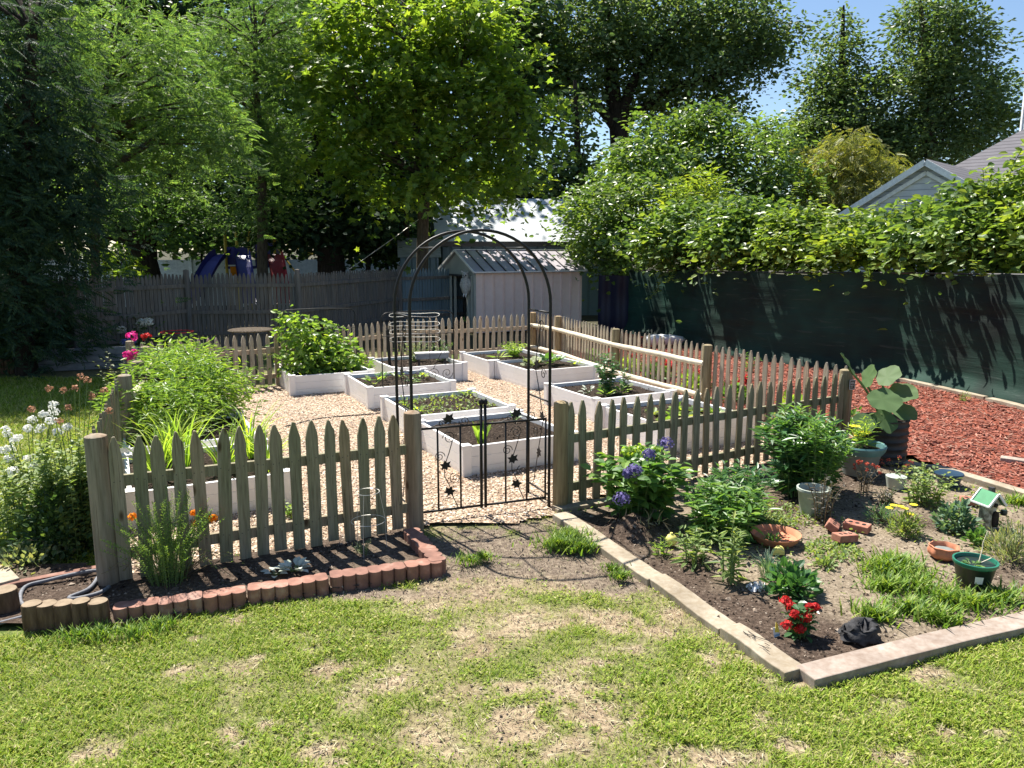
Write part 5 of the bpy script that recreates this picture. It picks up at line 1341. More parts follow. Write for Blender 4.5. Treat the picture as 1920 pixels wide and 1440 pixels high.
hseq = [  # (px, py, y, rx, ry, depth, leaf, shape, size, label)
    (1290, 455, 17.6, 105, 50, .7, 'lf_vine', 'ovate', .16, 'left end of the glossy hedge hanging over the black screen wall'),
    (1420, 450, 15.8, 120, 50, .7, 'lf_vine', 'ovate', .15, 'glossy hedge section below the shadowy vine mound'),
    (1530, 455, 14.7, 120, 44, .65, 'lf_vine_mix', 'ovate', .14, 'lighter green hedge section in the middle of the screen wall'),
    (1640, 460, 13.7, 120, 40, .65, 'lf_vine_mix', 'ovate', .15, 'hedge section with loose vine tips below the house gable'),
    (1750, 450, 12.7, 110, 48, .65, 'lf_vine', 'ovate', .15, 'dense leafy hedge section in front of the house roof'),
    (1860, 428, 11.7, 105, 74, .65, 'lf_vine', 'ovate', .15, 'tall leafy hedge section at the right edge of the picture'),
    (1975, 405, 11.0, 100, 110, .65, 'lf_vine_mix', 'ovate', .14, 'yellow-tipped hedge vine rising at the right edge')]
for px, py, y, rx, ry, dm, lf, shp, sz, lb in hseq:
    y += .62; py -= 20
    L0 = [lobe(px, py, y + .25, rx, ry, dm), lobe(px - 40, py + ry * .35, y - .2, rx * .62, ry * .5, dm * .7), lobe(px + 40, py + ry * .38, y - .3, rx * .62, ry * .45, dm * .7), lobe(px + random.uniform(-30, 30), py - ry * .7, y + .4, rx * .5, ry * .45, dm * .6)]
    shrub('hedge_vine', lb, 'hedge', HG, L0, lf, shp, sz, 30, 10, .18, 18, shell=.6, tilt=.8, droop=.4)
# loose vine tips sticking up and hanging over the wall
root = thing('vine_shoots', 'loose vine shoots sticking out above and below the hedge top', 'vine', D(1600, 440, 14.5))
for px, py, y, hgt, side in [(1480, 360, 16.2, .5, .2), (1545, 350, 15.2, .45, -.1), (1660, 400, 13.8, .5, .2), (1700, 405, 13.3, .5, -.1), (1800, 365, 12.6, .45, .1), (1845, 350, 12.2, .5, -.1), (1890, 320, 11.8, .5, .1), (1390, 385, 16.6, .5, .1), (1510, 385, 15.3, .4, .2), (1240, 540, 17.9, -.5, -.3), (1265, 520, 17.2, -.35, -.2), (1530, 520, 14.2, -.3, .1), (1830, 505, 11.2, -.25, .1), (1630, 520, 13.2, -.25, 0)]:
    a = D(px, py + (30 if hgt > 0 else -20), y); pts = smoothpath([a, a + Vector((side * .3, 0, hgt * .55)), a + Vector((side, -.05, hgt))], 6)
    st = MB(); st.tube(pts, [.006] * len(pts), 5); st.build('stem', M['stem'], root); mb = MB(); P_, T_, N_ = [], [], []
    for q in pts[2:]:
        for s_ in (-1, 1):
            P_.append(q); T_.append((s_ * .8 + random.gauss(0, .3), random.gauss(0, .5), .2)); N_.append((random.gauss(0, .4), -.3, 1))
    mb.leaves('ovate', P_, T_, N_, rng.uniform(.06, .12, len(P_))); mb.build('foliage', M['lf_vine_yellow'], root)

# shaded shrubs at the left by the stockade fence
SG = 'shaded shrubs along the stockade fence'
for lb, ls in (('dark shrub behind the low timber wall at the left', [lobe(130, 620, 15.6, 70, 42, .8), lobe(70, 640, 15.4, 60, 40, .7)]),
               ('dark fern-like shrub behind the right half of the timber wall', [lobe(210, 615, 16, 60, 42, .8), lobe(270, 620, 16.5, 50, 30, .7)]),
               ('dark bushy growth at the foot of the shaded left tree', [lobe(20, 620, 14.2, 60, 70, .8), lobe(-40, 600, 14, 60, 90, .9)])):
    shrub('shade_shrub', lb, 'shrub', SG, ls, 'lf_shade', 'lance', .2, 14, 9, .2, 10, shell=.4)
shrub('understory_bush', 'sunlit yellow-green sapling in front of the pale vinyl fence at the left', 'sapling', SG, [lobe(205, 485, 21, 36, 26, .5), lobe(230, 510, 20.6, 20, 12, .3)], 'lf_maple', 'maple', .18, 14, 7, .18, 8)
for lb, ls, lf in (('dappled low bush left of the play set', [lobe(370, 425, 29, 90, 36, 1.2)], 'lf_ash'),
               ('bright low sapling right of the thick dark trunk', [lobe(700, 455, 27.5, 60, 30, 1.0), lobe(740, 430, 28, 40, 30, .8)], 'lf_vine'),
               ('dappled low bush right of the play set', [lobe(570, 435, 32, 70, 30, 1.0)], 'lf_wood')):
    shrub('understory_bush', lb, 'bush', SG, ls, lf, 'ovate', .26, 8, 8, .3, 8)
# taut line from the maple down to the fence
mb = MB(); mb.tube([D(800, 400, 21.8), D(740, 445, 21.4), D(655, 505, 20.9)], .009, 5)
tag(mb.build('clothes_line', M['wire']), 'pale rope running down from the maple to the stockade fence', 'rope')
# ------------------------------------------------------------------ garden plants
def arr(n): return rng.normal(size=(n, 3))

def flower_head(parent, c, r, mat, kind='ball', n=40, size=None, name='flower'):
    mb = MB(); c = np.array(c)
    if kind == 'ball':
        d = nrm(arr(n) + (0, 0, .5)); sz = size or r * .55
        mb.leaves('petal', c + d * (r * rng.uniform(.45, .95, n))[:, None] * (1, 1, .75), nrm(np.cross(d, arr(n))), d + arr(n) * .25, sz * rng.uniform(.7, 1.2, n))
    elif kind == 'daisy':
        a = np.arange(n) * 2 * PI / n; T = np.stack([np.cos(a), np.sin(a), .25 + 0 * a], -1)
        mb.leaves('petal', np.tile(c, (n, 1)), T, np.tile((0, -.25, 1.0), (n, 1)), r)
        mb.lathe([(r * .25, 0), (r * .2, r * .15), (0, r * .2)], 8, Vector(c))
    return mb.build(name, mat, parent)

def plant(name, label, cat, base, h, spread, nst, tpl, size, per, lmat, smat='stem', group=None, t0=.12, up=.5, droop=.3, lean=.5, taper=.5, srad=.004, r0=.04, bend=.3, whorl=False, crowd=1.0, flowers=(), vary=.25, fname='flower'):
    """stems rising from a base, leaves in turn along each stem, flower heads on chosen stems"""
    base = Vector(base); root = thing(name, label, cat, base, group=group)
    sm, lf = MB(), MB(); P, T, N, S = [], [], [], []; tips = []
    for i in range(nst):
        a = 2 * PI * (i + random.random() * .7) / nst * 2.4; rr = math.sqrt(random.random()) if nst > 1 else 0
        hh = h * random.uniform(1 - vary, 1) * (1 - .25 * rr * rr)
        tip = base + Vector((math.cos(a) * spread * rr, math.sin(a) * spread * rr, hh))
        st = base + Vector((math.cos(a) * r0 * rr, math.sin(a) * r0 * rr, -.01))
        m_ = st.lerp(tip, .5) + Vector((-math.cos(a) * spread * rr * bend * .5, -math.sin(a) * spread * rr * bend * .5, hh * bend * .25))
        pts = smoothpath([st, m_, tip], 5); k = len(pts)
        sm.tube(pts, [srad * (1 - .65 * q / (k - 1)) for q in range(k)], 5, cap=False); tips.append(tip)
        for j in range(per):
            t = t0 + (1 - t0) * ((j + random.random() * .6) / per) ** crowd; t = min(t, 1)
            f = t * (k - 1); q = min(int(f), k - 2); p = pts[q].lerp(pts[q + 1], f - q)
            b = j * 2.4 + a + random.gauss(0, .4)
            P.append(p); dv_ = up * (1.3 if t > .85 else 1)
            T.append((math.cos(b), math.sin(b), dv_ + random.gauss(0, .2) - droop * (1 - t)))
            N.append((-math.cos(b) * dv_ + random.gauss(0, .3), -math.sin(b) * dv_ + random.gauss(0, .3), 1))
            S.append(size * (1 - taper * t) * random.uniform(.7, 1.2))
    lf.leaves(tpl, P, T, N, S)
    lf.build('foliage', M[lmat], root)
    for fl in flowers:
        pos = fl.get('at')
        if pos is None: pos = [tips[i % len(tips)] + Vector((0, 0, .01)) for i in range(fl['n'])]
        for q in pos:
            if fl.get('at') is not None:
                b2 = base.lerp(Vector(q), .12); b2.z = base.z + .02
                sm.tube(smoothpath([b2, base.lerp(Vector(q), .55) + Vector((0, 0, .05)), Vector(q)], 4), srad * .7, 5, cap=False)
            flower_head(root, q, fl['r'] * random.uniform(.85, 1.15), M[fl['m']], fl.get('k', 'ball'), fl.get('c', 40), fl.get('s'), fname)
    sm.build('stem', M[smat], root)
    return root

def ribbon(mb, pts, w, side):
    n = len(pts); V = []
    for i, p in enumerate(pts):
        ww = w * (1 - (i / (n - 1)) ** 2.2) * (.6 + .4 * min(1, i / 2)) + .0006
        V += [p - side * ww + Vector((0, 0, ww * .5)), p, p + side * ww + Vector((0, 0, ww * .5))]
    mb.add(V, [(3 * i, 3 * i + 1, 3 * i + 4, 3 * i + 3) for i in range(n - 1)] + [(3 * i + 1, 3 * i + 2, 3 * i + 5, 3 * i + 4) for i in range(n - 1)])

def blade_clump(name, label, cat, base, n, L, w, mat, group=None, r0=.04, arch=1.0, up=1.0):
    base = Vector(base); root = thing(name, label, cat, base, group=group); mb = MB()
    for i in range(n):
        a = random.uniform(0, 2 * PI); l = L * random.uniform(.55, 1.05); o_ = Vector((math.cos(a), math.sin(a), 0))
        e = random.uniform(.25, .8) * arch; pts = []
        p = base + o_ * random.uniform(0, r0); el = PI / 2 - .12 - random.random() * .3
        for k in range(8):
            pts.append(p.copy()); p = p + (o_ * math.cos(el) + EZ * math.sin(el) * up) * (l / 7); el -= e * (.18 + .10 * k) * .75
        ribbon(mb, pts, w * random.uniform(.7, 1.2), Vector((-o_.y, o_.x, 0)))
    mb.build('leaf_blades', M[mat], root); return root

def rosette(name, label, cat, base, n, size, tpl, mat, group=None, up=.5, stalk=.06, smat='stem', h=0.0, r0=.02):
    base = Vector(base); root = thing(name, label, cat, base, group=group); lf, sm = MB(), MB(); P, T, N, S = [], [], [], []
    for i in range(n):
        a = i * 2.4 + random.gauss(0, .3); o_ = Vector((math.cos(a), math.sin(a), 0)); u_ = up * random.uniform(.4, 1.4)
        d_ = (o_ + EZ * u_).normalized(); st = base + o_ * r0 * random.random(); p = st + d_ * stalk * random.uniform(.6, 1.3) + EZ * h * random.random()
        sm.tube([st, p], .003, 4, cap=False)
        P.append(p); T.append(d_ * 1.0 + Vector((random.gauss(0, .2), random.gauss(0, .2), -.15))); N.append((-o_.x * u_ + random.gauss(0, .2), -o_.y * u_ - .1, 1)); S.append(size * random.uniform(.65, 1.2))
    lf.leaves(tpl, P, T, N, S); lf.build('foliage', M[mat], root); sm.build('stem', M[smat], root); return root

def mound(name, label, cat, base, r, h, n, tpl, size, mat, group=None, smat='stem_brown', flowers=(), up=.4, nst=14):
    """low rounded plant, leaves turned outward over a dome"""
    base = Vector(base); root = thing(name, label, cat, base, group=group); lf, sm = MB(), MB()
    d = nrm(arr(n) + (0, 0, .45)); d[:, 2] = np.abs(d[:, 2]); k = rng.random(n) ** .45
    k = k * (.75 + .4 * vnoise(d[:, 0] * 3 + base.x, d[:, 1] * 3 + base.y, 5))
    P = np.array(base) + d * k[:, None] * (r, r, h)
    lf.leaves(tpl, P, d + arr(n) * .45 + (0, 0, up), d * .6 + (0, 0, 1) + arr(n) * .4, size * rng.uniform(.6, 1.25, n))
    lf.build('foliage', M[mat], root)
    for i in range(nst):
        q = Vector(P[rng.integers(n)]); sm.tube([base, base.lerp(q, .5) + EZ * .02, q], .0035, 4, cap=False)
    sm.build('stem', M[smat], root)
    for fl in flowers:
        for q in (fl.get('at') or [Vector(P[i]) + EZ * .02 for i in np.argsort(-P[:, 2])[:fl['n']]]):
            flower_head(root, q, fl['r'], M[fl['m']], fl.get('k', 'ball'), fl.get('c', 30), fl.get('s'))
    return root

def at(px, py, base):
    """point above the same ground distance as base, shown at a photo pixel"""
    return D(px, py, Vector(base).y)
def hpx(base, py): return HT(base, py)

# --- left of the fence
b = G(70, 1010)
plant('phlox', 'white flowering phlox clump at the far left edge', 'phlox', b, .70, .42, 70, 'ovate', .065, 36, 'lf_pale', 'stem', up=.3, crowd=1.0, r0=.3, taper=.3,
      flowers=[dict(r=.04, m='fl_white', c=44, s=.024, at=[at(x + random.uniform(-6, 6), y + random.uniform(-6, 6), b + Vector((0, random.uniform(-.15, .2), 0))) for x, y in ((84, 776), (98, 792), (66, 792), (50, 806), (64, 874), (14, 812), (30, 826), (96, 772), (12, 862), (120, 800), (90, 788), (74, 806), (40, 818), (8, 800), (56, 862), (22, 838), (104, 762), (2, 850), (112, 806), (30, 885))])])
b = G(150, 1025)
plant('phlox', 'tall phlox with rusty faded flower heads against the left corner post', 'phlox', b, .98, .30, 60, 'ovate', .07, 40, 'lf_pale', 'stem', up=.25, crowd=1.0, r0=.26, taper=.3, vary=.6,
      flowers=[dict(r=.032, m='fl_rust', c=26, s=.024, at=[at(x, y, b + Vector((0, random.uniform(-.1, .35), 0))) for x, y in ((150, 706), (164, 712), (118, 733), (92, 728), (60, 768), (196, 732), (172, 742), (140, 728), (128, 765), (205, 770), (112, 790))])])
mound('leafy_shrub', 'dark glossy leafy shrub below the rusty phlox by the left corner post', 'shrub', G(135, 1030), .34, .62, 2600, 'ovate', .05, 'lf_shade', nst=40)
mound('variegated_groundcover', 'low pale variegated plant spilling over the edge at the far left below the phlox', 'ground cover', G(45, 1060), .30, .16, 420, 'ovate', .045, 'lf_grey')
b = Vector((-5.15, 10.0, 0))
plant('rose_bush', 'rose bush with bright pink blooms beside the far left fence post', 'rose bush', b, 1.0, .45, 14, 'ovate', .075, 14, 'lf_grey', 'stem_brown', up=.2, r0=.1,
      flowers=[dict(r=.075, m='fl_magenta', c=34, s=.06, at=[at(x, y, b) for x, y in ((248, 629), (246, 667), (238, 668), (253, 664))]), dict(r=.045, m='fl_red', c=30, s=.04, at=[at(x, y, b + Vector((.2, .2, 0))) for x, y in ((270, 631), (276, 630))])])
b = G(232, 690) + Vector((0, .3, 0))
plant('hydrangea', 'blue hydrangea heads beside the pink roses in the shade', 'hydrangea', b, .55, .35, 9, 'ovate', .12, 8, 'lf_shade', flowers=[dict(r=.09, m='fl_blue', c=60, s=.05, at=[at(x, y, b) for x, y in ((234, 643), (248, 640), (240, 648))])])
b = D(255, 660, 15.3); b.z = 0
plant('hydrangea', 'white hydrangea in deep shade in front of the stockade fence', 'hydrangea', b, 1.0, .6, 12, 'ovate', .15, 8, 'lf_shade', flowers=[dict(r=.11, m='fl_white', c=60, s=.06, at=[at(x, y, b) for x, y in ((228, 619), (266, 606), (278, 603))])])

# big bushy plant over the left beds
def L2(p, rx, ry, rz): return ((p.x, p.y, p.z), (rx, ry, rz))
KB = BEDS['K'][0] + U * .60 + Vv * 1.0
shrub('bushy_plant', 'big bushy pale green plant overflowing the bed along the left fence', 'bush', None,
      [L2(KB + Vector((0, -.5, .58)), .50, .5, .40), L2(KB + Vector((-.2, .4, .72)), .50, .6, .42), L2(KB + Vector((.22, .4, .58)), .38, .5, .38), L2(KB + Vector((-.5, 1.1, .75)), .42, .55, .42), L2(KB + Vector((-.45, -.2, .62)), .22, .35, .34)],
      'lf_bean', 'lance', .08, 130, 8, .075, 60, shell=.3, tilt=1.0, droop=.3)
for dx, dy, zt, lb in ((-.9, 1.0, 1.15, 'tall leafy shoot above the left end of the big bushy plant'), (-.05, .9, 1.12, 'tall leafy shoot above the middle of the big bushy plant')):
    plant('plant_shoot', lb, 'plant', KB + Vector((dx, dy, .3)), zt - .3, .1, 3, 'lance', .12, 12, 'lf_garden', up=.2)
# daylilies
DG = 'daylily clumps in the left front bed'
for i, (u, v, lb, L_) in enumerate(((.18, .3, 'arching daylily clump nearest the left corner post', .62), (.38, .62, 'tall arching daylily clump in the middle of the left front bed', .72), (.62, .35, 'yellow-green daylily clump right of the bed middle', .6), (.85, .7, 'daylily clump arching over the right side of the left front bed', .66), (.9, .25, 'small daylily clump in the right front corner of the left front bed', .5), (.3, .85, 'daylily clump at the back left of the left front bed', .62))):
    blade_clump('daylily', lb, 'daylily', inbed('J', u, v, BH - .06), 34, L_, .011, 'lf_lime', DG, r0=.07)

# wispy bush, marigolds and silver plant before the left fence
b = G(318, 1098)
plant('wispy_bush', 'feathery wispy green bush in front of the left pickets', 'bush', b, .66, .40, 130, 'lance', .024, 46, 'lf_bean', 'stem', up=.8, srad=.0022, r0=.10, crowd=.75, taper=.2, vary=.4)
b2 = G(338, 1090)
sm = thing('dry_weed', 'dry arching stems leaning right out of the wispy bush', 'dry stems', b2); mb = MB(); lf = MB(); P, T, N = [], [], []
for i in range(16):
    a = random.uniform(-.5, .5) + (0 if i % 3 else PI); L_ = random.uniform(.25, .5); o_ = Vector((math.cos(a), math.sin(a) * .5 - .2, 0))
    pts = smoothpath([b2, b2 + o_ * L_ * .5 + EZ * random.uniform(.12, .26), b2 + o_ * L_ + EZ * random.uniform(.06, .24)], 6); mb.tube(pts, .002, 4, cap=False)
    for q in pts[4:]: P.append(q); T.append((random.gauss(0, 1), random.gauss(0, 1), .5)); N.append((random.gauss(0, .5), random.gauss(0, .5), 1))
mb.build('stem', M['stem_brown'], sm); lf.leaves('lance', P, T, N, rng.uniform(.015, .03, len(P))); lf.build('foliage', M['lf_pale'], sm)
b = G(345, 1062)
plant('marigold', 'orange marigold with four blooms behind the wispy bush', 'marigold', b, .3, .2, 14, 'lance', .04, 14, 'lf_garden', srad=.003,
      flowers=[dict(r=.033, m='fl_orange', c=70, s=.022, at=[at(x, y, b + Vector((0, -.12 if x > 380 else -.02, 0))) for x, y in ((247, 970), (365, 962), (369, 982), (399, 972))])])
rosette('lamb_ears', 'silver woolly lamb ears plant on the dark soil before the left pickets', 'lamb ears', G(552, 1080) + EZ * .035, 26, .085, 'ovate', 'lf_silver', up=.8, stalk=.04, smat='stem')
rosette('lamb_ears', 'small silver side shoot left of the larger silver woolly plant', 'lamb ears', G(518, 1086) + EZ * .03, 10, .065, 'ovate', 'lf_silver', up=.6, stalk=.03)
plant('seedling', 'small grey-green seedling under the wire ring support', 'seedling', G(682, 1044), .13, .09, 12, 'linear', .05, 12, 'lf_grey')
b = G(693, 1040); sp_ = thing('plant_support', 'two-ring wire plant support in front of the left pickets', 'plant support', b)
for z, r in ((hpx(b, 922), .085), (hpx(b, 976), .122)):
    mb = MB(); mb.tube([b + Vector((r * math.cos(t), r * math.sin(t), z)) for t in np.linspace(0, 2 * PI, 25)], .0022, 5, cap=False); mb.build('ring', M['wire'], sp_)
for i in range(3):
    t = i * 2.09 + .4; mb = MB(); mb.tube([b + Vector((.13 * math.cos(t), .13 * math.sin(t), -.05)), b + Vector((.122 * math.cos(t), .122 * math.sin(t), hpx(b, 976))), b + Vector((.085 * math.cos(t), .085 * math.sin(t), hpx(b, 922)))], .0018, 4); mb.build('leg', M['wire'], sp_)
plant('seedling', 'yellow-green seedling on the gravel behind the left pickets', 'seedling', G(540, 972), .16, .12, 7, 'ovate', .07, 6, 'lf_lime')

# --- plants in the raised beds
def inb(key, u, v): return inbed(key, u, v, BH - .055)
shrub('bean_vine', 'tall heap of climbing bean vines with yellow blossoms in the back left raised bed', 'bean vine', None,
      [L2(inb('D', .35, .5) + EZ * .25, .40, .46, .30), L2(inb('D', .7, .55) + EZ * .22, .36, .42, .26), L2(inb('D', .25, .6) + EZ * .62, .26, .28, .26), L2(inb('D', .62, .7) + EZ * .58, .28, .28, .26), L2(inb('D', .95, .6) + EZ * .08, .2, .3, .16), L2(inb('D', .12, .7) + EZ * .85, .10, .12, .14)],
      'lf_bean', 'ovate', .10, 70, 6, .11, 30, shell=.35, tilt=1.0)
SG2 = 'squash and vegetable seedlings in the raised beds'
for key, u, v, n, s, tpl, mt, nm, lb in (
        ('C', .15, .35, 10, .12, 'ovate', 'lf_lime', 'squash_seedling', 'yellow-green squash seedling in the left corner of the scroll trellis bed'),
        ('C', .3, .6, 9, .11, 'ovate', 'lf_garden', 'squash_seedling', 'green squash seedling at the middle of the scroll trellis bed'),
        ('C', .55, .7, 9, .10, 'ovate', 'lf_lime', 'squash_seedling', 'yellow-green seedling at the back of the scroll trellis bed'),
        ('C', .82, .55, 8, .10, 'ovate', 'lf_lime', 'squash_seedling', 'bright seedling at the right side of the scroll trellis bed'),
        ('C', .62, .3, 8, .09, 'ovate', 'lf_garden', 'squash_seedling', 'small green seedling at the front of the scroll trellis bed'),
        ('G', .3, .55, 12, .15, 'round', 'lf_grey', 'squash_plant', 'pale blue-green squash plant in the bed behind the right arch leg'),
        ('G', .62, .6, 12, .15, 'round', 'lf_garden', 'squash_plant', 'green squash plant beside the pale one behind the right arch leg'),
        ('G', .88, .35, 8, .10, 'ovate', 'lf_lime', 'squash_seedling', 'yellow-green runner at the right end of the squash bed'),
        ('F', .28, .35, 14, .16, 'lance', 'lf_lime', 'leaf_vegetable', 'small clump of upright leafy greens below the shed'),
        ('B', .10, .25, 10, .07, 'ovate', 'lf_lime', 'seedling', 'yellow-green seedling by the left edge of the second bed'),
        ('B', .10, .55, 10, .07, 'ovate', 'lf_lime', 'seedling', 'seedling in the back left corner of the second bed'),
        ('B', .9, .9, 8, .08, 'ovate', 'lf_lime', 'seedling', 'seedling in the back right corner of the second bed'),
        ('A', .85, .8, 8, .06, 'ovate', 'lf_garden', 'seedling', 'small seedling in the back right corner of the front bed'),
        ('H', .22, .5, 10, .08, 'ovate', 'lf_silver', 'herb', 'silvery herb at the left of the dark bush bed'),
        ('H', .3, .25, 12, .09, 'ovate', 'lf_lime', 'herb', 'pale yellow-green herb at the front of the dark bush bed'),
        ('H', .52, .3, 12, .09, 'ovate', 'lf_lime', 'herb', 'pale herb right of the tall dark bush'),
        ('H', .8, .6, 10, .08, 'ovate', 'lf_pale', 'herb', 'small green herb at the right end of the dark bush bed')):
    rosette(nm, lb, 'vegetable plant', inb(key, u, v), n, s, tpl, mt, SG2, up=.7, stalk=.10 if s > .1 else .05, h=.05)
plant('leafy_greens', 'bushy bright leafy greens in the bed below the pink shed', 'vegetable plant', inb('F', .62, .5), .30, .30, 26, 'lance', .10, 16, 'lf_lime', up=.5)
for i in range(7):
    u, v = (.2 + .11 * i, .25 + .5 * ((i * 37) % 10) / 10)
    rosette('lettuce', ['pale lettuce at the left end of the half hidden bed', 'pale lettuce, second from the left in the half hidden bed', 'pale lettuce left of the middle in the half hidden bed', 'pale lettuce in the middle of the half hidden bed', 'pale lettuce right of the middle in the half hidden bed', 'pale lettuce near the right end of the half hidden bed', 'pale lettuce at the right end of the half hidden bed'][i],
            'lettuce', inb('I', u, v), 14, .11, 'ovate', 'lf_pale' if i % 2 else 'lf_lime', 'lettuces in the half hidden bed', up=.8, stalk=.02)
# scattered tiny seedlings in the second bed
mb = MB(); n = 420; q = np.array([inb('B', random.uniform(.08, .95), random.uniform(.08, .95)) for i in range(n)]); q[:, 2] += rng.uniform(0, .05, n)
mb.leaves('ovate', q, arr(n) + (0, 0, .4), arr(n) * .3 + (0, 0, 1), rng.uniform(.025, .055, n)); tag(mb.build('seedlings', M['lf_pale']), 'thin cover of tiny seedlings on the dark soil of the second bed', 'seedlings', kind='stuff')
mb = MB(); n = 1500
q = np.array([inb(random.choice('ABCFGHIEJ'), random.uniform(.04, .96), random.uniform(.04, .96)) for i in range(n)]); q[:, 2] += .012
mb.leaves('stone', q, arr(n), arr(n) * .3 + (0, 0, 1), rng.uniform(.012, .035, n)); tag(mb.build('mulch_crumbs', M['clod']), 'crumbs of bark and perlite on the soil of the raised beds', 'soil crumbs', kind='stuff')
blade_clump('romaine', 'upright bright green leafy plant in the front bed behind the gate', 'vegetable plant', inb('A', .22, .16), 13, .27, .045, 'lf_lime', r0=.04, arch=.4)
b = inb('H', .42, .42)
plant('leafy_bush', 'tall dark leafy bush in the right middle bed', 'bush', b, .58, .2, 12, 'ovate', .095, 24, 'lf_deep', up=.3, taper=.35, r0=.06)
plant('leafy_bush', 'smaller dark upright plant right of the tall one', 'bush', inb('H', .68, .45), .36, .1, 6, 'ovate', .075, 16, 'lf_deep', up=.4)
plant('herb', 'grey-green leafy herb spilling beside the wire plant cage', 'herb', inb('E', .55, .7), .42, .4, 22, 'ovate', .06, 14, 'lf_pale', up=.3)
plant('herb', 'green bushy herb at the right end of the wire cage bed', 'herb', inb('E', .9, .6), .4, .25, 12, 'ovate', .07, 12, 'lf_garden', up=.3)

# herb tray
b = inb('E', .62, .25); tr_ = thing('planter_tray', 'long grey planter tray in the wire cage bed', 'planter', b)
mb = MB(); mb.box(b + EZ * .17, (.55, .13, .10), A27 - .2); bevel(mb.build('tray', M['timber_grey'], tr_), .01)
mb = MB(); mb.box(b + EZ * .222, (.57, .15, .016), A27 - .2); mb.build('rim', M['white'], tr_)
for s in (-.22, .22): mb = MB(); mb.box(b + Vector((math.cos(A27 - .2) * s, math.sin(A27 - .2) * s, .06)), (.03, .1, .13), A27 - .2); mb.build('foot', M['plastic_black'], tr_)
# round wire plant cage
cc = inbed('E', .45, .45, .26); cg = thing('plant_cage', 'round wire plant cage of four pale rings standing in a raised bed', 'plant cage', cc)
for z in (1.10, .95, .82, .69):
    mb = MB(); r = .42 + .02 * (1.1 - z); mb.tube([Vector((cc.x + r * math.cos(t), cc.y + r * math.sin(t), z + .012 * math.sin(3 * t))) for t in np.linspace(0, 2 * PI, 33)], .005, 5, cap=False); mb.build('ring', M['wire'], cg)
for i in range(6):
    t = i * PI / 3 + .2; mb = MB(); mb.tube([Vector((cc.x + .43 * math.cos(t), cc.y + .43 * math.sin(t), .2)), Vector((cc.x + .42 * math.cos(t), cc.y + .42 * math.sin(t), 1.1))], .0045, 5); mb.build('leg', M['black_metal'], cg)
for i in range(4):
    q = inb('E', .02 + .03 * i, .3 + .06 * i); mb = MB(); mb.tube([q + EZ * -.1, q + Vector((-.03, 0, .62))], .007, 5)
    tag(mb.build('plant_stake', M['black_metal']), ['first black plant stake from the left in the wire cage bed', 'second black plant stake from the left in the wire cage bed', 'third black plant stake from the left in the wire cage bed', 'black plant stake nearest the wire cage rings'][i], 'plant stake', 'black stakes beside the wire cage')

def u_trellis(label, a, b, ztop, scroll):
    root = thing('scroll_trellis', label, 'trellis', a, group='black metal trellis frames'); ex = (b - a).normalized(); w = (b - a).length
    P = lambda x, z: Vector((a.x, a.y, 0)) + ex * x + EZ * z
    r = .1; pts = [P(0, 0), P(0, ztop - r)] + [P(r - r * math.cos(t), ztop - r + r * math.sin(t)) for t in (.4, .8, 1.2, PI / 2)] + [P(w / 2, ztop + .012)] + [P(w - r + r * math.sin(t), ztop - r + r * math.cos(t)) for t in (0, .4, .8, 1.2, PI / 2)] + [P(w, 0)]
    mb = MB(); mb.tube(pts, .0085, 6); mb.build('frame', M['black_metal'], root, smooth=True)
    z0 = .38
    for i in range(scroll):
        x = w * (i + .5) / scroll; f = 1 if i % 2 else -1; rr = w / scroll * .42
        mb = MB(); mb.tube(spiral(P(x, z0 + .05), rr, 1.6 * f, 0, ex, EZ), .0045, 5, cap=False); mb.build('scroll', M['black_metal'], root)
    mb = MB(); mb.tube([P(w * .7, z0 + .12), P(w * .82, z0 + .35), P(w * .78, z0 + .48)], .0045, 5); mb.tube(spiral(P(w * .72, z0 + .48), .07, 1.5, 0, ex, EZ), .004, 5); mb.tube(spiral(P(w * .88, z0 + .44), .06, -1.5, PI, ex, EZ), .004, 5)
    mb.tube([P(0, ztop - .32), P(w, ztop - .32)], .005, 5); mb.build('scroll', M['black_metal'], root)
u_trellis('black hooped scroll trellis between the middle raised beds', G(719, 766), G(852, 753), 1.33, 5)
u_trellis('black hooped trellis behind the climbing bean vines', inbed('D', .12, 1.12, 0), inbed('D', 1.08, .95, 0), 1.2, 4)
# round tabletop like thing and red rim behind the back fence
b = D(545, 600, 13.6); mb = MB(); c0 = D(590, 617, 13.4); c0 = D(470, 617, 13.2)
t_ = thing('garden_table', 'round dark garden table seen over the back pickets', 'table', Vector((c0.x, c0.y, 0)))
mb.lathe([(.36, c0.z - .03), (.38, c0.z - .015), (.36, c0.z)], 24, (c0.x, c0.y, 0)); mb.build('table_top', M['bark'], t_)
for i in range(4):
    a_ = i * PI / 2 + .5; mb = MB(); mb.tube([Vector((c0.x + .3 * math.cos(a_), c0.y + .3 * math.sin(a_), 0)), Vector((c0.x + .3 * math.cos(a_), c0.y + .3 * math.sin(a_), c0.z - .03))], .02, 6); mb.build('leg', M['dark_trim'], t_)
c0 = D(332, 622, 13.6); t_ = thing('plant_stand', 'dark plant stand with a thin red rim behind the back pickets', 'plant stand', Vector((c0.x, c0.y, 0)))
mb = MB(); mb.tube([Vector((c0.x + .27 * math.cos(t), c0.y + .27 * math.sin(t), c0.z)) for t in np.linspace(0, 2 * PI, 29)], .006, 6, cap=False); mb.build('rim', M['fl_red'], t_)
for i in range(3):
    a_ = i * 2.1; mb = MB(); mb.tube([Vector((c0.x + .27 * math.cos(a_), c0.y + .27 * math.sin(a_), 0)), Vector((c0.x + .27 * math.cos(a_), c0.y + .27 * math.sin(a_), c0.z))], .012, 6); mb.build('leg', M['dark_trim'], t_)

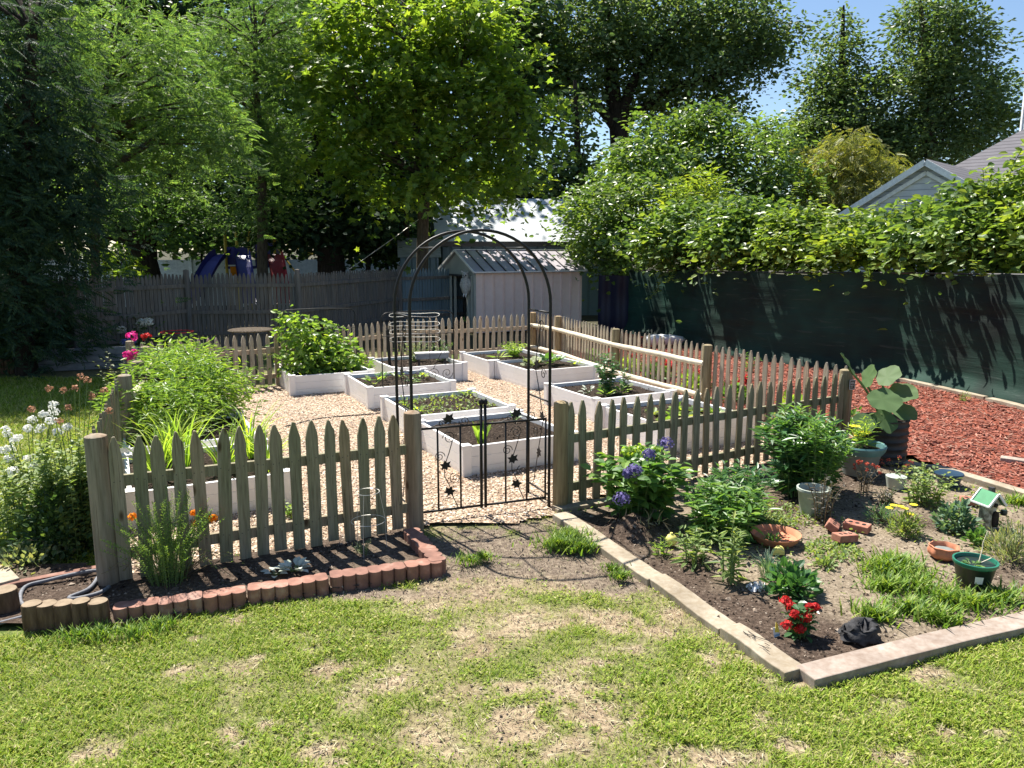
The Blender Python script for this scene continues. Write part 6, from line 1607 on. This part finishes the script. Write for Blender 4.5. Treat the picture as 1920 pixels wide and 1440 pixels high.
# --- right planting bed
def GR_(px, py): p = G(px, py); p.z = .03; return p
b = GR_(1205, 985); b = b + Vector((0, .12, 0))
plant('hydrangea', 'leafy hydrangea with violet-blue flower heads before the right pickets', 'hydrangea', b, .60, .44, 52, 'ovate', .135, 14, 'lf_garden', up=.15, taper=.2, r0=.2, t0=.2, srad=.005,
      flowers=[dict(r=.066, m='fl_violet', c=90, s=.03, at=[at(x, y, b + Vector((0, q, 0))) for x, y, q in ((1218, 853, -.28), (1190, 882, -.36), (1178, 888, -.36), (1248, 832, -.1), (1166, 935, -.42))]), dict(r=.07, m='lf_lime', c=60, s=.04, at=[at(1178, 848, b), at(1198, 845, b), at(1225, 848, b)])])
b = GR_(1352, 1015)
plant('leafy_perennial', 'sprawling pale-edged leafy perennial right of the hydrangea', 'perennial', b, .46, .38, 60, 'lance', .15, 15, 'lf_garden', up=.3, r0=.2, taper=.3)
b = GR_(1385, 985)
plant('leafy_perennial', 'taller bright green perennial between the hydrangea and the dark leafy bush', 'perennial', b, .52, .28, 44, 'lance', .14, 15, 'lf_deep', up=.4, r0=.14, taper=.4)
b = GR_(1368, 1098)
plant('lily_stalk', 'thick-stemmed leafy lily stalks on the dark soil in the middle of the bed', 'lily', b, .44, .14, 5, 'lance', .13, 20, 'lf_pale', up=.6, droop=.7, r0=.06, srad=.008, taper=.5)
plant('leafy_perennial', 'low green plant with long leaves left of the lily stalks', 'perennial', GR_(1300, 1060), .26, .22, 14, 'lance', .12, 8, 'lf_pale', up=.3, r0=.1)
plant('seedling', 'small yellow-green weed beside the fresh dirt mound', 'weed', GR_(1240, 1045), .12, .1, 9, 'lance', .06, 7, 'lf_lime')
b = GR_(1500, 928)
plant('leafy_bush', 'large dark green leafy bush hiding the right pickets', 'bush', b, .76, .42, 60, 'lance', .18, 20, 'lf_deep', up=.3, r0=.22, taper=.2, crowd=.9)
plant('leafy_bush', 'bright green leafy top shoot left of the corner post', 'bush', GR_(1480, 915), .84, .32, 26, 'lance', .17, 13, 'lf_garden', up=.4, t0=.6, r0=.15)
b = GR_(1530, 950)
plant('leafy_stalks', 'tall thin leafy stalks rising from the white pot', 'plant', b, .84, .26, 30, 'lance', .11, 34, 'lf_garden', up=.5, r0=.08, taper=.4, srad=.004, crowd=.7)
plant('leafy_stalks', 'dry brown-green stalks in front of the white pot', 'plant', GR_(1540, 985), .42, .2, 16, 'lance', .07, 12, 'lf_purple', 'stem_brown', up=.3, r0=.07)

def pot(name, label, c, prof, mat, rimprof=None, rimmat=None, soil=None, cat='pot', **kw):
    root = thing(name, label, cat, c); mb = MB(); mb.lathe(prof, 28, c, **kw); smooth_by_angle(mb.build('body', M[mat], root), 40)
    if rimprof: mb = MB(); mb.lathe(rimprof, 28, c, **kw); smooth_by_angle(mb.build('rim', M[rimmat], root), 40)
    if soil: mb = MB(); mb.lathe([(soil[0], soil[1] - .01), (soil[0] * .6, soil[1] + .006), (0, soil[1])], 20, c); mb.build('soil', M['soil'], root)
    return root
c = GR_(1522, 968); pot('plant_pot', 'milky white plastic pot among the tall leafy stalks', c, [(.095, 0), (.125, .19), (.135, .20), (.135, .22), (.12, .22), (.11, .15)], 'plastic_white', soil=(.112, .17))
c = GR_(1610, 893)
pot('plant_pot', 'large teal rimmed pot with a yellow lily by the corner post', c, [(.15, 0), (.18, .19), (.20, .22)], 'plastic_grey', [(.20, .215), (.222, .25), (.232, .285), (.222, .30), (.205, .295), (.19, .24)], 'plastic_teal', soil=(.195, .26))
pt = c + EZ * .27
plant('yellow_lily', 'yellow-flowered lily growing in the large teal pot', 'lily', pt, .30, .16, 9, 'linear', .14, 18, 'lf_lime', up=.5, r0=.06, srad=.005,
      flowers=[dict(r=.055, m='fl_yellow', c=7, k='daisy', at=[at(x, y, pt) for x, y in ((1603, 800), (1612, 818), (1622, 812))])])
c = GR_(1648, 868); prof = []
for i in range(19): prof.append((.245 - .0 * i + (.012 if i % 3 == 1 else 0), .44 * i / 18))
pot('barrel_planter', 'black ribbed barrel planter behind the teal pot', c, prof + [(.255, .445), (.255, .455), (.235, .455), (.232, .40)], 'plastic_black', soil=(.235, .42), cat='planter')
bc = c
sq = thing('squash_plant', 'huge-leaved squash plant growing in the black ribbed barrel', 'squash plant', c + EZ * .42)
sm_ = MB()
for px, py, dy, s, tx, tz in ((1590, 690, -.02, .24, -.6, .5), (1640, 738, -.15, .30, .3, -.2), (1688, 735, 0, .26, .9, .0), (1652, 778, -.2, .24, .4, -.5), (1622, 782, -.22, .20, -.3, -.5), (1692, 768, -.05, .24, .9, -.3), (1620, 715, .1, .22, .2, .4), (1655, 710, .15, .24, .5, .3)):
    p = at(px, py, c + Vector((0, dy, 0))); lf = MB(); st = c + EZ * .42
    lf.leaves('round', [np.array(p) - np.array((tx * s * .5, 0, tz * s * .3))], [(tx, -.25, tz)], [(-.1, -.55, 1.0)], [s]); lf.build('leaf', M['lf_squash'], sq, smooth=True)
    sm_.tube(smoothpath([st, st.lerp(p, .5) + EZ * .05, Vector(p)], 4), [.012] * 8 + [.007], 6, cap=False)
sm_.build('stem', M['stem'], sq)
plant('leafy_weed', 'small pale leafy top behind the squash leaves', 'plant', WALL[3] + Vector((-.9, -1.2, 0)), .4, .2, 8, 'ovate', .1, 10, 'lf_garden')
plant('red_salvia', 'thin plant with scarlet tubular flowers in front of the teal pot', 'salvia', GR_(1618, 925), .30, .14, 12, 'lance', .045, 12, 'lf_purple', 'stem_brown', up=.4, srad=.003,
      flowers=[dict(r=.014, m='fl_scarlet', c=10, s=.02, n=12)])
plant('red_salvia', 'pinkish-red flowering twigs beside the border board end', 'salvia', GR_(1680, 905), .22, .16, 10, 'lance', .045, 10, 'lf_sumac', 'stem_brown', up=.4, srad=.003, flowers=[dict(r=.013, m='fl_scarlet', c=9, s=.018, n=9)])
plant('bushy_perennial', 'pale green bushy perennial left of the blue pot', 'perennial', GR_(1730, 950), .36, .26, 28, 'ovate', .075, 14, 'lf_pale', up=.35, r0=.12)
plant('bushy_perennial', 'small yellow-tinged leaf clump right of the red twigs', 'perennial', GR_(1660, 950), .16, .13, 12, 'ovate', .05, 9, 'lf_purple', up=.3)
c = GR_(1777, 915); pot('plant_pot', 'small dark blue pot against the pale border board', c, [(.085, 0), (.115, .10)], 'plastic_blue', [(.115, .095), (.125, .11), (.12, .12), (.105, .115)], 'plastic_blue', soil=(.108, .09))
c = GR_(1735, 905); pot('plant_pot', 'clear milky pot lying low behind the bushy perennial', GR_(1678, 920), [(.07, 0), (.09, .11), (.08, .11)], 'plastic_white')
b = GR_(1697, 1008)
mound('yellow_daisy', 'low bushy plant with yellow daisy flowers in the middle of the bed', 'daisy plant', b, .14, .18, 420, 'lance', .05, 'lf_pale', flowers=[dict(r=.03, m='fl_yellow', k='daisy', c=10, at=[at(x, y, b) for x, y in ((1676, 948), (1688, 950), (1713, 947), (1707, 965), (1696, 954), (1668, 953))])])
mound('grey_perennial', 'grey-green tuft left of the yellow daisies', 'perennial', GR_(1652, 985), .13, .13, 260, 'linear', .07, 'lf_blue')
mound('dark_perennial', 'dark purple-leaved plant between the yellow daisies and the birdhouse', 'perennial', GR_(1790, 1000), .15, .22, 340, 'ovate', .06, 'lf_blue')
mound('lavender', 'grey-green lavender bush at the right edge below the birdhouse', 'lavender', GR_(1893, 1055), .2, .24, 800, 'linear', .06, 'lf_grey', up=.9, nst=30)
mound('grey_perennial', 'small green plant above the green pot', 'perennial', GR_(1830, 1030), .09, .12, 130, 'ovate', .05, 'lf_garden')
mound('dark_perennial', 'dark glossy green plant behind the red flowers', 'perennial', GR_(1485, 1118), .17, .17, 200, 'ovate', .075, 'lf_deep', nst=20)
blade_clump('blue_tuft', 'dark blue-green spiky tuft beside the yellow scoop', 'tuft', GR_(1438, 1088), 90, .19, .0035, 'lf_blue', r0=.05, arch=.7)
mound('grey_perennial', 'small weed at the foot of the terracotta saucer', 'weed', GR_(1445, 1030), .06, .10, 80, 'ovate', .035, 'lf_garden')
mound('weed', 'low weed right of the yellow scoop', 'weed', GR_(1545, 1070), .09, .06, 120, 'ovate', .035, 'lf_pale')
b = GR_(1497, 1200)
plant('red_flower_plant', 'compact plant with clusters of red star flowers near the front corner', 'flowering plant', b, .20, .10, 12, 'ovate', .075, 8, 'lf_deep', up=.2, r0=.04, taper=.2,
      flowers=[dict(r=.037, m='fl_red', c=70, s=.021, at=[at(x, y, b + Vector((0, q, 0))) for x, y, q in ((1472, 1128, .05), (1484, 1137, .02), (1490, 1152, -.04), (1517, 1140, .03), (1529, 1140, .05), (1512, 1158, -.04), (1475, 1172, -.06), (1500, 1180, -.07))])])
# plant tag
b = GR_(1455, 1203); tg = thing('plant_tag', 'small yellow and white plant label stuck in the soil by the red flowers', 'plant label', b)
Mx = Matrix.Rotation(.5, 4, 'Z') @ Matrix.Rotation(-.15, 4, 'X'); Mx.translation = b
mb = MB(); mb.prism([(-.018, 0), (.026, -.002), (.024, .052), (-.022, .058)], Mx, .002); mb.build('card', M['white'], tg)
Mx2 = Mx.copy(); Mx2.translation = b + Vector((.002, -.003, 0)); mb = MB(); mb.prism([(-.012, .03), (.022, .022), (.012, .072), (.0, .085)], Mx2, .0022); mb.build('picture', M['tag_yellow'], tg)
mb = MB(); mb.prism([(-.016, .005), (.024, .003), (.024, .013), (-.018, .016)], Mx2, .0022); mb.build('stripe', M['tag_blue'], tg)
# crumpled black cloth
c = GR_(1610, 1205); mb = MB(); th = np.linspace(0, 2 * PI, 27)[:-1]; vs = []
for i in range(12):
    f = i / 11
    for j, t in enumerate(th):
        w_ = .8 + .55 * float(vnoise(t * 2.6 + i * .5, i * .8, 4)) + .14 * math.sin(6 * t + 1.7 * i)
        vs.append(c + Vector((.095 * math.cos(t) * w_ * math.cos(f * PI / 2) ** .6 + .02 * f, .075 * math.sin(t) * w_ * math.cos(f * PI / 2) ** .6, .085 * math.sin(f * PI / 2) * (.45 + 1.1 * float(vnoise(t * 2.3, f * 4, 8))))))
n_ = len(th); mb.add(vs, [(i * n_ + j, i * n_ + (j + 1) % n_, (i + 1) * n_ + (j + 1) % n_, (i + 1) * n_ + j) for i in range(11) for j in range(n_)])
tag(mb.build('crumpled_cloth', M['cloth_black'], smooth=True), 'crumpled black cloth on the soil beside the front border board', 'cloth')
c = GR_(1416, 1112); mb = MB(); n = 60; d = nrm(arr(n)); mb.leaves('petal', np.array(c) + d * (.045, .035, .02) + (0, 0, .012), nrm(np.cross(d, arr(n))), d, rng.uniform(.03, .05, n)); tag(mb.build('white_rag', M['rag']), 'small white rag on the soil left of the dark glossy plant', 'rag')

# terracotta saucer
c = GR_(1453, 1022); sa = thing('plant_saucer', 'large round terracotta saucer on the ground', 'saucer', c); mb = MB()
mb.lathe([(.14, 0), (.165, .025), (.182, .058), (.187, .064), (.184, .068), (.172, .062), (.155, .028), (.10, .020), (.095, .026), (.07, .026), (.065, .020), (0, .020)], 40, c); smooth_by_angle(mb.build('dish', M['terracotta'], sa), 40)
c = GR_(1768, 1052); tp = thing('terracotta_pot', 'small scalloped terracotta pot left of the green pot', 'pot', c); mb = MB()
mb.lathe([(.075, 0), (.098, .025), (.102, .05), (.092, .075), (.098, .085), (.09, .088), (.078, .07), (.075, .05)], 40, c, wob=.05, lobes=7); smooth_by_angle(mb.build('body', M['terracotta'], tp), 50)
mb = MB(); mb.lathe([(.076, .055), (.04, .062), (0, .06)], 16, c); mb.build('gravel_fill', M['plastic_grey'], tp)
c = GR_(1823, 1106); gp = pot('plant_pot', 'dark green plastic pot with a bare twig and a pale sticker', c, [(.092, 0), (.122, .15), (.128, .155)], 'plastic_green', [(.126, .15), (.133, .16), (.133, .178), (.122, .178), (.112, .13)], 'plastic_rim', soil=(.115, .145))
mb = MB()
for i in range(6):
    a0, a1 = [math.radians(-118 + q) for q in (i * 4.0, i * 4.0 + 4.0)]
    f = lambda a, z: c + Vector((( .0945 + .03 * z / .15) * math.cos(a), (.0945 + .03 * z / .15) * math.sin(a), z))
    mb.add([f(a0, .055), f(a1, .055), f(a1, .105), f(a0, .105)], [(0, 1, 2, 3)])
mb.build('sticker', M['white'], gp)
mb = MB(); mb.tube([c + Vector((.02, 0, .14)), c + Vector((.05, .02, .24)), c + Vector((.055, .03, .28)), c + Vector((.085, .04, .36))], [.004, .0035, .003, .002], 5); mb.tube([c + Vector((.02, 0, .15)), c + Vector((.09, -.02, .2))], .003, 5)
tag(mb.build('bare_twig', M['rail_pale']), 'bare forked twig standing in the green pot', 'twig')
rosette('seedling', 'low green seedling growing in the green pot', 'seedling', c + Vector((-.03, -.02, .148)), 12, .05, 'ovate', 'lf_garden', up=.4, stalk=.03)
# yellow plastic pieces
c = GR_(1459, 1045); mb = MB(); vs = []
for i in range(11):
    t = PI * i / 10
    for x in (-.05, .05): vs.append(c + Vector((.045 * math.cos(t), x * .7, .045 * math.sin(t) + .002)) + Vector((x * .25, 0, 0)))
mb.add(vs, [(2 * i, 2 * i + 2, 2 * i + 3, 2 * i + 1) for i in range(10)] + [tuple(2 * i for i in range(11))[::-1], tuple(2 * i + 1 for i in range(11))]); tag(mb.build('yellow_scoop', M['yellow_plastic'], smooth=False), 'yellow half-round plastic scoop by the terracotta saucer', 'scoop')
c = GR_(1258, 1030); mb = MB(); mb.lathe([(.0, 0), (.03, .008), (.046, .035), (.044, .06), (.028, .08), (.012, .088), (.010, .10), (0, .102)], 18, c); smooth_by_angle(mb.build('yellow_gourd', M['yellow_plastic']), 60)
tag(bpy.data.objects['yellow_gourd'], 'small yellow gourd-shaped ornament below the hydrangea', 'ornament')
# bricks
for px, py, rz, tx, ty, z, lb in ((1560, 1000, 1.1, .55, .1, .035, 'old red brick tipped on its side behind the others'), (1583, 1022, .45, .0, .12, .032, 'old red brick at the front of the three piled bricks'), (1606, 1002, -.75, .1, .0, .036, 'old red brick at the right of the three piled bricks'), (1822, 952, -.35, .05, 0, .03, 'old red brick behind the birdhouse')):
    p = GR_(px, py); root = thing('brick', lb, 'brick', p + EZ * z, group='loose old bricks on the planting bed'); mb = MB()
    mb.box((0, 0, 0), (.19, .092, .057)); o = bevel(mb.build('brick_body', M['brick'], root, local=True), .006); root.rotation_euler = (tx, ty, rz)
    mb = MB(); [mb.lathe([(.017, .0285), (.017, .0292), (0, .0292)], 10, (x, 0, 0)) for x in (-.05, 0, .05)]; mb.build('core_hole', M['inside_dark'], root, local=True)
# birdhouse
c = GR_(1848, 994); bh = thing('birdhouse', 'rustic bark birdhouse with a green pitched roof standing on the soil', 'birdhouse', c, .25)
mb = MB(); mb.lathe([(.068, -.01), (.065, .06), (.058, .14), (.060, .20)], 14, (0, 0, 0), wob=.04, lobes=5); mb.build('body', M['bird_body'], bh, local=True)
mb = MB(); mb.prism([(-.062, .19), (.062, .19), (0, .27)], Matrix.Identity(4), .12); mb.build('gable', M['bird_body'], bh, local=True)
for s in (-1, 1):
    mb = MB(); mb.add([(0, -.082, .292), (s * .082, -.082, .195), (s * .082, .082, .195), (0, .082, .292), (0, -.082, .28), (s * .082, -.082, .183), (s * .082, .082, .183), (0, .082, .28)], [(0, 1, 2, 3), (7, 6, 5, 4), (0, 4, 5, 1), (1, 5, 6, 2), (2, 6, 7, 3)]); rp = mb.build('roof_panel', M['bird_roof'], bh, local=True)
    mb = MB(); mb.beam((0, -.085, .291), (s * .084, -.085, .192), .01, .016); mb.beam((0, .085, .291), (s * .084, .085, .192), .01, .016); mb.beam((s * .084, -.085, .194), (s * .084, .085, .194), .01, .012); mb.build('roof_edge', M['white'], rp, local=True)
mb = MB(); Mx = Matrix.Translation((.012, -.062, .02)); mb.prism([(-.028, 0), (.028, 0), (.028, .09), (.018, .118), (0, .128), (-.018, .118), (-.028, .09)], Mx, .02); mb.build('door', M['bark_dark'], bh, local=True)
mb = MB(); Mx = Matrix.Translation((.005, -.062, .195)); mb.prism([(.017 * math.cos(t), .017 * math.sin(t)) for t in np.linspace(0, 2 * PI, 13)[:-1]], Mx, .014); mb.build('entrance_hole', M['inside_dark'], bh, local=True)
mb = MB(); mb.box((.05, .03, .285), (.035, .035, .05)); mb.build('chimney', M['dark_trim'], bh, local=True)
mb = MB(); mb.tube([(.06, -.03, .12), (.11, -.04, .12)], .006, 6); mb.lathe([(.022, .10), (.026, .12), (.022, .14), (0, .142)], 10, (.115, -.04, 0)); mb.build('side_knob', M['plastic_green'], bh, local=True)

# fresh dirt with dry roots on the mound
b = MOUND + Vector((.05, 0, .10)); mb = MB(); n = 90; mb.leaves('grassb', np.array(b) + arr(n) * (.09, .07, .02), arr(n) + (0, 0, .3), arr(n) * .4 + (0, 0, 1), rng.uniform(.05, .12, n)); tag(mb.build('dry_roots', m_island('dry_root', [(.2, .15, .09), (.34, .28, .17), (.3, .3, .12)])), 'tuft of dry grass roots on the fresh dirt mound', 'roots', kind='stuff')

# grass clumps
def grass_clump(name, label, pts, n, L, mat='grass_tall', kind='stuff', cat='grass'):
    mb = MB(); q = np.array([pts[i % len(pts)][:2] for i in range(n)]); rr = np.array([pts[i % len(pts)][2] for i in range(n)])
    a = rng.uniform(0, 2 * PI, n); k = np.abs(rng.normal(size=n)) * .62 * rr; x = q[:, 0] + k * np.cos(a) * 1.2; y = q[:, 1] + k * np.sin(a) * .8
    blades(x, y, np.full(n, .02), L * rng.uniform(.5, 1.15, n), 1.0, mb); return tag(mb.build(name, M[mat]), label, cat, kind=kind)
def gp3(px, py, r): p = G(px, py); return (p.x, p.y, r)
grass_clump('tall_grass', 'patch of tall bright grass in the planting bed left of the green pot', [gp3(1650, 1075, .16), gp3(1690, 1085, .18), gp3(1660, 1110, .14), gp3(1720, 1110, .2), gp3(1770, 1135, .2), gp3(1820, 1140, .2), gp3(1880, 1130, .2), gp3(1700, 1150, .18), gp3(1640, 1165, .1), gp3(1760, 1170, .12), gp3(1910, 950, .14), gp3(1670, 1065, .12), gp3(1690, 1070, .14)], 2900, .12)
grass_clump('gate_grass', 'bright tuft of weedy grass against the border board by the gate', [gp3(1070, 1015, .13), gp3(1050, 1030, .14), gp3(1085, 1035, .10)], 1500, .10)
grass_clump('path_weeds', 'small weeds on the bare dirt path before the gate', [gp3(880, 1058, .12), gp3(905, 1052, .08), gp3(1150, 1075, .07), gp3(1165, 1090, .06), gp3(300, 1180, .12), gp3(190, 1195, .15), gp3(150, 1200, .14), gp3(250, 1195, .12)], 1500, .07)
mb = MB(); n = 5200; x = rng.uniform(.3, 5, n); y = rng.uniform(3.9, 8.2, n)
k = inpoly(x, y, RBED) & (fbm(x * 2.1, y * 2.1, 61) > .52) & (moist_r(x, y) < .45); x, y = x[k], y[k]; n = len(x)
gw = [gp3(1470, 970, .28), gp3(1560, 1040, .2), gp3(1440, 985, .2)]
ex_ = np.array([gw[i % 3] for i in range(1300)]); a = rng.uniform(0, 2 * PI, 1300); kk = np.sqrt(rng.random(1300)) * ex_[:, 2]
x = np.concatenate([x, ex_[:, 0] + kk * np.cos(a)]); y = np.concatenate([y, ex_[:, 1] + kk * np.sin(a)]); n = len(x)
mb.leaves('ovate', np.stack([x, y, zr(x, y) + rng.uniform(.005, .03, n)], -1), arr(n) + (0, 0, .2), arr(n) * .35 + (0, 0, 1), rng.uniform(.018, .042, n))
tag(mb.build('ground_weeds', M['lf_pale']), 'thin ground cover of small pale weeds on the dry planting bed', 'weeds', kind='stuff')

# outside the right fence: low plants on the mulch, a stone and a white bag
OG = 'low yellow-green plants along the outside of the right fence'
for i in range(7):
    t = i / 6; p = RP[0].lerp(RP[3], .08 + .85 * t) + Vector((.45 + .15 * random.random(), .1, 0))
    mound('low_plant', ['yellow-green low plant behind the tan pickets, nearest the sign post', 'low plant behind the tan pickets, second from the sign post', 'low plant behind the tan pickets, third from the sign post', 'low plant behind the middle of the tan pickets', 'low plant behind the tan pickets past the middle', 'low plant behind the tan pickets, second from the far end', 'low plant behind the far end of the tan pickets'][i], 'plant', p, .26, .3, 220, 'ovate', .09, 'lf_lime' if i % 2 else 'lf_garden', OG)
for i in range(5):
    p = RP[1].lerp(RP[3], .1 + .2 * i) + Vector((.75 + .2 * random.random(), .3, 0))
    mound('red_flower_plant', ['red flowering plant on the mulch nearest the camera behind the tan pickets', 'red flowering plant second along the mulch', 'red flowering plant in the middle of the mulch strip', 'red flowering plant fourth along the mulch', 'red flowering plant farthest along the mulch'][i], 'flowering plant', p, .2, .3, 120, 'ovate', .07, 'lf_garden', 'red flowers on the far mulch', flowers=[dict(r=.06, m='fl_red', n=7, c=16, s=.05)])
mb = MB(); p = G(1396, 672)
mb.lathe([(.16, -.02), (.17, .05), (.15, .1), (.09, .13), (0, .135)], 9, p, wob=.12, lobes=3, sx=1.3); tag(bevel(mb.build('stone', M['border_board']), .01), 'pale stone at the foot of the screen wall', 'stone')
p = D(1240, 632, 17.0); p.z = 0; mb = MB(); mb.lathe([(.26, .1), (.33, .2), (.28, .27), (.16, .31), (.06, .32), (0, .33)], 14, p, wob=.22, lobes=3, sx=1.4, sy=.7); tag(mb.build('white_bag', M['rag'], smooth=True), 'white bag lying at the foot of the screen wall beyond the tan pickets', 'bag')
plant('weed', 'single pale weed growing over the border board by the screen wall', 'weed', G(1805, 757), .22, .12, 7, 'lance', .08, 8, 'lf_pale')
# ------------------------------------------------------------------ camera and light
cam = bpy.data.cameras.new('camera'); co = bpy.data.objects.new('camera', cam); COL.objects.link(co)
cam.sensor_width = 36; cam.lens = 36 * FPX / 1920; cam.clip_end = 2000; cam.clip_start = .05
co.location = (0, 0, CAMH); co.rotation_euler = (PI / 2 - PITCH, 0, 0)
SC.camera = co
SUN_EL = math.radians(58); SUN_AZ = math.atan2(-.60, .80)       # azimuth from +Y towards +X
sd = Vector((math.sin(SUN_AZ) * math.cos(SUN_EL), math.cos(SUN_AZ) * math.cos(SUN_EL), math.sin(SUN_EL)))
sl_ = bpy.data.lights.new('sun', 'SUN'); sl_.energy = 5.0; sl_.angle = math.radians(.53); sl_.color = (1, .95, .86)
so = bpy.data.objects.new('sun', sl_); COL.objects.link(so); so.rotation_euler = (-sd).to_track_quat('-Z', 'Y').to_euler(); so.location = sd * 60
W = bpy.data.worlds.new('World'); SC.world = W; W.use_nodes = True
nt = W.node_tree; sk = nt.nodes.new('ShaderNodeTexSky'); sk.sky_type = 'NISHITA'; sk.sun_disc = False
sk.sun_elevation = SUN_EL; sk.sun_rotation = SUN_AZ; sk.air_density = 1.0; sk.dust_density = .25; sk.ozone_density = 3.0
bg = nt.nodes['Background']; nt.links.new(sk.outputs[0], bg.inputs[0]); bg.inputs[1].default_value = .065
SC.view_settings.view_transform = 'Standard'; SC.view_settings.look = 'None'; SC.view_settings.gamma = 1; SC.view_settings.exposure = 1.3
try:
    SC.cycles.max_bounces = 8; SC.cycles.transmission_bounces = 4; SC.cycles.diffuse_bounces = 3; SC.cycles.glossy_bounces = 2
except Exception: pass
